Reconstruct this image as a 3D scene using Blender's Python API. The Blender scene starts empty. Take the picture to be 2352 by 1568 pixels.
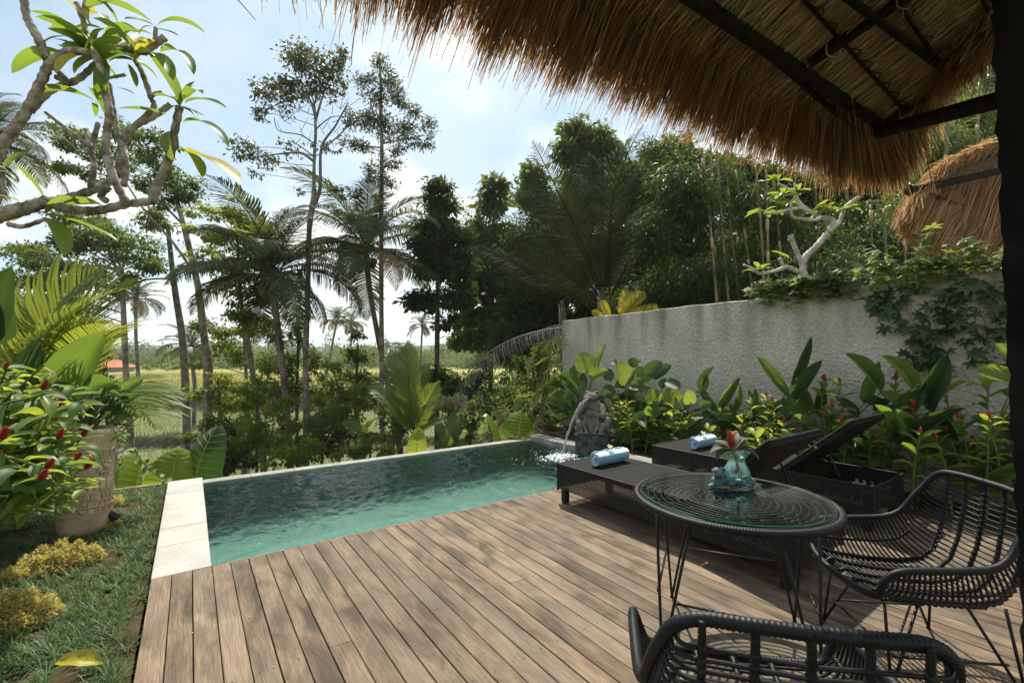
import bpy, bmesh, math, random
import numpy as np
from mathutils import Vector, Matrix, Euler

random.seed(7)
RNG = np.random.default_rng(7)
R = math.radians
S = bpy.context.scene
COL = S.collection

# ------------------------------------------------------------------ camera, sky, sun, exposure
CAM_H = 1.45
YAW, PITCH = R(-35.4), R(1.98)
cam_data = bpy.data.cameras.new('camera')
cam_data.sensor_width = 36.0
cam_data.lens = 36.0 * 1040.0 / 2352.0
cam_data.clip_start = 0.02
cam_data.clip_end = 6000.0
cam = bpy.data.objects.new('camera', cam_data)
COL.objects.link(cam)
cam.location = (0, 0, CAM_H)
cam.rotation_euler = (R(90) + PITCH, 0, YAW)
S.camera = cam

SUN_DIR = Vector((0.30, 0.507, 1.0)).normalized()     # towards the sun
sun_data = bpy.data.lights.new('sun', 'SUN')
sun_data.energy = 4.6
sun_data.angle = R(0.5)
sun_data.color = (1.0, 0.93, 0.80)
sun = bpy.data.objects.new('sun', sun_data)
COL.objects.link(sun)
sun.rotation_euler = SUN_DIR.to_track_quat('Z', 'Y').to_euler()
sun.location = (10, 12, 20)

world = bpy.data.worlds.new('World')
S.world = world
world.use_nodes = True
def build_world():
    nt = world.node_tree; N = nt.nodes; L = nt.links; N.clear()
    out = N.new('ShaderNodeOutputWorld')
    sky = N.new('ShaderNodeTexSky'); sky.sky_type = 'NISHITA'; sky.sun_disc = False
    sky.sun_elevation = math.asin(SUN_DIR.z)
    sky.sun_rotation = math.atan2(SUN_DIR.x, SUN_DIR.y)
    sky.air_density = 1.0; sky.dust_density = 1.2; sky.ozone_density = 1.0
    b1 = N.new('ShaderNodeBackground'); b1.inputs['Strength'].default_value = 0.103
    tint = N.new('ShaderNodeVectorMath'); tint.operation = 'MULTIPLY'; tint.inputs[1].default_value = (0.80, 1.0, 0.97); L.new(sky.outputs[0], tint.inputs[0]); L.new(tint.outputs[0], b1.inputs[0])
    tc = N.new('ShaderNodeTexCoord')
    sp = N.new('ShaderNodeSeparateXYZ'); L.new(tc.outputs['Generated'], sp.inputs[0])
    zz = N.new('ShaderNodeMath'); zz.operation = 'MAXIMUM'; L.new(sp.outputs[2], zz.inputs[0]); zz.inputs[1].default_value = 0.0
    za = N.new('ShaderNodeMath'); za.operation = 'ADD'; L.new(zz.outputs[0], za.inputs[0]); za.inputs[1].default_value = 0.32
    dx = N.new('ShaderNodeMath'); dx.operation = 'DIVIDE'; L.new(sp.outputs[0], dx.inputs[0]); L.new(za.outputs[0], dx.inputs[1])
    dy = N.new('ShaderNodeMath'); dy.operation = 'DIVIDE'; L.new(sp.outputs[1], dy.inputs[0]); L.new(za.outputs[0], dy.inputs[1])
    cb = N.new('ShaderNodeCombineXYZ'); L.new(dx.outputs[0], cb.inputs[0]); L.new(dy.outputs[0], cb.inputs[1])
    cb.inputs[2].default_value = 3.7
    n1 = N.new('ShaderNodeTexNoise'); n1.inputs['Scale'].default_value = 2.1; n1.inputs['Detail'].default_value = 7
    n1.inputs['Roughness'].default_value = 0.52; n1.inputs['Distortion'].default_value = 0.25
    L.new(cb.outputs[0], n1.inputs['Vector'])
    hz = N.new('ShaderNodeMapRange'); hz.inputs[1].default_value = 0.0; hz.inputs[2].default_value = 0.45
    hz.inputs[3].default_value = 0.20; hz.inputs[4].default_value = 0.0
    L.new(zz.outputs[0], hz.inputs[0])
    ad = N.new('ShaderNodeMath'); ad.operation = 'ADD'; L.new(n1.outputs[0], ad.inputs[0]); L.new(hz.outputs[0], ad.inputs[1])
    mr = N.new('ShaderNodeMapRange'); mr.interpolation_type = 'SMOOTHSTEP'
    mr.inputs[1].default_value = 0.47; mr.inputs[2].default_value = 0.66; mr.inputs[3].default_value = 0.32; mr.inputs[4].default_value = 1.0
    L.new(ad.outputs[0], mr.inputs[0])
    n2 = N.new('ShaderNodeTexNoise'); n2.inputs['Scale'].default_value = 3.3; n2.inputs['Detail'].default_value = 5
    L.new(cb.outputs[0], n2.inputs['Vector'])
    cr = N.new('ShaderNodeValToRGB')
    cr.color_ramp.elements[0].position = 0.36; cr.color_ramp.elements[0].color = (0.62, 0.71, 0.76, 1)
    cr.color_ramp.elements[1].position = 0.58; cr.color_ramp.elements[1].color = (1.0, 0.985, 0.965, 1)
    L.new(n2.outputs[0], cr.inputs[0])
    b2 = N.new('ShaderNodeBackground'); b2.inputs['Strength'].default_value = 0.88
    L.new(cr.outputs[0], b2.inputs[0])
    mx = N.new('ShaderNodeMixShader')
    L.new(mr.outputs[0], mx.inputs[0]); L.new(b1.outputs[0], mx.inputs[1]); L.new(b2.outputs[0], mx.inputs[2])
    L.new(mx.outputs[0], out.inputs[0])
build_world()

S.view_settings.view_transform = 'Standard'
S.view_settings.look = 'None'
S.view_settings.exposure = 0.62
S.view_settings.gamma = 1.0
S.view_settings.use_curve_mapping = False
S.render.engine = 'CYCLES'
S.cycles.max_bounces = 10
S.cycles.transparent_max_bounces = 16
S.cycles.diffuse_bounces = 3
S.cycles.glossy_bounces = 3
S.cycles.transmission_bounces = 6
S.cycles.caustics_reflective = False
S.cycles.caustics_refractive = False
S.cycles.use_denoising = True

# ------------------------------------------------------------------ picture point -> place
CAM_M = Matrix.Translation((0, 0, CAM_H)) @ Euler((R(90) + PITCH, 0, YAW)).to_matrix().to_4x4()
CAM_R = CAM_M.to_3x3()
FWD = Vector((math.sin(-YAW), math.cos(-YAW), 0)); RGT = Vector((FWD.y, -FWD.x, 0))
def ray(px, py): return CAM_R @ Vector(((px - 1176) / 1040.0, (784 - py) / 1040.0, -1.0))
def at(px, py, d): return Vector((0, 0, CAM_H)) + ray(px, py) * d
def atz(px, py, z):
    r = ray(px, py); return Vector((0, 0, CAM_H)) + r * ((z - CAM_H) / r.z)
def atx(px, py, x):
    r = ray(px, py); return Vector((0, 0, CAM_H)) + r * (x / r.x)
def aty(px, py, y):
    r = ray(px, py); return Vector((0, 0, CAM_H)) + r * (y / r.y)
def depth_of(p): return (CAM_R.inverted() @ (Vector(p) - Vector((0, 0, CAM_H)))).z * -1

# ------------------------------------------------------------------ mesh helpers
class MB:
    def __init__(s): s.v = []; s.q = []; s.t = []; s.n = 0
    def add(s, V, Q=None, T=None):
        V = np.asarray(V, dtype=np.float32).reshape(-1, 3)
        if Q is not None and len(Q): s.q.append(np.asarray(Q, dtype=np.int32).reshape(-1, 4) + s.n)
        if T is not None and len(T): s.t.append(np.asarray(T, dtype=np.int32).reshape(-1, 3) + s.n)
        s.v.append(V); s.n += len(V)
    def tube(s, P, r, k=6, cap=True):
        P = np.asarray([tuple(p) for p in P], dtype=np.float64); n = len(P)
        r = np.full(n, r) if np.isscalar(r) else np.asarray(r, dtype=np.float64)
        T = np.gradient(P, axis=0); T /= np.maximum(np.linalg.norm(T, axis=1, keepdims=True), 1e-9)
        a = np.array([0, 0, 1.0]) if abs(T[0][2]) < .9 else np.array([1.0, 0, 0])
        U = np.zeros_like(P); u = np.cross(a, T[0]); u /= np.linalg.norm(u)
        for i in range(n):
            u = u - T[i] * np.dot(u, T[i]); u /= max(np.linalg.norm(u), 1e-9); U[i] = u
        W = np.cross(T, U)
        ang = np.arange(k) * 2 * math.pi / k
        V = P[:, None, :] + r[:, None, None] * (np.cos(ang)[None, :, None] * U[:, None, :] + np.sin(ang)[None, :, None] * W[:, None, :])
        i = np.arange(n - 1)[:, None] * k; j = np.arange(k)[None, :]; j2 = (j + 1) % k
        Q = np.stack([i + j, i + j2, i + k + j2, i + k + j], -1).reshape(-1, 4)
        V = V.reshape(-1, 3); Tr = None
        if cap:
            V = np.vstack([V, P[0], P[-1]]); c0, c1 = n * k, n * k + 1
            Tr = [(c0, (a_ + 1) % k, a_) for a_ in range(k)] + [(c1, (n - 1) * k + a_, (n - 1) * k + (a_ + 1) % k) for a_ in range(k)]
        s.add(V, Q, Tr)
    def box(s, lo, hi, M=None):
        (a, b, c), (d, e, f) = lo, hi
        V = np.array([(a,b,c),(d,b,c),(d,e,c),(a,e,c),(a,b,f),(d,b,f),(d,e,f),(a,e,f)], dtype=np.float64)
        if M is not None: V = np.array([tuple(M @ Vector(p)) for p in V])
        s.add(V, [(0,3,2,1),(4,5,6,7),(0,1,5,4),(1,2,6,5),(2,3,7,6),(3,0,4,7)])
    def beam(s, p, q, w, h, up=(0, 0, 1)):
        p = Vector(p); q = Vector(q); y = (q - p); L = y.length; y.normalize()
        x = y.cross(Vector(up)).normalized(); z = x.cross(y)
        M = Matrix((x, y, z)).transposed().to_4x4(); M.translation = p
        s.box((-w/2, 0, -h/2), (w/2, L, h/2), M)
    def lathe(s, prof, k=24, c=(0, 0, 0), cap=True):
        n = len(prof); ang = np.arange(k) * 2 * math.pi / k
        V = np.array([[(c[0] + r*math.cos(a), c[1] + r*math.sin(a), c[2] + z) for a in ang] for r, z in prof]).reshape(-1, 3)
        i = np.arange(n - 1)[:, None] * k; j = np.arange(k)[None, :]; j2 = (j + 1) % k
        s.add(V, np.stack([i + j, i + j2, i + k + j2, i + k + j], -1).reshape(-1, 4))
    def sphere(s, c, r, k=8, m=6):
        r = (r, r, r) if np.isscalar(r) else r
        V = [(c[0] + r[0]*math.sin(math.pi*i/m)*math.cos(2*math.pi*j/k), c[1] + r[1]*math.sin(math.pi*i/m)*math.sin(2*math.pi*j/k), c[2] + r[2]*math.cos(math.pi*i/m)) for i in range(m+1) for j in range(k)]
        Q = [(i*k+j, (i+1)*k+j, (i+1)*k+(j+1)%k, i*k+(j+1)%k) for i in range(m) for j in range(k)]
        s.add(V, Q)
    def mesh(s, name, mat=None, smooth=True):
        me = bpy.data.meshes.new(name)
        V = np.concatenate(s.v) if s.v else np.zeros((0, 3), np.float32)
        Q = np.concatenate(s.q) if s.q else np.zeros((0, 4), np.int32)
        T = np.concatenate(s.t) if s.t else np.zeros((0, 3), np.int32)
        me.vertices.add(len(V)); me.vertices.foreach_set('co', V.astype(np.float32).ravel())
        me.loops.add(Q.size + T.size); me.loops.foreach_set('vertex_index', np.concatenate([Q.ravel(), T.ravel()]).astype(np.int32))
        me.polygons.add(len(Q) + len(T))
        st = np.concatenate([np.arange(len(Q)) * 4, Q.size + np.arange(len(T)) * 3]).astype(np.int32)
        me.polygons.foreach_set('loop_start', st)
        me.polygons.foreach_set('use_smooth', np.full(len(Q) + len(T), smooth, dtype=bool))
        me.update(calc_edges=True)
        if mat: me.materials.append(mat)
        return me

def link(name, me, parent=None, kind=None, M=None):
    """M or vertex coordinates are world coordinates; a parent keeps them where they are."""
    o = bpy.data.objects.new(name, me); COL.objects.link(o)
    if M is not None: o.matrix_basis = M
    if parent is not None:
        o.parent = parent
        o.matrix_parent_inverse = WORLD_OF[parent.name].inverted()
        WORLD_OF[o.name] = (M if M is not None else Matrix())
    else:
        WORLD_OF[o.name] = (M if M is not None else Matrix())
    if kind: o['kind'] = kind
    return o
WORLD_OF = {}
def tag(o, label=None, cat=None, group=None, kind=None):
    if label: o['label'] = label
    if cat: o['category'] = cat
    if group: o['group'] = group
    if kind: o['kind'] = kind
    return o
def thing(name, label, cat, loc=(0, 0, 0), group=None, M=None):
    M = M if M is not None else Matrix.Translation(Vector(loc))
    o = bpy.data.objects.new(name, None); COL.objects.link(o)
    o.matrix_basis = M; o.empty_display_size = 0.1
    WORLD_OF[o.name] = M.copy()
    return tag(o, label, cat, group)
def copy_thing(src, M, label=None, group=None):
    """copy of a thing with copies of its parts and their sub-parts"""
    c = src.copy(); COL.objects.link(c); c.matrix_basis = M; WORLD_OF[c.name] = M.copy()
    if label: c['label'] = label
    if group: c['group'] = group
    for ch in src.children:
        d = ch.copy(); COL.objects.link(d); d.parent = c
        for g in ch.children:
            e = g.copy(); COL.objects.link(e); e.parent = d
    return c
def part(name, mb, mat, parent, kind=None, smooth=True, M=None):
    return link(name, mb.mesh(name, mat, smooth), parent, kind, M)
def frame_matrix(base, direction, up, s=(1, 1, 1)):
    y = Vector(direction).normalized(); x = y.cross(Vector(up))
    if x.length < 1e-5: x = y.cross(Vector((1, 0.1, 0)))
    x.normalize(); z = x.cross(y)
    M = Matrix((x * s[0], y * s[1], z * s[2])).transposed().to_4x4(); M.translation = Vector(base)
    return M
def catmull(P, n=8, closed=False):
    P = [Vector(p) for p in P]; out = []; m = len(P)
    for i in range(m if closed else m - 1):
        if closed: a, b, c, d = P[(i-1) % m], P[i], P[(i+1) % m], P[(i+2) % m]
        else: a, b, c, d = P[max(i-1, 0)], P[i], P[i+1], P[min(i+2, m-1)]
        for k in range(n):
            t = k / n
            out.append(0.5*((2*b) + (c-a)*t + (2*a-5*b+4*c-d)*t*t + (3*b-a-3*c+d)*t**3))
    if not closed: out.append(P[-1])
    return out
def resample(P, step):
    P = np.array([tuple(p) for p in P]); d = np.r_[0, np.cumsum(np.linalg.norm(np.diff(P, axis=0), axis=1))]
    n = max(2, int(d[-1] / step)); t = np.linspace(0, d[-1], n)
    return np.stack([np.interp(t, d, P[:, i]) for i in range(3)], 1)
def smooth01(a, b, x):
    t = np.clip((x - a) / (b - a), 0, 1); return t * t * (3 - 2 * t)

# ------------------------------------------------------------------ materials
def nmat(name):
    m = bpy.data.materials.new(name); m.use_nodes = True
    nt = m.node_tree; nt.nodes.clear()
    out = nt.nodes.new('ShaderNodeOutputMaterial')
    return m, nt, nt.nodes, nt.links, out
def rgb(c): return (c[0], c[1], c[2], 1.0)
def setp(p, **kw):
    for k, v in kw.items(): p.inputs[k.replace('_', ' ')].default_value = v
def noise_col(N, L, c1, c2, scale, detail=5, lo=0.35, hi=0.65, coord='Object', stretch=None, rough=0.55, dist=0.0, seed_obj=False):
    tc = N.new('ShaderNodeTexCoord'); vec = tc.outputs[coord]
    if seed_obj:
        oi = N.new('ShaderNodeObjectInfo'); ml = N.new('ShaderNodeVectorMath'); ml.operation = 'MULTIPLY_ADD'
        L.new(oi.outputs['Random'], ml.inputs[0]); ml.inputs[1].default_value = (37.0, 91.0, 53.0); L.new(vec, ml.inputs[2]); vec = ml.outputs[0]
    if stretch:
        mp = N.new('ShaderNodeMapping'); mp.inputs['Scale'].default_value = stretch; L.new(vec, mp.inputs[0]); vec = mp.outputs[0]
    n = N.new('ShaderNodeTexNoise'); n.inputs['Scale'].default_value = scale; n.inputs['Detail'].default_value = detail
    n.inputs['Roughness'].default_value = rough; n.inputs['Distortion'].default_value = dist
    L.new(vec, n.inputs['Vector'])
    r = N.new('ShaderNodeValToRGB'); r.color_ramp.elements[0].position = lo; r.color_ramp.elements[1].position = hi
    r.color_ramp.elements[0].color = rgb(c1); r.color_ramp.elements[1].color = rgb(c2)
    L.new(n.outputs[0], r.inputs[0])
    return r.outputs[0], n, vec
def mixc(N, L, a, b, f, mode='MIX'):
    m = N.new('ShaderNodeMix'); m.data_type = 'RGBA'; m.blend_type = mode
    for sck, v in ((m.inputs[0], f), (m.inputs[6], a), (m.inputs[7], b)):
        if hasattr(v, 'is_output'): L.new(v, sck)
        elif isinstance(v, (int, float)): sck.default_value = v
        else: sck.default_value = rgb(v)
    return m.outputs[2]
def bump(N, L, h, strength, dist=0.01, normal=None):
    b = N.new('ShaderNodeBump'); b.inputs['Strength'].default_value = strength; b.inputs['Distance'].default_value = dist
    L.new(h, b.inputs['Height'])
    if normal is not None: L.new(normal, b.inputs['Normal'])
    return b.outputs[0]

def mat_plain(name, c1, c2=None, rough=0.6, scale=8, bmp=0.0, metal=0.0, spec=0.5, stretch=None, bscale=None, detail=5, lo=.35, hi=.65, dist=0.01):
    m, nt, N, L, out = nmat(name)
    p = N.new('ShaderNodeBsdfPrincipled'); setp(p, Roughness=rough, Metallic=metal); p.inputs['Specular IOR Level'].default_value = spec
    c, n, vec = noise_col(N, L, c1, c2 or c1, scale, detail, lo, hi, stretch=stretch)
    L.new(c, p.inputs['Base Color'])
    if bmp:
        b = N.new('ShaderNodeTexNoise'); b.inputs['Scale'].default_value = bscale or scale * 3; b.inputs['Detail'].default_value = 6
        L.new(vec, b.inputs['Vector'])
        L.new(bump(N, L, b.outputs[0], bmp, dist), p.inputs['Normal'])
    L.new(p.outputs[0], out.inputs[0]); return m

def mat_leaf(name, c1, c2, tr=None, trans=0.38, rough=0.42, island=True, odd=None, odd_at=0.93, spec=0.4, vein=None):
    """leaf: a glossy top with light passing through; colour differs leaf by leaf"""
    m, nt, N, L, out = nmat(name)
    if island: rnd = N.new('ShaderNodeNewGeometry').outputs['Random Per Island']
    else: rnd = N.new('ShaderNodeObjectInfo').outputs['Random']
    r = N.new('ShaderNodeValToRGB'); e = r.color_ramp.elements
    e[0].position = 0.0; e[0].color = rgb(c1); e[1].position = odd_at - 0.01 if odd else 1.0; e[1].color = rgb(c2)
    if odd:
        x = e.new(odd_at); x.color = rgb(odd)
    L.new(rnd, r.inputs[0]); col = r.outputs[0]
    if vein:
        tc = N.new('ShaderNodeTexCoord'); sp = N.new('ShaderNodeSeparateXYZ'); L.new(tc.outputs['Generated'], sp.inputs[0])
        a = N.new('ShaderNodeMath'); a.operation = 'SUBTRACT'; L.new(sp.outputs[0], a.inputs[0]); a.inputs[1].default_value = 0.5
        ab = N.new('ShaderNodeMath'); ab.operation = 'ABSOLUTE'; L.new(a.outputs[0], ab.inputs[0])
        yy = N.new('ShaderNodeMath'); yy.operation = 'MULTIPLY_ADD'; L.new(ab.outputs[0], yy.inputs[0]); yy.inputs[1].default_value = -vein[1]; L.new(sp.outputs[1], yy.inputs[2])
        w = N.new('ShaderNodeMath'); w.operation = 'MULTIPLY'; L.new(yy.outputs[0], w.inputs[0]); w.inputs[1].default_value = vein[0] * 6.283
        sn = N.new('ShaderNodeMath'); sn.operation = 'SINE'; L.new(w.outputs[0], sn.inputs[0])
        ms = N.new('ShaderNodeMapRange'); ms.inputs[1].default_value = 0.9; ms.inputs[2].default_value = 1.0; L.new(sn.outputs[0], ms.inputs[0])
        mid = N.new('ShaderNodeMapRange'); mid.inputs[1].default_value = 0.028; mid.inputs[2].default_value = 0.012; L.new(ab.outputs[0], mid.inputs[0])
        mm = N.new('ShaderNodeMath'); mm.operation = 'MAXIMUM'; L.new(ms.outputs[0], mm.inputs[0]); L.new(mid.outputs[0], mm.inputs[1])
        ml = N.new('ShaderNodeMath'); ml.operation = 'MULTIPLY'; L.new(mm.outputs[0], ml.inputs[0]); ml.inputs[1].default_value = vein[2]
        col = mixc(N, L, col, vein[3], ml.outputs[0])
    tc2 = N.new('ShaderNodeTexCoord'); ns = N.new('ShaderNodeTexNoise'); ns.inputs['Scale'].default_value = 9.0; ns.inputs['Detail'].default_value = 3
    L.new(tc2.outputs['Object'], ns.inputs['Vector'])
    sc = N.new('ShaderNodeMapRange'); sc.inputs[3].default_value = 0.72; sc.inputs[4].default_value = 1.25; L.new(ns.outputs[0], sc.inputs[0])
    vm = N.new('ShaderNodeVectorMath'); vm.operation = 'SCALE'; L.new(col, vm.inputs[0]); L.new(sc.outputs[0], vm.inputs['Scale'])
    p = N.new('ShaderNodeBsdfPrincipled'); setp(p, Roughness=rough); p.inputs['Specular IOR Level'].default_value = spec
    L.new(vm.outputs[0], p.inputs['Base Color'])
    t = N.new('ShaderNodeBsdfTranslucent')
    tr = tr or (c2[0]*2.6, c2[1]*2.2, c2[2]*1.1)
    tcol = mixc(N, L, vm.outputs[0], tr, 0.6)
    L.new(tcol, t.inputs[0])
    mx = N.new('ShaderNodeMixShader'); mx.inputs[0].default_value = trans
    L.new(p.outputs[0], mx.inputs[1]); L.new(t.outputs[0], mx.inputs[2]); L.new(mx.outputs[0], out.inputs[0])
    return m

def mat_straw(name, c1, c2, trc, trans=0.35):
    m, nt, N, L, out = nmat(name)
    rnd = N.new('ShaderNodeNewGeometry').outputs['Random Per Island']
    r = N.new('ShaderNodeValToRGB'); e = r.color_ramp.elements
    e[0].color = rgb(c1); e[1].color = rgb(c2); e[1].position = 0.95
    x = e.new(0.5); x.color = rgb([(a*.6 + b*.4) for a, b in zip(c1, c2)])
    L.new(rnd, r.inputs[0])
    p = N.new('ShaderNodeBsdfPrincipled'); setp(p, Roughness=0.6); p.inputs['Specular IOR Level'].default_value = 0.25
    L.new(r.outputs[0], p.inputs['Base Color'])
    t = N.new('ShaderNodeBsdfTranslucent'); tcol = mixc(N, L, r.outputs[0], trc, 0.65); L.new(tcol, t.inputs[0])
    mx = N.new('ShaderNodeMixShader'); mx.inputs[0].default_value = trans
    L.new(p.outputs[0], mx.inputs[1]); L.new(t.outputs[0], mx.inputs[2]); L.new(mx.outputs[0], out.inputs[0])
    return m

def mat_bark(name, c1, c2, scale=6, ring=0.0, bmp=0.5):
    m, nt, N, L, out = nmat(name)
    p = N.new('ShaderNodeBsdfPrincipled'); setp(p, Roughness=0.85); p.inputs['Specular IOR Level'].default_value = 0.2
    c, n, vec = noise_col(N, L, c1, c2, scale, 6, .38, .62)
    if ring:
        w = N.new('ShaderNodeTexWave'); w.bands_direction = 'Z'; w.inputs['Scale'].default_value = ring; w.inputs['Distortion'].default_value = 2.0
        w.inputs['Detail'].default_value = 2; L.new(vec, w.inputs['Vector'])
        rr = N.new('ShaderNodeMapRange'); rr.inputs[3].default_value = 0.55; rr.inputs[4].default_value = 1.1; L.new(w.outputs[1], rr.inputs[0])
        v = N.new('ShaderNodeVectorMath'); v.operation = 'SCALE'; L.new(c, v.inputs[0]); L.new(rr.outputs[0], v.inputs['Scale']); c = v.outputs[0]
    L.new(c, p.inputs['Base Color'])
    b = N.new('ShaderNodeTexNoise'); b.inputs['Scale'].default_value = scale * 5; b.inputs['Detail'].default_value = 6; L.new(vec, b.inputs['Vector'])
    L.new(bump(N, L, b.outputs[0], bmp, 0.02), p.inputs['Normal'])
    L.new(p.outputs[0], out.inputs[0]); return m
# ================================================================== the large structure
DECK_X0, DECK_X1, DECK_Y0, DECK_Y1 = -0.18, 5.45, -1.2, 3.815
POOL_X0, POOL_X1, POOL_Y0, POOL_Y1 = 0.15, 5.02, 3.84, 6.50
WATER_Z = -0.045

# ---- terrain: one sheet in rings round the viewpoint, out to the hills
def terrain_z(x, y):
    x = np.asarray(x, float); y = np.asarray(y, float)
    s = x*FWD.x + y*FWD.y; l = x*RGT.x + y*RGT.y
    wob = 0.8*np.sin(l*0.23 + 0.7) + 0.5*np.sin(l*0.61 + s*0.1)
    z = -2.0 - 1.0*smooth01(8.5, 13, s) - 0.9*smooth01(14, 19, s)
    z = z + 0.38*smooth01(27.0, 27.5, s + wob*0.5)
    z = z + 1.95*smooth01(40.6, 42.6, s + wob*0.8)
    z = z + 0.14*np.exp(-((s + wob*0.5 - 27.6)/0.35)**2) + 0.2*np.exp(-((s + wob*.8 - 43.2)/0.7)**2)
    z = z + 0.25*smooth01(62, 63, s + wob*2)
    rr = np.hypot(x, y)
    z = z + 10*smooth01(240, 520, rr)*(1 + .5*np.sin(l*.011 + 1)) + 26*smooth01(500, 1100, rr)*(0.6 + 0.4*np.sin(l*0.006 + 2.2))
    ratio = l/np.maximum(s, 1.0)
    w = smooth01(0.10, 0.30, ratio)*smooth01(6.8, 8.2, s)*(1 - smooth01(70, 120, rr))
    z = z*(1 - w) + (-0.35)*w
    behind = smooth01(5, 6.5, x)*smooth01(-30, -20, y)*(1 - smooth01(70, 120, rr))*smooth01(-0.1, 0.1, ratio)
    z = z*(1 - behind) + np.maximum(z, -0.3)*behind
    back = 1 - smooth01(-2, 4, s)
    z = z*(1 - back) + (-1.2)*back
    return z
def tz(x, y): return float(terrain_z(x, y))

def build_terrain():
    rad = np.concatenate([np.geomspace(2.0, 14, 60), np.linspace(14.2, 64, 230), np.geomspace(65, 1500, 80)])
    front = np.linspace(-80, 80, 300); rest = np.linspace(84, 276, 40)
    ang = np.radians(np.concatenate([front, rest])) - YAW
    A, Rr = np.meshgrid(ang, rad)
    X = Rr*np.sin(A); Y = Rr*np.cos(A); Z = terrain_z(X, Y)
    Z = Z + 0.03*np.sin(X*5.1)*np.sin(Y*4.3)
    n, k = X.shape
    V = np.stack([X, Y, Z], -1).reshape(-1, 3)
    i = np.arange(n-1)[:, None]*k; j = np.arange(k)[None, :]; j2 = (j+1) % k
    Q = np.stack([i+j, i+k+j, i+k+j2, i+j2], -1).reshape(-1, 4)
    mb = MB(); mb.add(V, Q)
    m, nt, N, L, out = nmat('terrain_fields')
    p = N.new('ShaderNodeBsdfPrincipled'); setp(p, Roughness=0.9); p.inputs['Specular IOR Level'].default_value = 0.2
    g = N.new('ShaderNodeNewGeometry'); sp = N.new('ShaderNodeSeparateXYZ'); L.new(g.outputs['Position'], sp.inputs[0])
    def noise(scale, det=5, stretch=None):
        n_ = N.new('ShaderNodeTexNoise'); n_.inputs['Scale'].default_value = scale; n_.inputs['Detail'].default_value = det
        v = g.outputs['Position']
        if stretch:
            mp = N.new('ShaderNodeMapping'); mp.inputs['Rotation'].default_value = (0, 0, -YAW); mp.inputs['Scale'].default_value = stretch; L.new(v, mp.inputs[0]); v = mp.outputs[0]
        L.new(v, n_.inputs['Vector']); return n_.outputs[0]
    def ramp(f, lo, hi, a, b):
        r = N.new('ShaderNodeValToRGB'); r.color_ramp.elements[0].position = lo; r.color_ramp.elements[1].position = hi
        r.color_ramp.elements[0].color = rgb(a); r.color_ramp.elements[1].color = rgb(b); L.new(f, r.inputs[0]); return r.outputs[0]
    def mrange(v, a, b):
        r = N.new('ShaderNodeMapRange'); r.inputs[1].default_value = a; r.inputs[2].default_value = b; L.new(v, r.inputs[0]); return r.outputs[0]
    grass = ramp(noise(1.7, 8), .35, .65, (0.055, 0.085, 0.020), (0.16, 0.19, 0.045))
    mud = ramp(noise(2.5, 6), .4, .62, (0.13, 0.12, 0.075), (0.24, 0.225, 0.16))
    dry = ramp(noise(0.28, 8, (0.3, 1.6, 1)), .36, .62, (0.19, 0.215, 0.05), (0.34, 0.315, 0.10))
    far = ramp(noise(0.02, 8), .40, .58, (0.035, 0.06, 0.022), (0.08, 0.12, 0.04))
    earth = ramp(noise(3.0, 8), .4, .6, (0.045, 0.033, 0.022), (0.10, 0.075, 0.045))
    # mud in the low paddies, dry stubble on the upper field, trees' green far off
    ln = N.new('ShaderNodeVectorMath'); ln.operation = 'LENGTH'; L.new(g.outputs['Position'], ln.inputs[0])
    dist = ln.outputs['Value']
    c = mixc(N, L, grass, mud, mrange(sp.outputs[2], -3.40, -3.47))
    up = N.new('ShaderNodeMath'); up.operation = 'MULTIPLY'; L.new(mrange(dist, 44.5, 48.5), up.inputs[0]); L.new(mrange(sp.outputs[2], -1.9, -1.7), up.inputs[1])
    c = mixc(N, L, c, dry, up.outputs[0])
    c = mixc(N, L, c, far, mrange(dist, 120, 190))
    sl = N.new('ShaderNodeSeparateXYZ'); L.new(g.outputs['True Normal'], sl.inputs[0])
    steep = mrange(sl.outputs[2], 0.88, 0.72)
    lowbank = N.new('ShaderNodeMath'); lowbank.operation = 'MULTIPLY'; L.new(steep, lowbank.inputs[0]); L.new(mrange(sp.outputs[2], -2.05, -2.45), lowbank.inputs[1])
    c = mixc(N, L, c, earth, lowbank.outputs[0])
    L.new(c, p.inputs['Base Color'])
    L.new(bump(N, L, noise(6, 8), 0.8, 0.15), p.inputs['Normal'])
    L.new(p.outputs[0], out.inputs[0])
    o = link('terrain', mb.mesh('terrain', m), None, 'structure')
build_terrain()

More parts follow.
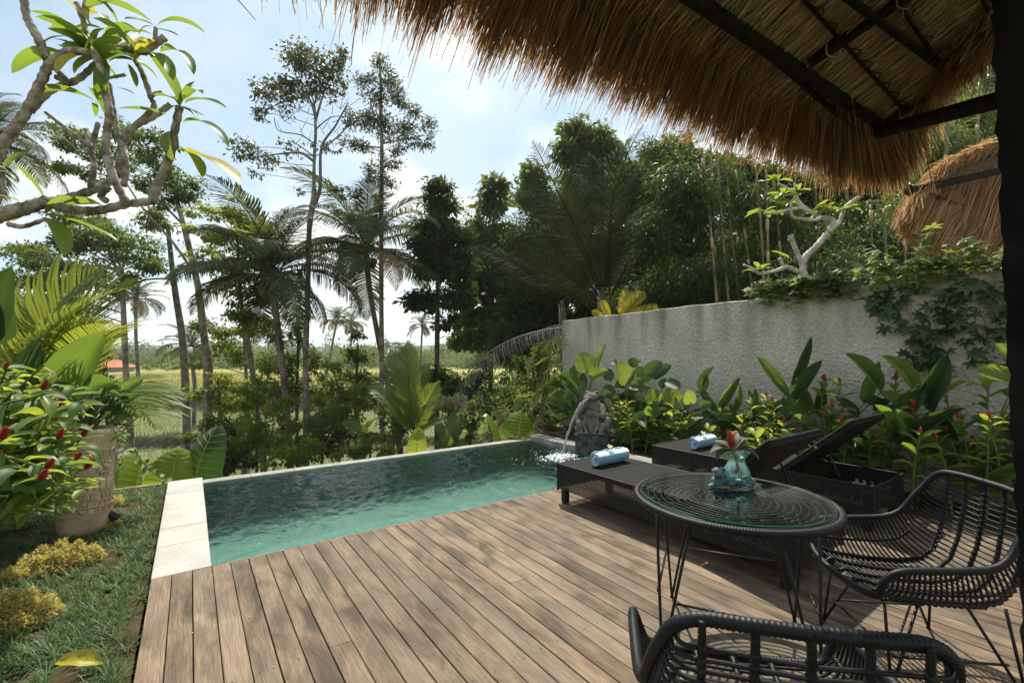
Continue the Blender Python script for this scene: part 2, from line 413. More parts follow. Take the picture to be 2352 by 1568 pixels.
# ---- timber deck, plank by plank
def mat_deck():
    m, nt, N, L, out = nmat('weathered_deck_wood')
    p = N.new('ShaderNodeBsdfPrincipled'); p.inputs['Specular IOR Level'].default_value = 0.25
    base, n, vec = noise_col(N, L, (0.064, 0.045, 0.031), (0.25, 0.178, 0.115), 3.2, 8, .34, .66, stretch=(2.2, 0.75, 1), seed_obj=True, dist=0.6)
    # fine grain along the plank
    mp = N.new('ShaderNodeMapping'); mp.inputs['Scale'].default_value = (160, 4.0, 1); L.new(vec, mp.inputs[0])
    g = N.new('ShaderNodeTexNoise'); g.inputs['Scale'].default_value = 1.0; g.inputs['Detail'].default_value = 6; L.new(mp.outputs[0], g.inputs['Vector'])
    gr = N.new('ShaderNodeMapRange'); gr.inputs[1].default_value = .3; gr.inputs[2].default_value = .7; gr.inputs[3].default_value = 0.82; gr.inputs[4].default_value = 1.12; L.new(g.outputs[0], gr.inputs[0])
    # slanting brush and wear marks
    mp2 = N.new('ShaderNodeMapping'); mp2.inputs['Rotation'].default_value = (0, 0, R(34)); mp2.inputs['Scale'].default_value = (60, 5, 1); L.new(vec, mp2.inputs[0])
    s2 = N.new('ShaderNodeTexNoise'); s2.inputs['Scale'].default_value = 1.0; s2.inputs['Detail'].default_value = 5; s2.inputs['Distortion'].default_value = 1.6; L.new(mp2.outputs[0], s2.inputs['Vector'])
    sr = N.new('ShaderNodeMapRange'); sr.inputs[1].default_value = .35; sr.inputs[2].default_value = .72; sr.inputs[3].default_value = 0.66; sr.inputs[4].default_value = 1.38; L.new(s2.outputs[0], sr.inputs[0])
    oi = N.new('ShaderNodeObjectInfo')
    orr = N.new('ShaderNodeMapRange'); orr.inputs[3].default_value = 0.86; orr.inputs[4].default_value = 1.15; L.new(oi.outputs['Random'], orr.inputs[0])
    a = N.new('ShaderNodeMath'); a.operation = 'MULTIPLY'; L.new(gr.outputs[0], a.inputs[0]); L.new(sr.outputs[0], a.inputs[1])
    b = N.new('ShaderNodeMath'); b.operation = 'MULTIPLY'; L.new(a.outputs[0], b.inputs[0]); L.new(orr.outputs[0], b.inputs[1])
    v = N.new('ShaderNodeVectorMath'); v.operation = 'SCALE'; L.new(base, v.inputs[0]); L.new(b.outputs[0], v.inputs['Scale'])
    # grey bleaching, in patches
    pn = N.new('ShaderNodeTexNoise'); pn.inputs['Scale'].default_value = 1.3; pn.inputs['Detail'].default_value = 4; L.new(vec, pn.inputs['Vector'])
    pr = N.new('ShaderNodeMapRange'); pr.inputs[1].default_value = .45; pr.inputs[2].default_value = .7; pr.inputs[4].default_value = 0.65; L.new(pn.outputs[0], pr.inputs[0])
    grey = N.new('ShaderNodeVectorMath'); grey.operation = 'SCALE'; grey.inputs[0].default_value = (0.19, 0.155, 0.118); L.new(b.outputs[0], grey.inputs['Scale'])
    c = mixc(N, L, v.outputs[0], grey.outputs[0], pr.outputs[0])
    L.new(c, p.inputs['Base Color'])
    rr = N.new('ShaderNodeMapRange'); rr.inputs[3].default_value = 0.55; rr.inputs[4].default_value = 0.8; L.new(s2.outputs[0], rr.inputs[0]); L.new(rr.outputs[0], p.inputs['Roughness'])
    L.new(bump(N, L, b.outputs[0], 0.35, 0.003), p.inputs['Normal'])
    L.new(p.outputs[0], out.inputs[0]); return m
M_DECK = mat_deck()
M_SCREW = mat_plain('screw_hole', (0.02, 0.015, 0.012), rough=0.8)
deck = tag(thing('deck', None, None, (DECK_X0, 0, 0)), None, None, None, 'structure')
def plank_mesh(w, y0, y1, t=0.024, b=0.0025):
    # rounded top edges, slightly uneven ends
    prof = [(-w/2, -t), (-w/2, -b), (-w/2 + b, 0), (w/2 - b, 0), (w/2, -b), (w/2, -t)]
    V = [(x, y, z) for y in (y0, y1) for x, z in prof]
    k = len(prof); Q = [(i, i+1, k+i+1, k+i) for i in range(k-1)] + [(k-1, 0, k, 2*k-1)]
    mb = MB(); mb.add(V, Q, None)
    mb.add(V, [(0, 5, 4, 1), (1, 4, 3, 2), (k, k+1, k+4, k+5), (k+1, k+2, k+3, k+4)])
    return mb.mesh('plank', M_DECK, False)
def build_deck():
    pitch = 0.1108; x = DECK_X0 + pitch/2; i = 0
    screws = MB(); rnd = random.Random(5)
    joists = [DECK_Y1 - 0.16 - 0.62*k for k in range(9)]
    while x < DECK_X1:
        w = pitch - 0.004 - rnd.random()*0.0015
        y1 = DECK_Y1 + rnd.uniform(-.002, .003)
        cuts = [DECK_Y0, y1]
        if i in (7, 12, 17, 21, 24, 28, 33, 38): cuts = [DECK_Y0, rnd.choice(joists[2:6]) , y1]
        for a, b in zip(cuts[:-1], cuts[1:]):
            g = 0.0015 if len(cuts) > 2 else 0
            yc = (a+b)/2
            M = Matrix.Translation((x + rnd.uniform(-.0008, .0008), yc, rnd.uniform(-.0018, .0012))) @ Matrix.Rotation(rnd.uniform(-.003, .003), 4, 'Y')
            link('plank', plank_mesh(w, a + g - yc, b - g - yc), deck, None, M)
        for jy in joists:
            for sx in (-.028, .028):
                if rnd.random() < .72:
                    c = Vector((x + sx + rnd.uniform(-.004, .004), jy + rnd.uniform(-.008, .008), 0.0012)); r = 0.0036
                    V = [c + Vector((r*math.cos(a), r*math.sin(a), 0)) for a in np.linspace(0, 6.283, 7)[:6]]
                    screws.add([tuple(q) for q in V], [(0, 1, 2, 3), (0, 3, 4, 5)])
        x += pitch; i += 1
    part('screw_hole', screws, M_SCREW, deck, 'stuff', False)
    b = MB()
    for jy in joists: b.box((DECK_X0 + .03, jy - .03, -.12), (DECK_X1, jy + .03, -.027))
    part('joist', b, mat_plain('joist_wood', (0.05, 0.035, 0.025), rough=.9), deck, None, False)
    g = MB(); g.box((DECK_X0 + .012, DECK_Y0, -1.3), (DECK_X1, DECK_Y1 - .03, -.13)); 
    part('foundation', g, mat_plain('deck_foundation', (0.03, 0.026, 0.022), rough=.95), deck, None, False)
    f = MB(); f.box((POOL_X0 + .003, DECK_Y1 + .004, -.06), (POOL_X1 + .2, DECK_Y1 + .021, -.004))
    part('edge_board', f, M_DECK, deck, None, False)
    # crumbs: leaf scraps and stone chips lying on the planks
    cr = MB()
    for q in range(150):
        c = Vector((rnd.uniform(.0, 3.6), rnd.uniform(.4, 3.7), .003)); a = rnd.uniform(0, 6.28); l = rnd.uniform(.003, .008); w = l*rnd.uniform(.3, .7)
        u = Vector((math.cos(a), math.sin(a), 0)); v = Vector((-u.y, u.x, 0))
        cr.add([tuple(c - u*l), tuple(c + v*w + Vector((0,0,.002))), tuple(c + u*l), tuple(c - v*w + Vector((0,0,.003)))], [(0,1,2,3)])
    tag(link('leaf_litter', cr.mesh('leaf_litter', mat_plain('litter', (0.22, 0.13, 0.06), (0.45, 0.36, 0.24), .8, 40), False)), 'scattered dry leaf scraps lying on the deck planks', 'litter', None, 'stuff')
build_deck()

# ---- pool: basin, white coping stones at its end, far spill edge, side kerb
def mat_stone(name, c1, c2, scale=3, rough=.75, bmp=.25, fine=60, spec=.3):
    m, nt, N, L, out = nmat(name)
    p = N.new('ShaderNodeBsdfPrincipled'); setp(p, Roughness=rough); p.inputs['Specular IOR Level'].default_value = spec
    c, n, vec = noise_col(N, L, c1, c2, scale, 8, .3, .7, seed_obj=True)
    n2 = N.new('ShaderNodeTexNoise'); n2.inputs['Scale'].default_value = fine; n2.inputs['Detail'].default_value = 4; L.new(vec, n2.inputs['Vector'])
    r = N.new('ShaderNodeMapRange'); r.inputs[1].default_value = .3; r.inputs[2].default_value = .7; r.inputs[3].default_value = .86; r.inputs[4].default_value = 1.1; L.new(n2.outputs[0], r.inputs[0])
    v = N.new('ShaderNodeVectorMath'); v.operation = 'SCALE'; L.new(c, v.inputs[0]); L.new(r.outputs[0], v.inputs['Scale'])
    L.new(v.outputs[0], p.inputs['Base Color']); L.new(bump(N, L, n2.outputs[0], bmp, .006), p.inputs['Normal'])
    L.new(p.outputs[0], out.inputs[0]); return m
M_WHITE = mat_stone('white_palimanan_stone', (0.36, 0.35, 0.325), (0.475, 0.465, 0.435), 2.6)
M_GREEN = mat_stone('green_sukabumi_stone', (0.20, 0.215, 0.18), (0.36, 0.365, 0.31), 6)
M_KERB = mat_stone('grey_kerb_stone', (0.16, 0.155, 0.14), (0.34, 0.33, 0.30), 5)
def slab(lo, hi, b=.004):
    mb = MB(); (x0, y0, z0), (x1, y1, z1) = lo, hi
    V = [(x0,y0,z0),(x1,y0,z0),(x1,y1,z0),(x0,y1,z0),(x0,y0,z1-b),(x1,y0,z1-b),(x1,y1,z1-b),(x0,y1,z1-b),(x0+b,y0+b,z1),(x1-b,y0+b,z1),(x1-b,y1-b,z1),(x0+b,y1-b,z1)]
    Q = [(0,3,2,1)] + [(i, (i+1) % 4, 4+(i+1) % 4, 4+i) for i in range(4)] + [(4+i, 4+(i+1) % 4, 8+(i+1) % 4, 8+i) for i in range(4)] + [(8,9,10,11)]
    mb.add(V, Q); return mb
pool = tag(thing('swimming_pool', None, None, (2.5, 5.2, -1.2)), None, None, None, 'structure')
def build_pool():
    ys = [3.822, 4.42, 4.86, 5.45, 6.05, 6.665]
    for a, b in zip(ys[:-1], ys[1:]):
        link('coping_stone', slab((-.18, a + .0015, -.06), (POOL_X0, b - .0015, .002 + random.uniform(-.0012, .0012))).mesh('coping_stone', M_WHITE, False), pool)
    x = POOL_X0 + .004
    while x < POOL_X1 + .02:
        e = min(x + .5, POOL_X1 + .03)
        link('edge_stone', slab((x, POOL_Y1, -.07), (e - .003, POOL_Y1 + .165, -.028 + random.uniform(-.001, .001))).mesh('edge_stone', M_GREEN, False), pool); x = e
    y = 3.9
    while y < 6.62:
        e = min(y + .55, 6.68)
        link('kerb_stone', slab((POOL_X1 + .035, y, -.1), (POOL_X1 + .30, e - .004, .03 + random.uniform(-.002, .002))).mesh('kerb_stone', M_KERB, False), pool); y = e
    mb = MB(); x0, x1, y0, y1, zf, zt = POOL_X0, POOL_X1 + .03, DECK_Y1 - .02, POOL_Y1, -.92, -.012
    mb.add([(x0,y0,zf),(x1,y0,zf),(x1,y1,zf),(x0,y1,zf),(x0,y0,zt-.05),(x1,y0,zt-.05),(x1,y1,zt-.07),(x0,y1,zt-.07)], [(0,1,2,3)])
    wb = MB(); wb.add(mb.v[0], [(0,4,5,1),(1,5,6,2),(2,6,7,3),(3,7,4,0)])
    m, nt, N, L, out = nmat('pool_tiles')
    p = N.new('ShaderNodeBsdfPrincipled'); setp(p, Roughness=.5)
    tc = N.new('ShaderNodeTexCoord'); br = N.new('ShaderNodeTexBrick'); br.offset = 0
    br.inputs['Scale'].default_value = 1; br.inputs['Brick Width'].default_value = .1; br.inputs['Row Height'].default_value = .1; br.inputs['Mortar Size'].default_value = .007
    br.inputs['Color1'].default_value = (0.42, 0.80, 0.68, 1); br.inputs['Color2'].default_value = (0.62, 0.88, 0.77, 1); br.inputs['Mortar'].default_value = (0.36, 0.64, 0.54, 1)
    L.new(tc.outputs['Object'], br.inputs[0]); L.new(br.outputs[0], p.inputs['Base Color']); L.new(p.outputs[0], out.inputs[0])
    part('basin_floor', mb, m, pool, None, False); part('basin_wall', wb, mat_stone('shade_darkened_pool_stone', (0.010, 0.066, 0.068), (0.022, 0.112, 0.110), 5), pool, None, False)  # walls: darker copy of the floor's tile, basin shade put into the colour
    o = MB(); o.box((x0, POOL_Y1 + .006, -2.6), (x1 + .26, POOL_Y1 + .15, -.072)); o.box((-.17, POOL_Y0, -2.6), (x0 - .004, 6.65, -.061))
    o.box((x1 + .008, y0, -2.6), (x1 + .26, POOL_Y1, -.101))
    part('outer_wall', o, M_GREEN, pool, None, False)
    # the water: reflecting and see-through by angle, moved by real ripples
    nx, ny = 330, 180
    X, Y = np.meshgrid(np.linspace(x0 + .001, x1 - .001, nx), np.linspace(y0 + .045, y1 - .001, ny))
    rng = np.random.default_rng(3); Z = np.zeros_like(X)
    for q in range(46):
        lam = rng.uniform(.06, .30); a = rng.uniform(-.9, .9) + (2.5 if q % 3 else .6); k = 6.283/lam
        Z += .0075*lam*rng.uniform(.4, 1)*np.sin(k*(X*math.cos(a) + Y*math.sin(a)) + rng.uniform(0, 6.28) + .8*np.sin(X*2.1 + q) + .7*np.sin(Y*2.7 + q*2))
    rr = np.hypot(X - SPLASH.x, Y - SPLASH.y)
    Z += .008*np.sin(rr*48)*np.exp(-rr*1.9)*smooth01(0, .1, rr) 
    Z += rng.normal(0, .0045, X.shape)*np.exp(-(rr/.16)**2)
    V = np.stack([X, Y, Z + WATER_Z], -1).reshape(-1, 3)
    i = np.arange(ny-1)[:, None]*nx; j = np.arange(nx-1)[None, :]
    mb = MB(); mb.add(V, np.stack([i+j, i+j+1, i+nx+j+1, i+nx+j], -1).reshape(-1, 4))
    m, nt, N, L, out = nmat('pool_water')
    fr = N.new('ShaderNodeFresnel'); fr.inputs[0].default_value = 1.33
    tcw = N.new('ShaderNodeTexCoord'); mpw = N.new('ShaderNodeMapping'); mpw.inputs['Scale'].default_value = (1, 1.7, 1); mpw.inputs['Rotation'].default_value = (0, 0, .3)
    L.new(tcw.outputs['Object'], mpw.inputs[0])
    nw = N.new('ShaderNodeTexNoise'); nw.inputs['Scale'].default_value = 15; nw.inputs['Detail'].default_value = 1.5; nw.inputs['Distortion'].default_value = 1.0; L.new(mpw.outputs[0], nw.inputs['Vector'])
    bn = bump(N, L, nw.outputs[0], .6, .02)
    L.new(bn, fr.inputs['Normal'])
    gl = N.new('ShaderNodeBsdfGlossy'); gl.inputs['Roughness'].default_value = .0; gl.inputs[0].default_value = (1, 1, 1, 1); L.new(bn, gl.inputs['Normal'])
    tr = N.new('ShaderNodeBsdfTransparent'); tr.inputs[0].default_value = (0.84, 0.99, 0.955, 1)
    rf = N.new('ShaderNodeBsdfRefraction'); rf.inputs['IOR'].default_value = 1.10; rf.inputs[0].default_value = (0.84, 0.99, 0.955, 1); L.new(bn, rf.inputs['Normal'])
    m2 = N.new('ShaderNodeMixShader'); m2.inputs[0].default_value = .42; L.new(tr.outputs[0], m2.inputs[1]); L.new(rf.outputs[0], m2.inputs[2])
    mx = N.new('ShaderNodeMixShader'); L.new(fr.outputs[0], mx.inputs[0]); L.new(m2.outputs[0], mx.inputs[1]); L.new(gl.outputs[0], mx.inputs[2]); L.new(mx.outputs[0], out.inputs[0])
    link('water', mb.mesh('water', m), None, 'structure')
SPLASH = Vector((4.55, 5.13, WATER_Z))
build_pool()

# ---- lawn and planting bed
M_SOIL = mat_plain('dark_garden_soil', (0.028, 0.022, 0.014), (0.085, 0.066, 0.036), .95, 5, .8, spec=.1, bscale=50, dist=.02)
def patch(name, x0, x1, y0, y1, z, depth, amp=.02, nx=60, ny=80, mat=M_SOIL):
    X, Y = np.meshgrid(np.linspace(x0, x1, nx), np.linspace(y0, y1, ny))
    Z = z + amp*(np.sin(X*7.3 + Y*3.1)*np.sin(Y*6.1 - X*2)) + amp*.4*np.sin(X*23)*np.sin(Y*19)
    V = np.stack([X, Y, Z], -1).reshape(-1, 3); i = np.arange(ny-1)[:, None]*nx; j = np.arange(nx-1)[None, :]
    mb = MB(); mb.add(V, np.stack([i+j, i+j+1, i+nx+j+1, i+nx+j], -1).reshape(-1, 4))
    ring = [(x, Y[0,0], Z[0,q]) for q, x in enumerate(X[0])] + [(x1, y, Z[q,-1]) for q, y in enumerate(Y[:,0])] + [(X[0,nx-1-q], y1, Z[-1,nx-1-q]) for q in range(nx)] + [(x0, Y[ny-1-q,0], Z[ny-1-q,0]) for q in range(ny)]
    n = len(ring); mb.add(ring + [(a, b, z - depth) for a, b, c in ring], [(q, n+q, n+(q+1) % n, (q+1) % n) for q in range(n)])
    return link(name, mb.mesh(name, mat), None, 'structure')
LAWN_Z = -.055
patch('lawn_ground', -7.0, -.197, -2.5, 6.72, LAWN_Z, 2.6)
patch('garden_bed', 5.47, 6.34, -2.0, 3.9, .0, 1.6, .025, 30, 80)
patch('garden_bed', 5.345, 6.34, 3.9, 7.6, .0, 1.6, .025, 30, 60)

def blades(pts, nb, L, W, spread, rng, lean=None, seg=2):
    """tufts of narrow leaves: returns one MB"""
    n = len(pts)*nb
    base = np.repeat(np.asarray(pts), nb, axis=0) + np.c_[rng.normal(0, .008, (n, 2)), np.zeros(n)]
    az = rng.uniform(0, 2*math.pi, n); ln = L*rng.uniform(.55, 1.15, n); wd = W*rng.uniform(.7, 1.2, n)
    out = np.c_[np.cos(az), np.sin(az), np.zeros(n)]; side = np.c_[-np.sin(az), np.cos(az), np.zeros(n)]
    up = np.array([0, 0, 1.0]); el = rng.uniform(spread[0], spread[1], n)
    rows = []
    for k in range(seg + 1):
        t = k/seg; e = el - t*rng.uniform(.5, 1.0, n)*.9*(spread[2] if len(spread) > 2 else 1)
        if k == 0: p = base
        else: p = p + (out*np.cos(e)[:, None] + up*np.sin(e)[:, None])*(ln/seg)[:, None]
        w = wd*(1 - .92*t**1.5)
        rows.append((p - side*w[:, None]/2, p + side*w[:, None]/2))
    V = np.stack([c for r_ in rows for c in r_], 1); m = 2*(seg+1)
    ix = np.arange(n)[:, None]*m
    Q = np.concatenate([ix + np.array([[2*k, 2*k+1, 2*k+3, 2*k+2]]) for k in range(seg)])
    mb = MB(); mb.add(V.reshape(-1, 3), Q); return mb
M_MONDO = mat_leaf('mondo_leaf', (0.034, 0.080, 0.028), (0.115, 0.19, 0.075), (0.34, 0.45, 0.10), .32, .5, odd=(0.22, 0.22, 0.08), odd_at=.95)
def build_mondo():
    rng = np.random.default_rng(11); pts = []
    for x in np.arange(-2.6, -.2, .070):
        for y in np.arange(2.2, 6.68, .070):
            s_ = (x*FWD.x + y*FWD.y); l_ = (x*RGT.x + y*RGT.y)
            if s_ < 1.6 or l_/s_ < -1.32: continue
            q = x + rng.normal(0, .02), y + rng.normal(0, .02)
            if q[0] > -.215: continue
            bare = math.sin(q[0]*5.3 + 1.2)*math.sin(q[1]*4.1 + q[0]*2) > .62
            if (bare and rng.random() < .8) or rng.random() < .06: continue
            if q[0] > -.29 and rng.random() < .2: continue
            pts.append((q[0], q[1], LAWN_Z - .005))
    mb = blades(pts, 36, .112, .0072, (.25, 1.45), rng, None, 3)
    tag(link('mondo_grass', mb.mesh('mondo_grass', M_MONDO)), 'dark green mondo grass tufts covering the soil left of the coping', 'grass', None, 'stuff')
build_mondo()
lk = MB(); lk.box((-3.5, 6.725, -.4), (-.19, 6.80, -.03))
tag(link('lawn_kerb', lk.mesh('lawn_kerb', mat_stone('mossy_kerb', (0.10, 0.085, 0.03), (0.30, 0.24, 0.09), 5), False)), None, None, None, 'structure')

# ---- boundary wall
WALL_X = 6.36
def build_wall():
    y0, y1 = -2.2, 7.13; ny, nz = 150, 40
    ztop = lambda y: 2.215 + (y1 - y)*0.012 + .006*math.sin(y*3.3) + .004*math.sin(y*11)
    mb = MB()
    ys = np.linspace(y0, y1, ny)
    rows = []
    for y in ys: rows.append([(WALL_X, y, -.6), (WALL_X, y, .6), (WALL_X, y, ztop(y) - .012), (WALL_X + .012, y, ztop(y)), (WALL_X + .148, y, ztop(y)), (WALL_X + .16, y, ztop(y) - .012), (WALL_X + .16, y, -.6)])
    k = 7; V = np.array(rows).reshape(-1, 3)
    Q = [(i*k + j, (i+1)*k + j, (i+1)*k + j + 1, i*k + j + 1) for i in range(ny-1) for j in range(k-1)]
    e = (ny-1)*k; Q += [(e, e+6, e+5, e+1), (e+1, e+5, e+4, e+2)]; T = [(e+2, e+4, e+3)]
    mb.add(V, Q, T)
    m, nt, N, L, out = nmat('rough_grey_render')
    p = N.new('ShaderNodeBsdfPrincipled'); setp(p, Roughness=.9); p.inputs['Specular IOR Level'].default_value = .2
    c, n, vec = noise_col(N, L, (0.53, 0.48, 0.41), (0.72, 0.66, 0.565), 1.3, 8, .3, .68)
    vo = N.new('ShaderNodeTexVoronoi'); vo.feature = 'SMOOTH_F1'; vo.inputs['Scale'].default_value = 34; vo.inputs['Randomness'].default_value = 1; 
    nd = N.new('ShaderNodeTexNoise'); nd.inputs['Scale'].default_value = 22; nd.inputs['Detail'].default_value = 5; L.new(vec, nd.inputs['Vector'])
    wv = N.new('ShaderNodeVectorMath'); wv.operation = 'MULTIPLY_ADD'; L.new(nd.outputs[1], wv.inputs[0]); wv.inputs[1].default_value = (.045, .045, .045); L.new(vec, wv.inputs[2]); L.new(wv.outputs[0], vo.inputs['Vector'])
    # streaks running down from the top, algae near the ground
    sp = N.new('ShaderNodeSeparateXYZ'); L.new(vec, sp.inputs[0])
    mp = N.new('ShaderNodeMapping'); mp.inputs['Scale'].default_value = (1, 2.6, .35); L.new(vec, mp.inputs[0])
    ns = N.new('ShaderNodeTexNoise'); ns.inputs['Scale'].default_value = 1.6; ns.inputs['Detail'].default_value = 6; L.new(mp.outputs[0], ns.inputs['Vector'])
    r1 = N.new('ShaderNodeMapRange'); r1.inputs[1].default_value = .44; r1.inputs[2].default_value = .70; L.new(ns.outputs[0], r1.inputs[0])
    r2 = N.new('ShaderNodeMapRange'); r2.inputs[1].default_value = 1.25; r2.inputs[2].default_value = 2.22; L.new(sp.outputs[2], r2.inputs[0])
    mu = N.new('ShaderNodeMath'); mu.operation = 'MULTIPLY'; L.new(r1.outputs[0], mu.inputs[0]); L.new(r2.outputs[0], mu.inputs[1])
    ms = N.new('ShaderNodeMath'); ms.operation = 'MULTIPLY'; L.new(mu.outputs[0], ms.inputs[0]); ms.inputs[1].default_value = .8
    c = mixc(N, L, c, (0.21, 0.19, 0.135), ms.outputs[0])
    r3 = N.new('ShaderNodeMapRange'); r3.inputs[1].default_value = .9; r3.inputs[2].default_value = .15; r3.inputs[4].default_value = .55; L.new(sp.outputs[2], r3.inputs[0])
    c = mixc(N, L, c, (0.20, 0.195, 0.15), r3.outputs[0])
    cr = N.new('ShaderNodeMapRange'); cr.inputs[1].default_value = .0; cr.inputs[2].default_value = .55; cr.inputs[3].default_value = 1.08; cr.inputs[4].default_value = .78; L.new(vo.outputs[0], cr.inputs[0])
    v = N.new('ShaderNodeVectorMath'); v.operation = 'SCALE'; L.new(c, v.inputs[0]); L.new(cr.outputs[0], v.inputs['Scale'])
    L.new(v.outputs[0], p.inputs['Base Color'])
    h = N.new('ShaderNodeMath'); h.operation = 'MULTIPLY_ADD'; L.new(nd.outputs[0], h.inputs[0]); h.inputs[1].default_value = .6; L.new(vo.outputs[0], h.inputs[2])
    iv = N.new('ShaderNodeMath'); iv.operation = 'MULTIPLY'; L.new(vo.outputs[0], iv.inputs[0]); iv.inputs[1].default_value = -1.0
    h2 = N.new('ShaderNodeMath'); h2.operation = 'ADD'; L.new(iv.outputs[0], h2.inputs[0]); L.new(nd.outputs[0], h2.inputs[1])
    L.new(bump(N, L, h2.outputs[0], 1.0, .015), p.inputs['Normal'])
    L.new(p.outputs[0], out.inputs[0])
    tag(link('garden_wall', mb.mesh('garden_wall', m, False)), 'long rough grey rendered garden wall with water stains', 'wall')
build_wall()

# ---- thatched roof overhead
M_STRAW = mat_straw('dry_straw', (0.060, 0.036, 0.020), (0.36, 0.235, 0.135), (0.85, 0.46, 0.15), .32)
M_STRAW2 = mat_straw('pale_straw', (0.30, 0.225, 0.14), (0.72, 0.58, 0.40), (0.7, 0.42, 0.16), .15)
M_BLACKWOOD = mat_plain('dark_stained_timber', (0.007, 0.005, 0.004), (0.018, 0.012, 0.009), .75, 8, .3, spec=.15, stretch=(3, 3, 3))
M_STRAW_B = mat_straw('bright_straw', (0.16, 0.095, 0.045), (0.56, 0.38, 0.20), (1.0, 0.55, 0.18), .45)
def strands(A, B, mid, w, rng, seg=3, side=None, fall=0.0):
    """straws from A to B (n,3), bulging by mid, falling at the tip"""
    n = len(A); d = B - A; ln = np.linalg.norm(d, axis=1, keepdims=True); t0 = d/np.maximum(ln, 1e-6)
    rv = rng.normal(0, 1, (n, 3)); sd = np.cross(t0, rv); sd /= np.maximum(np.linalg.norm(sd, axis=1, keepdims=True), 1e-6)
    rows = []
    for k in range(seg + 1):
        t = k/seg; p = A + d*t + mid*(4*t*(1-t)) + np.array([0, 0, -1.0])*fall*ln*(t**3)
        ww = w[:, None]*(1 - .55*t**2)/2
        rows += [p - sd*ww, p + sd*ww]
    V = np.stack(rows, 1); m = 2*(seg+1); ix = np.arange(n)[:, None]*m
    Q = np.concatenate([ix + np.array([[2*k, 2*k+1, 2*k+3, 2*k+2]]) for k in range(seg)])
    mb = MB(); mb.add(V.reshape(-1, 3), Q); return mb
roof = thing('thatched_roof', 'large thatched straw roof with fringed eave on dark beams overhead', 'roof', (1.2, 0, 2.7))
CORNER = at(2025, 289, 2.24)
BEAM0 = at(1597, 0, 1.46)
RISE = 0.36
def roof_z(x, y):
    t = (x - BEAM0.x)/(CORNER.x - BEAM0.x); yb = BEAM0.y + (CORNER.y - BEAM0.y)*t; zb = BEAM0.z + (CORNER.z - BEAM0.z)*t
    return zb + (yb - y)*RISE
def on_roof(px, py, off=0.0):
    r = ray(px, py); lo, hi = .3, 6.0
    for q in range(60):
        mid = (lo + hi)/2; p = Vector((0, 0, CAM_H)) + r*mid
        if p.z - roof_z(p.x, p.y) - off > 0: hi = mid
        else: lo = mid
    return Vector((0, 0, CAM_H)) + r*lo
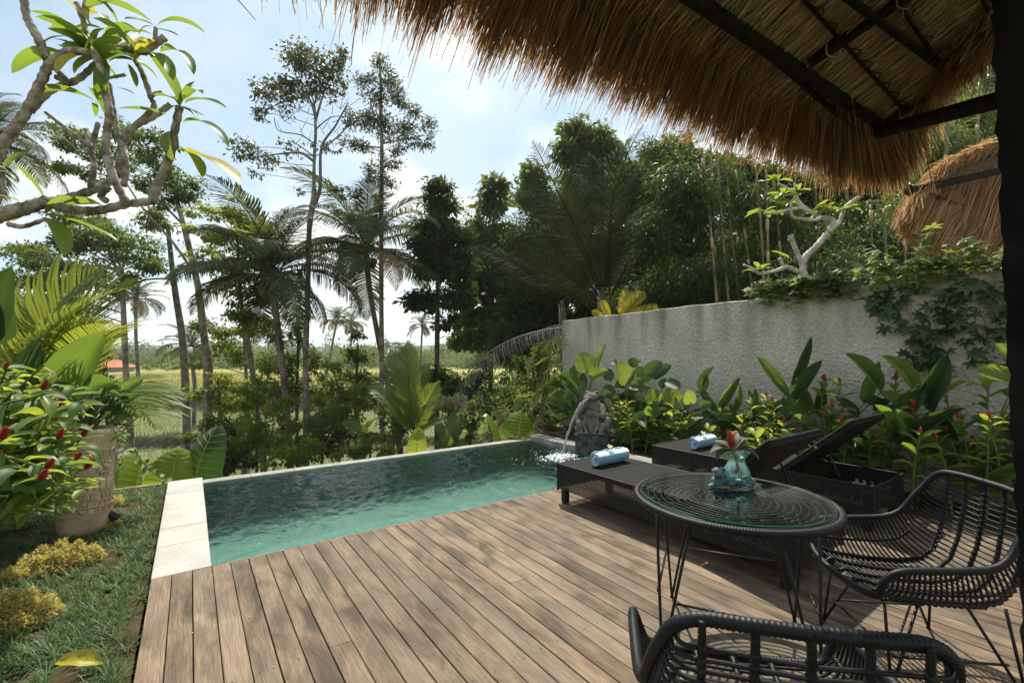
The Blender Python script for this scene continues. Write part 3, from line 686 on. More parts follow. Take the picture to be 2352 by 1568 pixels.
def build_roof():
    rng = np.random.default_rng(21)
    # eave tips, read off along the fringe
    tip_px = [(420, -130, 1.27), (560, -62, 1.26), (690, 4, 1.25), (820, 52, 1.24), (1000, 118, 1.23), (1250, 212, 1.22), (1500, 302, 1.20), (1650, 352, 1.16), (1800, 402, 1.08), (1950, 440, .96), (2050, 455, .84)]
    tips = np.array([tuple(aty(a, b, c)) for a, b, c in tip_px])
    end_px = [(2075, 440, .80), (2105, 350, .70), (2140, 280, .58), (2185, 205, .45), (2240, 150, .33)]
    tips = np.vstack([tips, np.array([tuple(aty(a, b, c)) for a, b, c in end_px])])
    ev = lambda t: BEAM0 + (CORNER - BEAM0)*t
    roots = [ev((x - BEAM0.x)/(CORNER.x - BEAM0.x)) for x in (-.75, -.35, .1, .35, .62, 1.0, 1.45, 1.75, 2.1, 2.42, 2.66)]
    g2 = on_roof(2284, 131)
    roots += [CORNER + (g2 - CORNER)*t for t in (.05, .25, .5, .8, 1.15)]
    roots = np.array([tuple(r) for r in roots])
    par = np.r_[0, np.cumsum(np.linalg.norm(np.diff(tips, axis=0), axis=1)*.6 + np.linalg.norm(np.diff(roots, axis=0), axis=1)*.6)]
    def lay(n, lift0, lift1, back0, back1, wid, jit=.04, cut=1.0, lo=0, clump=True):
        u = rng.uniform(lo, par[-1], n)
        if clump: u = u + .02*np.sin(u*41) + .012*np.sin(u*97 + 1)
        u = np.clip(u, 0, par[-1])
        A = np.stack([np.interp(u, par, roots[:, i]) for i in range(3)], 1); B = np.stack([np.interp(u, par, tips[:, i]) for i in range(3)], 1)
        d = B - A; A = A - d*rng.uniform(back0, back1, (n, 1)); A[:, 2] += rng.uniform(lift0, lift1, n)
        ln = rng.uniform(.66, .95, n)*cut + .035*np.sin(u*23) + .022*np.sin(u*61)
        B = A + (B - A)*ln[:, None]; B[:, 2] += rng.uniform(lift0, lift1, n)*.55; B[:, :2] += rng.normal(0, jit, (n, 2)); B[:, 2] += rng.normal(0, jit*.4, n)
        ci = (u*46 + .5*np.sin(u*31)).astype(int) % 997; cj = np.random.default_rng(5).normal(0, 1, (997, 3)); B = B + cj[ci]*np.array([.022, .020, .020]); stray = rng.random(n) < .025; B[stray] += rng.normal(0, .07, (int(stray.sum()), 3))
        mid = np.zeros((n, 3)); mid[:, 2] = rng.uniform(.01, .06, n)
        return strands(A, B, mid, rng.uniform(wid*.6, wid*1.3, n), rng, 4, None, .05)
    part('thatch_fringe', lay(13500, .02, .09, .05, .35, .0046, .03), M_STRAW, roof, 'stuff')
    part('thatch_fringe', lay(12000, .07, .22, .2, .6, .0050, .035, .96), M_STRAW, roof, 'stuff')
    part('thatch_fringe', lay(5500, .02, .2, .0, .3, .0050, .05, 1.05), M_STRAW, roof, 'stuff')
    # solid thatch above the eave so no sun leaks through, then the slope overhead
    top = []; bot = []
    for q in range(len(roots)):
        a = Vector(roots[q]); b = Vector(tips[q]); d = b - a
        m_ = a + d*.62
        bot.append((a + Vector((0, 0, .075)), m_ + Vector((0, 0, .12)))); top.append((a + Vector((0, 0, .3)), m_ + Vector((0, 0, .25))))
    mb = MB(); n = len(roots)
    V = [tuple(p) for q in range(n) for p in (bot[q][0], bot[q][1], top[q][1], top[q][0])]
    mb.add(V, [(q*4 + j, q*4 + (j+1) % 4, (q+1)*4 + (j+1) % 4, (q+1)*4 + j) for q in range(n-1) for j in range(4)])
    part('thatch_core', mb, M_STRAW2, roof)
    mb = MB(); xl, xr = -3.0, CORNER.x + .06; yb = -3.2
    pts = [(xl, .85), (xr, .80), (xr, yb), (xl, yb)]
    mb.add([(x, y, roof_z(x, y) + .085) for x, y in pts] + [(x, y, roof_z(x, y) + .36) for x, y in pts], [(0,1,2,3),(4,7,6,5),(0,4,5,1),(1,5,6,2),(2,6,7,3),(3,7,4,0)])
    part('thatch_core', mb, M_STRAW2, roof)
    # courses of straw seen from below, each tied over a batten
    step = .165; y = .80; c = 0; bat = MB(); cord = MB()
    while y > -1.15:
        n = 3300; x = rng.uniform(-.2, CORNER.x + .05, n)
        yy = y - rng.uniform(.0, .03, n)
        A = np.stack([x, yy - .075 + rng.normal(0, .02, n), roof_z(x, yy) + .080 + rng.uniform(-.008, .008, n)], 1); A[:, 2] += .03*RISE
        L_ = rng.uniform(.14, .27, n)
        B = A + np.stack([rng.normal(0, .018, n), L_, -L_*RISE - .0 + rng.normal(0, .006, n)], 1); B[:, 2] = roof_z(B[:, 0], B[:, 1]) + .018 + rng.uniform(-.014, .020, n)
        mid = np.zeros((n, 3)); mid[:, 2] = rng.uniform(-.022, -.002, n)
        part('thatch_course', strands(A, B, mid, rng.uniform(.003, .007, n), rng, 2), M_STRAW2, roof, 'stuff')
        bp = [Vector((xx, y + .012, roof_z(xx, y) + .004 + .003*math.sin(xx*4 + c))) for xx in np.linspace(-.3, CORNER.x, 14)]
        bat.tube(bp, .0075 if c % 4 else .012, 6)
        xs = np.arange(-.2, CORNER.x, .058)
        zz = [Vector((xx, y + (.018 if q % 2 else -.014), roof_z(xx, y) + (.008 if q % 2 else .006))) for q, xx in enumerate(xs)]
        cord.tube(zz, .0032, 4)
        y -= step; c += 1
    part('batten', bat, M_BLACKWOOD, roof); part('binding_cord', cord, mat_plain('black_cord', (0.015, 0.013, 0.012), rough=.8), roof)
    # beams
    def bar(name, p, q, w, h, z=0.0):
        mb = MB(); p = Vector(p) + Vector((0, 0, z)); q = Vector(q) + Vector((0, 0, z)); mb.beam(p, q, w, h); part(name, mb, M_BLACKWOOD, roof, None, False)
    e = (CORNER - BEAM0).normalized()
    bar('eave_beam', BEAM0 - e*2.6, CORNER + e*.015, .03, .044)
    gd = (g2 - CORNER).normalized()
    bar('gable_rafter', CORNER + Vector((0, 0, .02)), CORNER + gd*3.0 + Vector((0, 0, .02)), .03, .042, -.01)
    r1, r2 = on_roof(1856, 150), on_roof(2077, -2)
    rd = (r2 - r1).normalized(); bar('rafter', r1 + Vector((0,0,.012)), r1 + rd*3.0, .034, .045)
    for k in (1, 2): bar('rafter', r1 - e*.95*k + Vector((0,0,.012)), r1 - e*.95*k + rd*3.0, .034, .045)
    s1, s2 = on_roof(1990, 20), on_roof(2150, 140)
    bar('purlin_pole', s1 - (s2 - s1)*2.0, s1 + (s2 - s1)*1.15, .02, .02, -.012)
    pp = Vector((0, 0, CAM_H)) + ray(2290, 224)*1.55
    tb = MB(); tb.tube([CORNER + Vector((-.02, 0, -.035)), CORNER + (pp - CORNER)*.5 + Vector((0, 0, -.02)), CORNER + (pp - CORNER)*1.6], .030, 10); part('tie_pole', tb, M_BLACKWOOD, roof)
    kb = MB(); kb.tube([CORNER + (pp - CORNER)*.5 + Vector((-.03, -.03, -.055)), CORNER + (pp - CORNER)*.5 + Vector((-.034, -.03, -.062))], .012, 8); part('bolt', kb, mat_plain('dull_bolt', (.1, .1, .1), rough=.5, metal=.6), roof)
    # loops of dry grass tying the rafters
    tie = MB(); rnd = random.Random(4)
    for (a, b) in ((r1, r1 + rd*1.1), (CORNER, CORNER + gd*1.2)):
        for k in range(5):
            c0 = a + (b - a)*((k + .35)/5.0); sx = e*.022; up = Vector((0, 0, .030)); u = (b - a).normalized()
            P = [c0 - sx + up, c0 - sx*1.1 - up*.9, c0 + sx*1.1 - up*.9 + u*.02, c0 + sx + up + u*.03]
            tie.tube(catmull(P, 5), .0022, 4)
            Q = [c0 + sx - up*.6, c0 + sx*1.3 - up*1.1 + Vector((rnd.uniform(-.01, .01), 0, 0)), c0 + sx*1.1 - up*rnd.uniform(1.4, 2.0)]
            tie.tube(catmull(Q, 4), [.002]*9, 3)
    part('straw_tie', tie, M_STRAW2, roof)
    # a few long loose straws
    ls = MB()
    for a, b in (((822, 40), (806, 152)), ((540, -6), (586, 46)), ((1897, 270), (1893, 330)), ((2110, 300), (2140, 420))):
        A, B = at(*a, 1.75 if a[0] < 1800 else 2.3), at(*b, 1.74 if a[0] < 1800 else 2.28)
        m_ = (A + B)/2 + RGT*rnd.uniform(-.012, .012)
        ls.tube(catmull([A, m_, B], 5), np.linspace(.0028, .0016, 11), 4)
    part('loose_straw', ls, M_STRAW, roof)
build_roof()

# ---- second thatch beyond the wall
roof2 = thing('thatched_pavilion_roof', 'smaller sunlit thatched roof rising behind the vine covered wall', 'roof', (8.6, 1.6, 3))
def build_roof2():
    rng = np.random.default_rng(8)
    D0 = 5.9
    ridge = np.array([tuple(at(p[0] + 18, p[1] - 2, d)) for p, d in (((2066, 500), 5.35), ((2092, 452), 5.5), ((2140, 398), 5.7), ((2195, 365), 5.8), ((2260, 338), 5.9), ((2360, 300), 6.0), ((2480, 262), 6.1))])
    edge = np.array([tuple(at(p[0] + 18, p[1] - 2, d)) for p, d in (((2053, 512), 5.3), ((2064, 530), 5.25), ((2100, 548), 5.2), ((2150, 565), 5.2), ((2225, 586), 5.2), ((2320, 596), 5.2), ((2450, 606), 5.2))])
    inner = np.array([tuple(at(p[0] + 18, p[1] - 2, d)) for p, d in (((2072, 500), 5.45), ((2100, 462), 5.6), ((2136, 436), 5.8), ((2190, 452), 5.85), ((2250, 470), 5.9), ((2350, 480), 6.0), ((2470, 490), 6.1))])
    def lay(n, A_, B_, lift, jit, cut, wid, fall):
        u = rng.uniform(0, len(A_) - 1, n); k = np.arange(len(A_))
        A = np.stack([np.interp(u, k, A_[:, i]) for i in range(3)], 1); B = np.stack([np.interp(np.clip(u - 1.1 + rng.normal(0, .15, n), 0, len(A_) - 1), k, B_[:, i]) for i in range(3)], 1)
        A = A + rng.normal(0, .03, (n, 3)); A[:, 2] += lift*rng.random(n)
        B = A + (B - A)*(rng.uniform(.62, 1.05, n)*cut)[:, None] + rng.normal(0, jit, (n, 3))
        mid = np.zeros((n, 3)); mid[:, 2] = rng.uniform(.0, .10, n)
        return strands(A, B, mid, rng.uniform(wid*.6, wid*1.3, n), rng, 3, None, fall)
    cm_ = np.array([0, 0, CAM_H]); sh = (ridge - cm_)*.06; s2 = (edge - cm_)*.02; part('thatch_fringe', lay(5000, ridge + sh, edge + s2, .06, .035, 1.0, .013, .05), M_STRAW_B, roof2, 'stuff')
    part('thatch_fringe', lay(6000, inner, edge, .03, .03, .98, .013, .05), M_STRAW_B, roof2, 'stuff')
    # straw lying along the verge
    n = 2600; u = rng.uniform(0, 5.4, n); k = np.arange(7)
    A = np.stack([np.interp(u + .7, k, ridge[:, i]) for i in range(3)], 1) + rng.normal(0, .035, (n, 3)); B = np.stack([np.interp(u, k, ridge[:, i]) for i in range(3)], 1) + rng.normal(0, .05, (n, 3)); B[:, 2] -= .03
    mid = np.zeros((n, 3)); mid[:, 2] = rng.uniform(0, .06, n)
    part('thatch_verge', strands(A, B, mid, rng.uniform(.008, .016, n), rng, 3), M_STRAW_B, roof2, 'stuff')
    mb = MB()
    back = Vector((.9, .7, .1))
    P = [(Vector(ridge[i])*.9 + Vector(inner[i])*.1, Vector(ridge[i])*.75 + Vector(edge[i])*.25 + Vector((.12, .1, .04)), Vector(inner[i])*.85 + Vector(edge[i])*.15 + Vector((.25, .2, .06))) for i in range(7)]
    V = [tuple(p) for r_ in P for p in r_]
    mb.add(V, [(i*3 + j, i*3 + (j+1) % 3, i*3 + 3 + (j+1) % 3, i*3 + 3 + j) for i in range(6) for j in range(3)])
    part('thatch_core', mb, mat_plain('old_brown_thatch', (0.06, 0.035, 0.018), (0.16, 0.10, 0.05), .9, 30, .8), roof2)
    b = MB(); b.beam(at(2080, 432, 5.55), at(2420, 560, 5.7), .05, .09); part('eave_beam', b, M_BLACKWOOD, roof2, None, False)
    b = MB(); b.beam(at(2084, 440, 5.5), at(2330, 385, 5.6), .05, .08); part('gable_rafter', b, M_BLACKWOOD, roof2, None, False)
build_roof2()

# ---- rough dark post at the right
def build_post():
    e0 = at(2276, 0, 1.26); e1 = at(2302, 600, 1.26); e2 = at(2352, 1560, 1.26)
    def edge(z):
        zs = [e2.z, e1.z, e0.z]; xs = [e2.x, e1.x, e0.x]; ys = [e2.y, e1.y, e0.y]
        if z < e2.z: t = (z - e1.z)/(e2.z - e1.z); return e1.x + (e2.x - e1.x)*t, e1.y + (e2.y - e1.y)*t
        return float(np.interp(z, zs, xs)), float(np.interp(z, zs, ys))
    n, k = 90, 28; rng = random.Random(2); V = []
    v_r = Vector((RGT.x, RGT.y)); v_f = Vector((FWD.x, FWD.y)); W = .24
    for i in range(n):
        z = -.005 + i*(2.78/(n-1)); x, y = edge(max(z, 0.15))
        ex, ey = edge(1.4)
        for j in range(k):
            t = j/k*4; s_ = int(t); f = t - s_
            a, b = [(0 + f, 0), (1, f), (1 - f, 1), (0, 1 - f)][s_]
            wob = .0035*math.sin(z*31 + j*2.1) + .003*math.sin(z*67 + j*5) + rng.uniform(-.0022, .0022)
            rc = .012*(1 if (min(f, 1-f) < .02) else 0)
            q = Vector((x + a*W + wob*(1 if a < .5 else -1) + (rc if a < .5 else -rc), y - b*W + wob))
            V.append((q.x, q.y, z))
    Q = [(i*k + j, i*k + (j+1) % k, (i+1)*k + (j+1) % k, (i+1)*k + j) for i in range(n-1) for j in range(k)]
    mb = MB(); mb.add(V, Q)
    tag(link('roof_post', mb.mesh('roof_post', mat_plain('dark_rough_timber', (0.005, 0.005, 0.005), (0.016, 0.0155, 0.015), .85, 7, .6, spec=.15, bscale=40, dist=.01))), 'rough blackened roof post standing at the right edge', 'post')
build_post()
# ================================================================== furniture and objects on the deck
M_WRAP = mat_plain('black_wicker_wrap', (0.005, 0.006, 0.007), (0.013, 0.015, 0.017), .5, 30, .25, spec=.28, bscale=120, dist=.002)
M_ROD = mat_plain('black_rod', (0.006, 0.006, 0.007), (0.013, 0.013, 0.014), .45, 20, .1, spec=.35)
def mat_weave(name, sx, sy, axes):
    """woven flat wicker: strands over and under, in relief"""
    m, nt, N, L, out = nmat(name)
    p = N.new('ShaderNodeBsdfPrincipled'); setp(p, Roughness=.6); p.inputs['Specular IOR Level'].default_value = .16
    tc = N.new('ShaderNodeTexCoord'); sp = N.new('ShaderNodeSeparateXYZ'); L.new(tc.outputs['Object'], sp.inputs[0])
    def wave(sock, f, ph=0.0):
        a = N.new('ShaderNodeMath'); a.operation = 'MULTIPLY_ADD'; L.new(sock, a.inputs[0]); a.inputs[1].default_value = f; a.inputs[2].default_value = ph
        b = N.new('ShaderNodeMath'); b.operation = 'SINE'; L.new(a.outputs[0], b.inputs[0]); return b.outputs[0]
    u, v = sp.outputs[axes[0]], sp.outputs[axes[1]]
    a = wave(u, math.pi/sx); b = wave(v, math.pi/sy)
    mu = N.new('ShaderNodeMath'); mu.operation = 'MULTIPLY'; L.new(a, mu.inputs[0]); L.new(b, mu.inputs[1])
    ab = N.new('ShaderNodeMath'); ab.operation = 'ABSOLUTE'; L.new(b, ab.inputs[0])
    sm = N.new('ShaderNodeMath'); sm.operation = 'MULTIPLY_ADD'; L.new(mu.outputs[0], sm.inputs[0]); sm.inputs[1].default_value = .5; L.new(ab.outputs[0], sm.inputs[2])
    r = N.new('ShaderNodeMapRange'); r.inputs[1].default_value = -.1; r.inputs[2].default_value = 1.2; L.new(sm.outputs[0], r.inputs[0])
    c = mixc(N, L, (0.006, 0.006, 0.006), (0.026, 0.024, 0.024), r.outputs[0]); L.new(c, p.inputs['Base Color'])
    L.new(bump(N, L, sm.outputs[0], .9, .004), p.inputs['Normal']); L.new(p.outputs[0], out.inputs[0]); return m
M_WEAVE_TOP = mat_weave('woven_wicker_flat', .0105, .0105, (0, 1))
M_WEAVE = mat_plain('woven_wicker_strand', (0.009, 0.009, 0.009), (0.020, 0.019, 0.018), .5, 25, .2, spec=.28)

def wrapped(path, r, period=.011, amp=.13, k=8, step=None):
    P = resample(path, step or period/3.0); n = len(P)
    rad = r*(1 + amp*(np.abs(np.sin(np.arange(n)*(math.pi/3.0))) - .6))
    mb = MB(); mb.tube(P, rad, k); return mb

# ---- chairs: black wicker armchairs on rod legs
def rail_path():
    h = [(.0, -.375, .880), (.12, -.370, .880), (.215, -.352, .872), (.268, -.332, .838), (.292, -.302, .782), (.308, -.255, .715), (.322, -.195, .628), (.331, -.11, .586), (.334, .05, .572), (.334, .19, .564), (.330, .255, .548), (.320, .292, .510), (.306, .300, .470), (.282, .298, .428), (.22, .312, .408), (.11, .322, .398), (0, .326, .395)]
    R_ = catmull(h, 6); L_ = [Vector((-p.x, p.y, p.z)) for p in reversed(R_)][1:-1]
    return R_ + L_ + [R_[0]], R_
def make_chair(label, M):
    t = thing('wicker_armchair', label, 'chair', (0, 0, 0), 'black wicker armchairs round the glass table')
    full, half = rail_path()
    part('frame', wrapped(full, .0165), M_WRAP, t)
    h = np.array([tuple(p) for p in half]); 
    arm = h[(h[:, 2] > .54) & (h[:, 0] > .26)]          # from the back corner to the arm front
    arm = arm[::-1]
    da = np.r_[0, np.cumsum(np.linalg.norm(np.diff(arm, axis=0), axis=1))]; da /= da[-1]
    bot = np.array([(.285, .415), (.20, .392), (.05, .375), (-.12, .372), (-.225, .392), (-.285, .45), (-.325, .56), (-.352, .70), (-.366, .80), (-.370, .845)])
    db = np.r_[0, np.cumsum(np.linalg.norm(np.diff(bot, axis=0), axis=1))]; db /= db[-1]
    B = lambda s: np.array([np.interp(s, db, bot[:, 0]), np.interp(s, db, bot[:, 1])])
    A = lambda s: np.array([np.interp(s, da, arm[:, i]) for i in range(3)])
    nr = 37; side_pts = {1: [], -1: []}
    for i in range(nr):
        s = .015 + .955*i/(nr - 1)
        a = A(min(1, s*1.0)); b = B(s)
        w = .60 + .0*s
        pts = []
        y_m = a[1]*.55 + b[0]*.45; z_m = b[1] + (a[2] - b[1])*.42
        bx = .262 - .05*max(0, s - .55)
        pts = [(a[0] - .004, a[1], a[2]), (a[0] - .012, y_m*.5 + a[1]*.5, (a[2] + z_m)/2), (min(a[0], .318) - .012, y_m, z_m), (bx, y_m*.25 + b[0]*.75, b[1] + (a[2] - b[1])*.10), (bx*.72, b[0], b[1] + .002), (0, b[0] - .006, b[1] - .004)]
        R_ = catmull(pts, 4); P = R_ + [Vector((-p.x, p.y, p.z)) for p in reversed(R_[:-1])]
        mb = MB(); mb.tube(P, .0052, 6); part('rib', mb, M_ROD, t)
        side_pts[1].append(Vector(pts[2])); side_pts[-1].append(Vector((-pts[2][0], pts[2][1], pts[2][2])))
    knots = MB()
    for x in (-.235, -.118, 0, .118, .235):
        P = []
        for s in np.linspace(0, 1, 26):
            b = B(s); xx = x*(1 - .10*s); bow = .012*(x/.235)**2
            P.append((xx, b[0] + bow*(.4 if s > .6 else 0) - .004, b[1] + bow*(1 if s < .6 else 0) + .004))
        P = [(x*1.0, .318 - .02*(abs(x)/.235)**2, .402)] + P + [(x*.9, -.371, .878)]
        part('support', wrapped(catmull(P, 2), .0098 if abs(x) < .2 else .0088, .012, .18, 7), M_WRAP, t)
        for i in range(0, nr):
            b = B(.015 + .955*i/(nr - 1)); knots.sphere((x*(1 - .10*(i/nr)), b[0] - .003, b[1] + .003), (.013, .0125, .0125), 6, 4)
    for sd in (1, -1):
        P = side_pts[sd][:23]; mb = wrapped(catmull(P, 2), .0075, .012, .15, 6); part('side_rail', mb, M_WRAP, t)
        for p in P: knots.sphere(tuple(p), .0105, 6, 4)
    part('knot', knots, M_WRAP, t, 'stuff')
    fr = MB()
    for x in (-.2, .2): fr.tube([(x, .24, .372), (x, -.2, .360)], .008, 6)
    part('under_frame', fr, M_ROD, t)
    for sx in (1, -1):
        for sy in (1, -1):
            mb = MB(); foot = Vector((sx*.275, sy*.27 - .02, .004))
            mb.tube([(sx*.20, sy*.10 - .02, .365), tuple(foot)], .0068, 7); mb.tube([(sx*.21, sy*.25 - .02, .368), tuple(foot)], .0068, 7)
            mb.lathe([(0.0, 0), (.011, 0), (.011, .008), (0, .008)], 8, (foot.x, foot.y, -.001)); part('leg', mb, M_ROD, t)
    for a, b in (((.245, .215, .14), (.245, -.245, .14)), ((-.245, .215, .14), (-.245, -.245, .14)), ((.245, .215, .14), (-.245, .215, .14)), ((.24, -.2, .2), (-.24, .2, .2))):
        mb = MB(); mb.tube([a, b], .0055, 6); part('stretcher', mb, M_ROD, t)
    t.matrix_basis = M; WORLD_OF[t.name] = M
    return t
def facing(x, y, d, z=0.0):
    a = math.atan2(-d[0], d[1]); return Matrix.Translation((x, y, z)) @ Matrix.Rotation(a, 4, 'Z')
chair_near = make_chair('black wicker armchair seen from behind, its wrapped backrest nearest the viewer', facing(1.335, .672, (.74, .672)))
copy_thing(chair_near, facing(2.865, .72, (-.735, .678)) @ Matrix.Scale(.965, 4), 'black wicker armchair side on to the table, beside the rough roof post')

# ---- round table
TC = Vector((2.295, 1.275, 0))
M_GLASS_EDGE = mat_plain('green_glass_edge', (0.03, 0.22, 0.15), (0.05, 0.32, 0.22), .08, 4)
def mat_sheet_glass(name, tint, rough=.0, ior=1.5, boost=1.0):
    m, nt, N, L, out = nmat(name)
    fr = N.new('ShaderNodeFresnel'); fr.inputs[0].default_value = ior
    b = N.new('ShaderNodeMath'); b.operation = 'MULTIPLY'; b.use_clamp = True; b.inputs[1].default_value = boost; L.new(fr.outputs[0], b.inputs[0])
    gl = N.new('ShaderNodeBsdfGlossy'); gl.inputs['Roughness'].default_value = rough; tr = N.new('ShaderNodeBsdfTransparent'); tr.inputs[0].default_value = rgb(tint)
    mx = N.new('ShaderNodeMixShader'); L.new(b.outputs[0], mx.inputs[0]); L.new(tr.outputs[0], mx.inputs[1]); L.new(gl.outputs[0], mx.inputs[2]); L.new(mx.outputs[0], out.inputs[0]); return m
def build_table():
    t = thing('round_table', 'round black wicker table with a glass top and thin rod legs', 'table', TC)
    circ = lambda r, z, n=72: [TC + Vector((r*math.cos(a), r*math.sin(a), z)) for a in np.linspace(0, 2*math.pi, n)]
    part('rim', wrapped(circ(.468, .716, 170), .019, .012, .13, 9), M_WRAP, t)
    part('inner_rim', wrapped(circ(.446, .722, 110), .008, .012, .1, 6), M_WRAP, t)
    r = .05
    while r < .44:
        pts = [TC + Vector(((r + .0022*math.sin(6*a))*math.cos(a), (r + .0022*math.sin(6*a))*math.sin(a), .716 - .004*abs(math.sin(3*a)))) for a in np.linspace(0, 2*math.pi, 60)]
        mb = MB(); mb.tube(pts, .0058, 6); part('ring', mb, M_ROD, t); r += .0325
    for k in range(6):
        a = k*math.pi/3 + .35; d = Vector((math.cos(a), math.sin(a), 0))
        mb = wrapped([TC + d*.02 + Vector((0, 0, .706)), TC + d*.455 + Vector((0, 0, .706))], .007, .012, .2, 6)
        part('spoke', mb, M_WRAP, t)
    n = 96; top = .7445; th = .0065
    mb = MB(); V = [tuple(TC + Vector((.446*math.cos(a), .446*math.sin(a), top))) for a in np.linspace(0, 2*math.pi, n + 1)[:-1]]
    c = tuple(TC + Vector((0, 0, top))); mb.add(V + [c], None, [(i, (i+1) % n, n) for i in range(n)])
    part('glass_top', mb, mat_sheet_glass('table_glass', (0.86, 0.95, 0.92), .0, 1.5, 1.25), t, None, False)
    mb = MB(); mb.lathe([(.4465, top - th), (.4485, top - th*.5), (.4465, top)], n, TC); part('glass_edge', mb, M_GLASS_EDGE, t)
    for k in range(4):
        a = k*math.pi/2 - .24; foot = TC + Vector((.45*math.cos(a), .45*math.sin(a), .004)); mb = MB()
        for da in (-.32, .32): mb.tube([TC + Vector((.395*math.cos(a + da), .395*math.sin(a + da), .708)), foot], .0072, 8)
        mb.lathe([(0, 0), (.012, 0), (.012, .008), (0, .008)], 8, (foot.x, foot.y, -.001)); part('leg', mb, M_ROD, t)
    for k in range(4):
        a = k*math.pi/2 - .24; b = a + math.pi/2; z1, z2 = (.30, .30)
        p = TC + Vector((.424*math.cos(a + .15), .424*math.sin(a + .15), z1)); q = TC + Vector((.424*math.cos(b - .15), .424*math.sin(b - .15), z2))
        mb = MB(); mb.tube([p, q], .006, 7); part('stretcher', mb, M_ROD, t)
build_table()

# ---- melted glass vase on driftwood, with a flower
def build_vase():
    base = atz(1678, 1118, .745); ax = Vector((.82, -.57, 0)).normalized()
    t = thing('glass_vase', 'melted aqua glass vase slumped over a piece of teal driftwood on the table', 'vase', base)
    # driftwood: lumps along a short log
    bm = bmesh.new(); rnd = random.Random(5)
    def lump(c, r, s=1.0):
        M = Matrix.Translation(c) @ Matrix.Diagonal((*r, 1)); bmesh.ops.create_icosphere(bm, subdivisions=2, radius=1, matrix=M)
    c0 = base + ax*.015
    side = Vector((-ax.y, ax.x, 0))
    for k in range(9):
        u = -.085 + k*.021; lump(c0 + ax*u + side*rnd.uniform(-.01, .01) + Vector((0, 0, .030 + rnd.uniform(-.004, .006))), (.030, .032, .030))
    lump(c0 - ax*.075 + Vector((0, 0, .065)), (.034, .028, .036)); lump(c0 - ax*.092 + Vector((0, 0, .088)), (.026, .022, .018)); lump(c0 - ax*.052 + side*.02 + Vector((0, 0, .085)), (.022, .018, .020))
    lump(c0 - ax*.115 + Vector((0, 0, .012)), (.035, .012, .010)); lump(c0 + ax*.07 - side*.03 + Vector((0, 0, .018)), (.03, .016, .014)); lump(c0 + ax*.085 + Vector((0, 0, .028)), (.022, .034, .028))
    me = bpy.data.meshes.new('driftwood'); bm.to_mesh(me); bm.free()
    m, nt, N, L, out = nmat('teal_driftwood'); p = N.new('ShaderNodeBsdfPrincipled'); setp(p, Roughness=.6)
    c, n, vec = noise_col(N, L, (0.018, 0.030, 0.038), (0.13, 0.26, 0.30), 26, 6, .36, .66, stretch=(1, 1, 2)); L.new(c, p.inputs['Base Color'])
    b = N.new('ShaderNodeTexNoise'); b.inputs['Scale'].default_value = 60; b.inputs['Detail'].default_value = 6; L.new(vec, b.inputs['Vector']); L.new(bump(N, L, b.outputs[0], .9, .008), p.inputs['Normal']); L.new(p.outputs[0], out.inputs[0])
    me.materials.append(m); o = link('driftwood', me, t)
    md = o.modifiers.new('r', 'REMESH'); md.mode = 'VOXEL'; md.voxel_size = .0042; md.use_smooth_shade = True
    tx = bpy.data.textures.new('driftwood_lumps', 'CLOUDS'); tx.noise_scale = .03
    dm = o.modifiers.new('d', 'DISPLACE'); dm.texture = tx; dm.strength = .012; dm.texture_coords = 'GLOBAL'
    # the glass: wavy lip, narrow neck, sagging belly
    vc = c0 + ax*.02 + side*.002; z0 = .052
    prof = [(.0, .0), (.030, -.004), (.058, -.002), (.071, .012), (.070, .028), (.060, .050), (.048, .072), (.041, .092), (.043, .108), (.055, .124), (.066, .133)]
    k = 40
    def shell(off):
        V = []
        for i, (r, z) in enumerate(prof):
            f = i/(len(prof) - 1)
            for j in range(k):
                a = 2*math.pi*j/k; lip = f**4; rr = max(r - off, 0)*(1 + lip*.13*math.sin(5*a + .6) + (1 - f)*.10*math.cos(a - .5))
                sag = -.022*max(0, (1 - f) - .45)*2*max(0, math.cos(a - math.atan2(ax.y, ax.x)))
                V.append((vc.x + rr*math.cos(a), vc.y + rr*math.sin(a), base.z + z0 + z + (off*.8 if i < 3 else 0) + lip*.010*math.sin(5*a + 2) + sag))
        return V
    Vo, Vi = shell(0), shell(.0042); n = len(prof); off = n*k
    Q = [(i*k + j, i*k + (j+1) % k, (i+1)*k + (j+1) % k, (i+1)*k + j) for i in range(n-1) for j in range(k)]
    Q += [(off + i*k + j, off + (i+1)*k + j, off + (i+1)*k + (j+1) % k, off + i*k + (j+1) % k) for i in range(n-1) for j in range(k)]
    Q += [((n-1)*k + j, (n-1)*k + (j+1) % k, off + (n-1)*k + (j+1) % k, off + (n-1)*k + j) for j in range(k)]
    mb = MB(); mb.add(Vo + Vi, Q)
    m, nt, N, L, out = nmat('aqua_glass'); lw = N.new('ShaderNodeLayerWeight'); lw.inputs[0].default_value = .35
    tc_ = mixc(N, L, (0.95, 0.995, 0.98), (0.30, 0.72, 0.64), lw.outputs['Facing']); tr = N.new('ShaderNodeBsdfTransparent'); L.new(tc_, tr.inputs[0])
    gl = N.new('ShaderNodeBsdfGlossy'); gl.inputs['Roughness'].default_value = .03
    tl = N.new('ShaderNodeBsdfTranslucent'); tl.inputs[0].default_value = (0.55, 0.92, 0.85, 1)
    f1 = N.new('ShaderNodeMath'); f1.operation = 'MULTIPLY'; f1.inputs[1].default_value = .55; L.new(lw.outputs['Facing'], f1.inputs[0])
    m1 = N.new('ShaderNodeMixShader'); L.new(f1.outputs[0], m1.inputs[0]); L.new(tr.outputs[0], m1.inputs[1]); L.new(tl.outputs[0], m1.inputs[2])
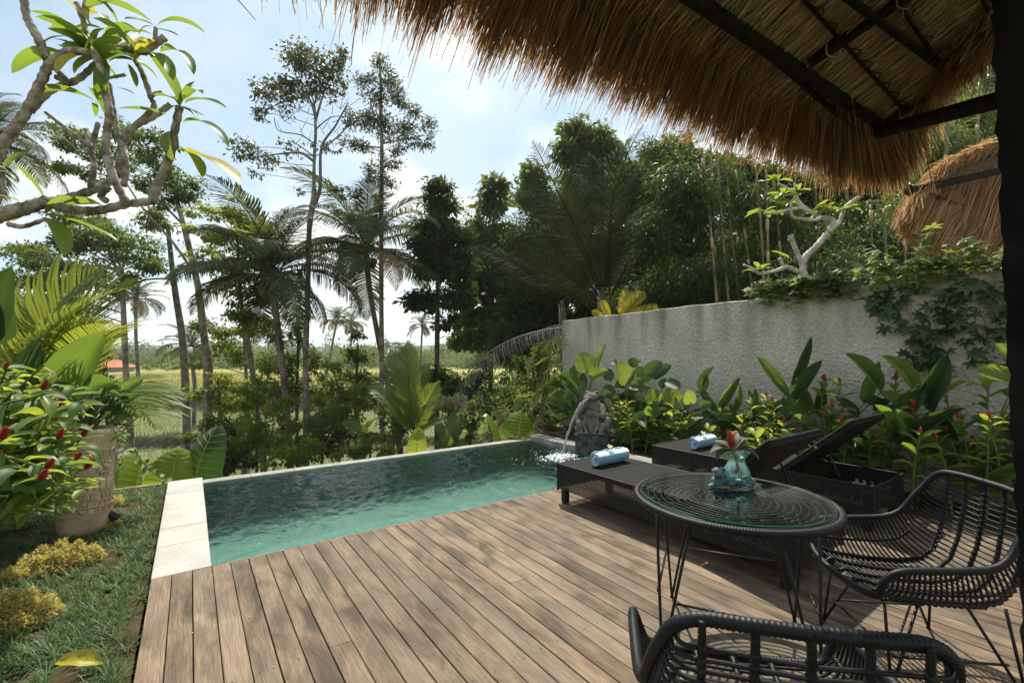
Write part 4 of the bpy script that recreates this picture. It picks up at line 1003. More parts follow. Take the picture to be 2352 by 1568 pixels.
    f2 = N.new('ShaderNodeMath'); f2.operation = 'MULTIPLY_ADD'; f2.inputs[1].default_value = .25; f2.inputs[2].default_value = .05; L.new(lw.outputs['Facing'], f2.inputs[0])
    mx = N.new('ShaderNodeMixShader'); L.new(f2.outputs[0], mx.inputs[0]); L.new(m1.outputs[0], mx.inputs[1]); L.new(gl.outputs[0], mx.inputs[2]); L.new(mx.outputs[0], out.inputs[0])
    part('glass_body', mb, m, t)
    return Vector((vc.x, vc.y, base.z + z0))
VASE_TOP = build_vase()

# ---- sun loungers
M_TEETH = mat_plain('white_plastic', (0.62, 0.62, 0.60), (0.7, 0.7, 0.68), .4)
def make_lounger(label, M):
    """local: foot end at y=0, head at y=-2.19; x from 0 (near side) to .75"""
    t = thing('sun_lounger', label, 'sun lounger', (0, 0, 0), 'dark wicker sun loungers by the pool')
    W, Ln, H, B0 = .76, 2.19, .385, .135; yh = -1.43
    def woven(name, p, u, v, w, h, holes=True, parent=t, du=.0155, dv=.0135):
        """real strands: rows along u weaving over stakes along v"""
        p, u, v = Vector(p), Vector(u).normalized(), Vector(v).normalized(); nrm = u.cross(v); mb = MB(); ns = max(2, int(w/du)); nr = max(2, int(h/dv)); du = w/ns; dv = h/nr
        for i in range(nr):
            k = np.arange(ns + 1); pts = np.array([tuple(p + u*(du*a) + v*(dv*(i + .5)) + nrm*(.0032*(1 if (a + i) % 2 else -1))) for a in k]); hh = np.array(tuple(v))*dv*(.39 if holes else .52)
            V = np.concatenate([pts - hh, pts + hh]); n = len(k); a = np.arange(n - 1); mb.add(V, np.stack([a, a + 1, a + n + 1, a + n], -1))
        for a in range(0, ns + 1, 1):
            q = p + u*(du*(a + .5)) if a < ns else p + u*w
            s = u*du*.20; mb.add([tuple(q - s), tuple(q + s), tuple(q + s + v*h), tuple(q - s + v*h)], [(0, 1, 2, 3)])
        return part(name, mb, M_WEAVE, parent, None, True)
    zt = H - .012
    woven('side_panel', (0, 0, B0), (0, -1, 0), (0, 0, 1), Ln, zt - B0); woven('side_panel', (W, -Ln, B0), (0, 1, 0), (0, 0, 1), Ln, zt - B0)
    woven('end_panel', (0, -Ln, B0), (1, 0, 0), (0, 0, 1), W, zt - B0); woven('end_panel', (W, 0, B0), (-1, 0, 0), (0, 0, 1), W, zt - B0)
    def roundslab(x0, x1, y0, y1, z0, z1, r=.012):
        mb = MB(); s = [(0, z0), (-0.0, z1 - r), (r*.3, z1 - r*.3), (r, z1)]
        rings = [[(x0 + o, y0 + o, z), (x1 - o, y0 + o, z), (x1 - o, y1 - o, z), (x0 + o, y1 - o, z)] for o, z in s]
        V = [p for rg in rings for p in rg]; Q = [(i*4 + j, i*4 + (j+1) % 4, (i+1)*4 + (j+1) % 4, (i+1)*4 + j) for i in range(3) for j in range(4)] + [(12, 13, 14, 15), (3, 2, 1, 0)]
        mb.add(V, Q); return mb
    part('seat', roundslab(-.006, W + .006, -.50, .006, zt - .03, H), M_WEAVE_TOP, t, None, False)
    part('seat', roundslab(-.006, W + .006, yh, -.504, zt - .03, H), M_WEAVE_TOP, t, None, False)
    for y_ in (-.002, -.502): part('seat_edging', wrapped([(0, y_, H - .004), (W, y_, H - .004)], .0075, .02, .3, 6), M_WEAVE, t)
    for x_ in (.0, W): part('seat_edging', wrapped([(x_, 0, H - .006), (x_, -Ln, H - .006)], .0085, .02, .3, 6), M_WEAVE, t)
    part('seat_edging', wrapped([(0, -Ln, H - .006), (W, -Ln, H - .006)], .009, .02, .3, 6), M_WEAVE, t)
    for x_ in (.0, W):
        for y_ in (-.005, -Ln + .005): part('corner_post', wrapped([(x_, y_, .12), (x_, y_, H)], .011, .02, .25, 6), M_WEAVE, t)
    inner = MB(); inner.box((.03, -Ln + .03, B0 + .02), (W - .03, yh, B0 + .035)); part('box_floor', inner, M_ROD, t, None, False)
    for x_ in (.04, W - .09):
        for y_ in (-.09, -Ln + .04):
            mb = MB(); mb.box((x_ - .02, y_, 0), (x_ + .03, y_ + .05, B0)); lg = part('leg', mb, M_WEAVE, t, None, False)
            rg = MB()
            for k in range(9): rg.box((x_ - .0235, y_ - .0035, .012 + k*.0135), (x_ + .0335, y_ + .0535, .0225 + k*.0135))
            part('leg_binding', rg, M_WEAVE, lg, None, False)
    # raised backrest
    a = R(41.5); bl = .81; hy, hz = yh - .01, H - .005
    Mb = Matrix.Translation((0, hy, hz)) @ Matrix.Rotation(-a, 4, 'X')
    bs = roundslab(-.004, W + .004, -bl, 0, -.045, 0)
    V = np.concatenate(bs.v); bs.v = [np.array([tuple(Mb @ Vector(tuple(q))) for q in V], dtype=np.float32)]
    bk = part('backrest', bs, M_WEAVE_TOP, t, None, False)
    pt = lambda x, y, z: Mb @ Vector((x, y, z))
    for x_ in (0, W): part('backrest_edging', wrapped([pt(x_, 0, -.008), pt(x_, -bl, -.008)], .0115, .02, .3, 7), M_WEAVE, bk)
    part('backrest_edging', wrapped([pt(0, -bl, -.010), pt(W, -bl, -.010)], .0125, .02, .3, 7), M_WEAVE, bk)
    # stay: a bar on two arms, resting on toothed racks
    st = MB(); pz = B0 + .12
    for x_ in (.09, W - .09): st.tube([pt(x_, -.46, -.05), (x_, -Ln + .22, pz)], .0075, 8)
    st.tube([(.05, -Ln + .22, pz), (W - .05, -Ln + .22, pz)], .008, 8); part('stay', st, M_ROD, t)
    for x_ in (.025, W - .034):
        mb = MB(); prof = []; y = -Ln + .09; z = B0 + .085
        for k in range(5):
            prof += [(y, z + .005), (y + .004, z + .034), (y + .016, z + .044), (y + .024, z + .036), (y + .021, z + .018), (y + .030, z + .006), (y + .052, z + .005)]; y += .062
        n = len(prof); lo = [(p[0], z - .016) for p in prof]
        V = [(x_, *p) for p in prof] + [(x_, *p) for p in lo] + [(x_ + .009, *p) for p in prof] + [(x_ + .009, *p) for p in lo]
        Q = []
        for i in range(n - 1): Q += [(i, n + i, n + i + 1, i + 1), (2*n + i, 2*n + i + 1, 3*n + i + 1, 3*n + i), (i, i + 1, 2*n + i + 1, 2*n + i), (n + i, 3*n + i, 3*n + i + 1, n + i + 1)]
        mb.add(V, Q); part('tooth_rack', mb, M_TEETH, t, None, False)
    hb = MB(); hb.tube([pt(-.012, -.42, -.025), pt(.0, -.42, -.025)], .014, 10); part('bolt', hb, mat_plain('hinge_metal', (.25, .25, .25), rough=.4, metal=.8), t)
    t.matrix_basis = M; WORLD_OF[t.name] = M
    return t
L1 = Matrix.Translation((3.04, 3.485, 0)); L2 = Matrix.Translation((4.60, 3.53, 0))
lg1 = make_lounger('dark wicker sun lounger with raised back standing next to the round table', L1)
copy_thing(lg1, L2, 'dark wicker sun lounger with raised back standing by the flower bed')

# ---- rolled towels and the blossoms on them
def mat_towel():
    m, nt, N, L, out = nmat('striped_terry'); p = N.new('ShaderNodeBsdfPrincipled'); setp(p, Roughness=.95); p.inputs['Specular IOR Level'].default_value = .1
    p.inputs['Sheen Weight'].default_value = .4
    at_ = N.new('ShaderNodeAttribute'); at_.attribute_name = 'band'
    r = N.new('ShaderNodeValToRGB'); r.color_ramp.interpolation = 'LINEAR'; e = r.color_ramp.elements
    wht, blu, sky_ = (0.74, 0.77, 0.84), (0.16, 0.42, 0.62), (0.42, 0.66, 0.78)
    e[0].position = 0; e[0].color = rgb(sky_); e[1].position = 1; e[1].color = rgb(sky_)
    for pos, c in ((.16, sky_), (.21, wht), (.50, wht), (.55, blu), (.95, blu)):
        x = e.new(pos); x.color = rgb(c)
    L.new(at_.outputs['Fac'], r.inputs[0])
    tc = N.new('ShaderNodeTexCoord'); n = N.new('ShaderNodeTexNoise'); n.inputs['Scale'].default_value = 260; n.inputs['Detail'].default_value = 3; L.new(tc.outputs['Object'], n.inputs['Vector'])
    n2 = N.new('ShaderNodeTexNoise'); n2.inputs['Scale'].default_value = 30; n2.inputs['Detail'].default_value = 4; L.new(tc.outputs['Object'], n2.inputs['Vector'])
    ad = N.new('ShaderNodeMath'); ad.operation = 'MULTIPLY_ADD'; L.new(n2.outputs[0], ad.inputs[0]); ad.inputs[1].default_value = 1.2; L.new(n.outputs[0], ad.inputs[2])
    L.new(r.outputs[0], p.inputs['Base Color']); L.new(bump(N, L, ad.outputs[0], .8, .006), p.inputs['Normal']); L.new(p.outputs[0], out.inputs[0]); return m
M_TOWEL = mat_towel()
M_PETAL = mat_leaf('cream_petal', (0.78, 0.74, 0.52), (0.86, 0.82, 0.62), (0.95, 0.85, 0.5), .3, .5); M_PETAL_C = mat_plain('yellow_throat', (0.85, 0.62, 0.12), rough=.5)
def make_towel(label, flabel, p, ang, Lw=.46):
    t = thing('rolled_towel', label, 'towel', p, 'rolled towels laid out on the loungers')
    turns, th, r0 = 4.4, .0145, .010; n = 150
    rows = []; band = []
    ux = Vector((math.cos(ang), math.sin(ang), 0)); uy = Vector((-ux.y, ux.x, 0)); c = Vector(p) + Vector((0, 0, r0 + th*turns + .002))
    nx = 15; arc = 0; pr = r0
    rnd = random.Random(3)
    ph = 2*math.pi*turns - 1.25
    for k in range(n + 1):
        a = 2*math.pi*turns*k/n; rr = r0 + th*a/(2*math.pi); arc += rr*2*math.pi*turns/n
        rows.append((a - ph, rr)); band.append(arc)
    V = []; bv = []
    for off in (0, -.0105):
        for k, (a, rr) in enumerate(rows):
            for x in range(nx):
                f = x/(nx - 1); u = (f - .5)*Lw + (.004*math.sin(k*.33) if x in (0, nx-1) else 0)
                w = .0034*math.sin(f*17 + k*.3) + .0024*math.sin(f*41 + k*.11)
                q = rr + off + w + (.0015*math.sin(k*1.7) if k > n*.75 else 0) - (.004 if x in (0, nx - 1) else 0)
                flat = .93 if math.sin(a) < -.5 else 1.0
                V.append(tuple(c + ux*u + uy*(q*math.cos(a)) + Vector((0, 0, max(q*math.sin(a)*flat, -(r0 + th*turns)*.985)))))
                bv.append(((band[k] - band[-1] + .44)/.205) % 1.0)
    m_ = n + 1; Q = []
    for k in range(n):
        for x in range(nx - 1):
            a = k*nx + x; Q += [(a, a + 1, a + nx + 1, a + nx), (m_*nx + a, m_*nx + a + nx, m_*nx + a + nx + 1, m_*nx + a + 1)]
        for x in (0, nx - 1):
            a = k*nx + x; b = m_*nx + a; Q.append((a, a + nx, b + nx, b) if x == 0 else (a, b, b + nx, a + nx))
    e = n*nx
    for x in range(nx - 1): Q.append((e + x, e + x + 1, m_*nx + e + x + 1, m_*nx + e + x))
    mb = MB(); mb.add(V, Q); me = mb.mesh('towel_roll', M_TOWEL)
    att = me.attributes.new('band', 'FLOAT', 'POINT'); att.data.foreach_set('value', np.array(bv, dtype=np.float32))
    link('towel_roll', me, t)
    # a blossom on top
    top = c + Vector((0, 0, r0 + th*turns - .004)) - ux*.02
    f = thing('frangipani_blossom', flabel, 'flower', top, 'single blossoms laid on the towels')
    for k in range(5):
        az = k*2*math.pi/5; d = Vector((math.cos(az)*.75, math.sin(az)*.75, .65)); d = Matrix.Rotation(.5, 3, 'X') @ d
        link('petal', leaf_mesh('petal', .045, .030, .25, .3, 5, M_PETAL), f, None, frame_matrix(top + Vector((0, 0, .014)), d, (-d.x*.5, -d.y*.5, 1)))
    sm = MB(); sm.tube([top + Vector((.022, .012, .002)), top + Vector((.006, .003, .008)), top + Vector((0, 0, .018))], [.002, .003, .0055], 6); part('throat', sm, M_PETAL_C, f)
def leaf_mesh(name, Ln, W, fold, droop, n, mat, tipp=1.6, basep=.6, wave=0.0, seed=0, petiole=0.0, widest=None):
    """one leaf: base at the origin, along +Y, face +Z"""
    rng = random.Random(seed); V = []; ph = rng.uniform(0, 6.28)
    y = z = 0.0; ang = droop*.35
    for i in range(n + 1):
        t = i/n
        w = (math.sin(math.pi*min(1, t**basep)) ** .9 if False else (t**basep)*((1 - t)**(1/tipp)) )
        w = W/2*w/WMAX(basep, tipp)
        e = fold*w + wave*W*.12*math.sin(t*19 + ph); e2 = fold*w + wave*W*.12*math.sin(t*17 + ph + 2)
        V += [(-w, y, z + e), (-w*.5, y, z + e*.35), (0, y, z), (w*.5, y, z + e2*.35), (w, y, z + e2)]
        y += math.cos(ang)*Ln/n; z += math.sin(ang)*Ln/n; ang -= droop*1.35/n
    Q = [(i*5 + j, i*5 + j + 1, i*5 + 6 + j, i*5 + 5 + j) for i in range(n) for j in range(4)]
    mb = MB(); mb.add(V, Q); return mb.mesh(name, mat)
def WMAX(b, p):
    t = np.linspace(0, 1, 60); return float(np.max(t**b*(1 - t)**(1/p)))
make_towel('blue and white striped towel rolled up on the lounger nearest the pool', 'cream blossom lying on the towel on the lounger nearest the pool', (3.44, 3.14, .386), .04)
make_towel('blue and white striped towel rolled up on the lounger by the flower bed', 'cream blossom lying on the towel on the lounger by the flower bed', (4.95, 3.07, .386), .06, .43)

# ---- frog fountain
M_STATUE = mat_stone('weathered_carved_stone', (0.085, 0.078, 0.066), (0.25, 0.225, 0.19), 9, .9, .6, 70, .15)
M_PLINTH = mat_stone('lichened_dark_stone', (0.018, 0.018, 0.018), (0.13, 0.125, 0.12), 12, .9, .6, 60, .15)
def build_statue():
    P0 = atz(1362, 1032, .02); P0.z = .02; f = Vector((-P0.x*.55 - 1.2, -P0.y*.55 + .9, 0)).normalized()  # faces the pool, turned to the viewer
    f = Vector((-.80, -.60, 0)).normalized(); s = Vector((-f.y, f.x, 0))
    t = thing('frog_fountain', 'carved grey stone fountain of two seated frogs on a dark plinth beside the pool', 'statue', P0)
    mb = MB()
    Mx = Matrix((s, f, Vector((0, 0, 1)))).transposed().to_4x4(); Mx.translation = P0
    for lo, hi in (((-.24, -.22, -.05), (.24, .22, .23)), ((-.255, -.235, .231), (.255, .235, .265))): mb.box(lo, hi, Mx)
    part('plinth', mb, M_PLINTH, t, None, False)
    W = lambda a, b, c: Mx @ Vector((a, b, c))
    bm = bmesh.new()
    def el(a, b, c, rx, ry, rz, rot=(0, 0, 0)):
        M = Mx @ Matrix.Translation((a, b, c)) @ Euler(rot).to_matrix().to_4x4() @ Matrix.Diagonal((rx, ry, rz, 1)); bmesh.ops.create_icosphere(bm, subdivisions=3, radius=1, matrix=M)
    def limb(pts, r):
        for (p, q), (r1, r2) in zip(zip(pts[:-1], pts[1:]), zip(r[:-1], r[1:])):
            p, q = Vector(p), Vector(q)
            for k in range(9):
                u = k/8; c = p.lerp(q, u); rr = r1 + (r2 - r1)*u; el(*c, rr, rr, rr)
    # back frog: tall, chin on hand
    el(.03, -.03, .52, .155, .14, .20); el(.03, -.05, .40, .19, .16, .13); el(.02, .0, .66, .12, .11, .12)
    el(-.01, .055, .815, .115, .105, .075); el(-.03, .10, .80, .095, .085, .052); el(-.075, .02, .875, .036, .034, .036); el(.065, .03, .878, .036, .034, .036)
    limb([(-.13, .02, .66), (-.19, .08, .56), (-.09, .13, .72)], [.045, .042, .03]); el(-.07, .14, .735, .035, .035, .03)
    limb([(.14, .02, .66), (.17, .12, .54), (.03, .17, .555)], [.048, .042, .032])
    limb([(.16, -.06, .40), (.23, .06, .46), (.20, .14, .34)], [.075, .06, .035]); limb([(-.14, -.06, .40), (-.21, .04, .50), (-.20, .10, .34)], [.075, .06, .035])
    # front frog: small, looking up
    el(.0, .12, .42, .10, .085, .14, (.25, 0, 0)); el(.0, .155, .565, .085, .075, .055, (.5, 0, 0)); el(.0, .20, .585, .062, .055, .036, (.5, 0, 0)); el(-.05, .135, .607, .022, .022, .024); el(.055, .135, .607, .022, .022, .024)
    limb([(-.085, .15, .49), (-.10, .21, .40), (-.06, .235, .305)], [.032, .028, .024]); limb([(.085, .15, .49), (.11, .21, .40), (.06, .235, .305)], [.032, .028, .024])
    limb([(-.08, .08, .36), (-.19, .16, .42), (-.14, .20, .31)], [.06, .05, .03]); limb([(.08, .08, .36), (.18, .17, .40), (.14, .21, .31)], [.06, .05, .03])
    for sx in (-1, 1):
        for k in range(4): limb([(sx*.06, .235, .302), (sx*.06 + (k - 1.5)*.028, .275, .285)], [.012, .009])
        for k in range(4): limb([(sx*.15, .20, .30), (sx*.15 + (k - 1.5)*.03, .25, .28)], [.014, .010])
    # rocky seat
    rnd = random.Random(9)
    for k in range(46):
        a = rnd.uniform(0, 6.28); r = rnd.uniform(.12, .23); el(r*math.cos(a), r*.9*math.sin(a), rnd.uniform(.26, .36), *(rnd.uniform(.035, .06) for _ in range(3)))
    el(0, 0, .30, .2, .18, .06)
    me = bpy.data.meshes.new('frogs'); bm.to_mesh(me); bm.free(); me.materials.append(M_STATUE)
    o = link('frogs', me, t); md = o.modifiers.new('r', 'REMESH'); md.mode = 'VOXEL'; md.voxel_size = .0065; md.use_smooth_shade = True
    sm = o.modifiers.new('s', 'SMOOTH'); sm.factor = .5; sm.iterations = 1
    eye = MB()
    for a, b, c, r in ((-.083, .048, .882, .018), (.058, .060, .886, .018), (-.056, .154, .612, .012), (.050, .154, .612, .012)): eye.sphere(tuple(W(a, b, c)), r, 10, 8)
    part('eye', eye, M_STATUE, t)
    mt = MB(); P = [W(-.125, .13, .795), W(-.06, .178, .785), W(-.02, .186, .783), (W(.04, .172, .787)), W(.085, .125, .80)]; mt.tube(catmull(P, 5), .005, 6); part('mouth_line', mt, M_PLINTH, t)
    mouth = W(-.05, .185, .79)
    # water arc
    m, nt, N, L, out = nmat('falling_water')
    gl = N.new('ShaderNodeBsdfGlass'); gl.inputs['IOR'].default_value = 1.2; tr = N.new('ShaderNodeBsdfTransparent'); df = N.new('ShaderNodeBsdfDiffuse'); df.inputs[0].default_value = (.9, .93, .95, 1)
    a = N.new('ShaderNodeMixShader'); a.inputs[0].default_value = .45; L.new(gl.outputs[0], a.inputs[1]); L.new(tr.outputs[0], a.inputs[2]); b = N.new('ShaderNodeMixShader'); b.inputs[0].default_value = .22; L.new(a.outputs[0], b.inputs[1]); L.new(df.outputs[0], b.inputs[2]); L.new(b.outputs[0], out.inputs[0])
    rng = np.random.default_rng(4); n = 80; V0 = Vector(SPLASH) - mouth; mb = MB()
    for st in range(3):
        P = []; r = []
        for k in range(n):
            u = k/(n - 1); p = mouth + Vector((V0.x*u, V0.y*u, V0.z*(.12*u + .88*u*u)))
            tw = .011*(1 - .45*u); p += Vector((tw*math.sin(u*31 + st*2.1), tw*math.cos(u*31 + st*2.1), .006*math.sin(u*50 + st)))
            P.append(p); r.append((.0135 - .004*u)*(1 + .45*math.sin(u*67 + st*2) + rng.normal(0, .2)))
        mb.tube(P, np.maximum(r, .003), 7)
    for k in range(60):
        u = rng.uniform(.3, 1); p = mouth + Vector((V0.x*u, V0.y*u, V0.z*(.12*u + .88*u*u))) + Vector(rng.normal(0, .018, 3)); mb.sphere(tuple(p), rng.uniform(.002, .005), 6, 4)
    tag(link('water_jet', mb.mesh('water_jet', m)), 'thin arc of water pouring from the frog mouth into the pool', 'water jet', None, 'stuff')
    fm = MB()
    for k in range(520):
        a = rng.uniform(0, 6.28); rr = abs(rng.normal(0, .16)); p = SPLASH + Vector((math.cos(a)*rr*1.2, math.sin(a)*rr*.9, abs(rng.normal(0, .018))*max(0, 1 - rr*3) + .004)); r = rng.uniform(.004, .013)
        fm.sphere(tuple(p), (r*1.4, r*1.4, r*.6), 6, 4)
    for k in range(70):
        a = rng.uniform(0, 6.28); h = rng.uniform(.01, .13); rr = rng.uniform(.02, .12); fm.sphere(tuple(SPLASH + Vector((math.cos(a)*rr, math.sin(a)*rr, h))), rng.uniform(.002, .0055), 6, 4)
    for k in range(90): fm.sphere(tuple(SPLASH + Vector((rng.normal(0, .38), rng.normal(0, .3), .003))), (.008, .008, .003), 6, 4)
    tag(link('splash_foam', fm.mesh('splash_foam', mat_plain('white_foam', (.85, .88, .9), rough=.3))), 'white splash and bubbles where the water arc meets the pool', 'splash', None, 'stuff')
build_statue()

# ---- carved pot at the left, and the garden spotlight
M_POT = mat_stone('carved_buff_stone', (0.40, 0.29, 0.175), (0.66, 0.52, 0.36), 7, .85, .5, 50, .2)
POT = atz(192, 1224, LAWN_Z); 
def build_pot():
    c = POT; t = thing('carved_stone_pot', 'tall carved buff stone pot with a flower band standing in the mondo grass', 'pot', c)
    sc = 1.0; mb = MB()
    prof = [(.0, 0), (.165, 0), (.185, .04), (.205, .16), (.210, .24), (.204, .245), (.208, .26), (.214, .50), (.219, .66), (.221, .78), (.222, .80), (.232, .83), (.236, .86), (.228, .885), (.205, .895), (.19, .885), (.185, .84), (0, .82)]
    prof = [(r*.88, z) for r, z in prof]; mb.lathe(prof, 48, c); part('body', mb, M_POT, t)
    RC = lambda a, z, o=.0: c + Vector((((.212 + .012*z)*.88 + o)*math.cos(a), ((.212 + .012*z)*.88 + o)*math.sin(a), z))
    a0 = math.atan2(-c.y, -c.x)                      # towards the viewer
    rel = MB()
    for z in (.255, .50, .655, .715): rel.tube([RC(a, z, .002) for a in np.linspace(0, 2*math.pi, 49)], .007, 6, False)
    part('band', rel, M_POT, t)
    for k in range(-5, 6):
        a = a0 + k*.31
        sp = MB(); sp.tube([RC(a + .11*math.exp(-q*.16)*math.cos(q*.75), .685 + .030*math.exp(-q*.16)*math.sin(q*.75), .004) for q in np.linspace(0, 14, 26)], .0068, 5); part('scroll', sp, M_POT, t)
    for k in range(-2, 3):
        a = a0 + .66 + k*1.05; zc = .58
        fl = part('flower_relief', _sphere_mb(RC(a, zc, .006), .026, 10, 7), M_POT, t)
        pm = MB()
        for q in range(12):
            b = q*math.pi/6; r1, r2 = .030, .078
            p = RC(a + r1*math.cos(b)/.22, zc + r1*math.sin(b), .004); e = RC(a + r2*math.cos(b)/.22, zc + r2*math.sin(b), .002)
            pm.tube([p, (Vector(p) + Vector(e))/2 + Vector((0, 0, 0)), e], [.007, .0135, .006], 6)
        part('petal_relief', pm, M_POT, fl)
    # the carved lettering, three lines in relief
    FONT = {'V': [[(0, 1), (.5, 0), (1, 1)]], 'I': [[(.5, 0), (.5, 1)]], 'L': [[(0, 1), (0, 0), (.9, 0)]], 'A': [[(0, 0), (.5, 1), (1, 0)], [(.22, .4), (.78, .4)]], 'R': [[(0, 0), (0, 1), (.75, .95), (.8, .6), (0, .5)], [(.35, .5), (.95, 0)]],
            'T': [[(0, 1), (1, 1)], [(.5, 1), (.5, 0)]], 'H': [[(0, 0), (0, 1)], [(1, 0), (1, 1)], [(0, .5), (1, .5)]], 'C': [[(.95, .85), (.5, 1), (0, .6), (0, .35), (.5, 0), (.95, .15)]], 'N': [[(0, 0), (0, 1), (1, 0), (1, 1)]]}
    for word, z, h, w, ac in (('VILLA', .385, .062, .040, .62), ('ARTHA', .305, .062, .040, .62), ('CHANA', .212, .076, .046, .58)):
        n = len(word); R0 = .186
        for q, ch in enumerate(word):
            lb = MB(); a = a0 + ac + (q - (n - 1)/2)*(w*1.32)/R0
            for st in FONT[ch]:
                P = [RC(a + (x - .5)*w/R0, z + y*h, .002) for x, y in st]
                lb.tube(resample(P, .012) if len(st) > 1 else P, .0062, 5)
            part('carved_letter', lb, M_POT, t)
    for z in (.295, .37, .20): 
        lb = MB(); lb.tube([RC(a, z - .004, .0) for a in np.linspace(0, 2*math.pi, 49)], .0045, 5, False); part('band', lb, M_POT, t)
def _sphere_mb(c, r, k=8, m=6):
    mb = MB(); mb.sphere(tuple(c), r, k, m); return mb
build_pot()
def build_spot():
    c = atz(258, 1216, LAWN_Z) + Vector((0, 0, .045)); t = thing('garden_spotlight', 'small black garden spotlight on a spike aimed at the carved pot', 'spotlight', c)
    M = mat_plain('black_plastic', (.010, .011, .012), (.018, .018, .02), .45)
    d = (POT + Vector((0, 0, .35)) - c); d.z = .13; d.normalize(); h = c + Vector((0, 0, .075))
    Mx = frame_matrix(h - d*.045, d, (0, 0, 1)) @ Matrix.Rotation(-math.pi/2, 4, 'X')
    mb = MB(); mb.lathe([(0, 0), (.026, .0), (.030, .012), (.030, .03), (.026, .034), (.030, .038), (.034, .09), (.037, .094), (.037, .115), (.031, .115), (.028, .10), (0, .098)], 20)
    V = np.concatenate(mb.v); mb.v = [np.array([tuple(Mx @ Vector(tuple(q))) for q in V], np.float32)]; part('lamp_housing', mb, M, t)
    f = MB()
    for k in range(14):
        a = k*2*math.pi/14; q = [Mx @ Vector((.031*math.cos(a), .031*math.sin(a), z)) for z in (.002, .032)]; f.tube(q, .0024, 4)
    part('cooling_fin', f, M, t)
    s = MB(); s.tube([c + Vector((0, 0, -.08)), c + Vector((0, 0, .05))], .008, 8); part('spike', s, M, t)
build_spot()
# ================================================================== plants near the deck
CAMP = Vector((0, 0, CAM_H))
M_COSTUS = mat_leaf('ginger_leaf', (0.036, 0.092, 0.022), (0.095, 0.175, 0.038), (0.42, 0.58, 0.05), .46, .52, False, vein=(9, 1.2, .25, (0.10, 0.17, 0.05)))
M_COSTUS_Y = mat_leaf('ginger_leaf_light', (0.12, 0.19, 0.03), (0.20, 0.26, 0.04), (0.66, 0.72, 0.07), .5, .42, False)
M_STEM = mat_plain('green_stem', (0.07, 0.11, 0.025), (0.14, 0.17, 0.05), .5, 20, .1)
M_REDF = mat_plain('red_bracts', (0.20, 0.006, 0.006), (0.42, 0.018, 0.012), .35, 60, .3, bscale=160, dist=.003)
M_FLORET = mat_plain('orange_floret', (0.85, 0.14, 0.01), (0.95, 0.25, 0.02), .4)
COSTUS_LEAF = [leaf_mesh('leaf', .168, .066, .45, dr, 7, M_COSTUS, 1.7, .62, wv, k) for k, (dr, wv) in enumerate(((.5, .3), (.9, .2), (1.3, .4), (.2, .3)))]
COSTUS_LEAF_Y = [leaf_mesh('leaf', .160, .066, .40, dr, 7, M_COSTUS_Y, 1.7, .62, .3, k) for k, dr in enumerate((.5, 1.0, 1.4))]
def cone_mesh():
    mb = MB(); n, k = 22, 16; V = []
    for i in range(n + 1):
        t = i/n; r = .0175*(math.sin(math.pi*min(1, .12 + t*.86))**.55)*(1 - .25*t) if i < n else .001
        for j in range(k):
            a = 2*math.pi*j/k + (i % 2)*.2; b = 1 + .10*math.sin(a*5 + (i//2)*1.9) + (.07 if i % 2 else -.03)
            V.append((r*b*math.cos(a), r*b*math.sin(a), t*.082))
    mb.add(V, [(i*k + j, i*k + (j+1) % k, (i+1)*k + (j+1) % k, (i+1)*k + j) for i in range(n) for j in range(k)]); return mb.mesh('flower_cone', M_REDF)
CONE = cone_mesh()
def floret_mesh():
    mb = MB(); mb.tube([(0, 0, 0), (.006, 0, .012), (.016, 0, .022), (.026, 0, .023)], [.004, .006, .006, .003], 6); return mb.mesh('floret', M_FLORET)
FLORET = floret_mesh()
GING_L = 'red cone ginger plant with glossy leaves standing in the bed below the plaster wall'
GING_P = 'red cone ginger plant with glossy leaves growing around the carved stone pot'
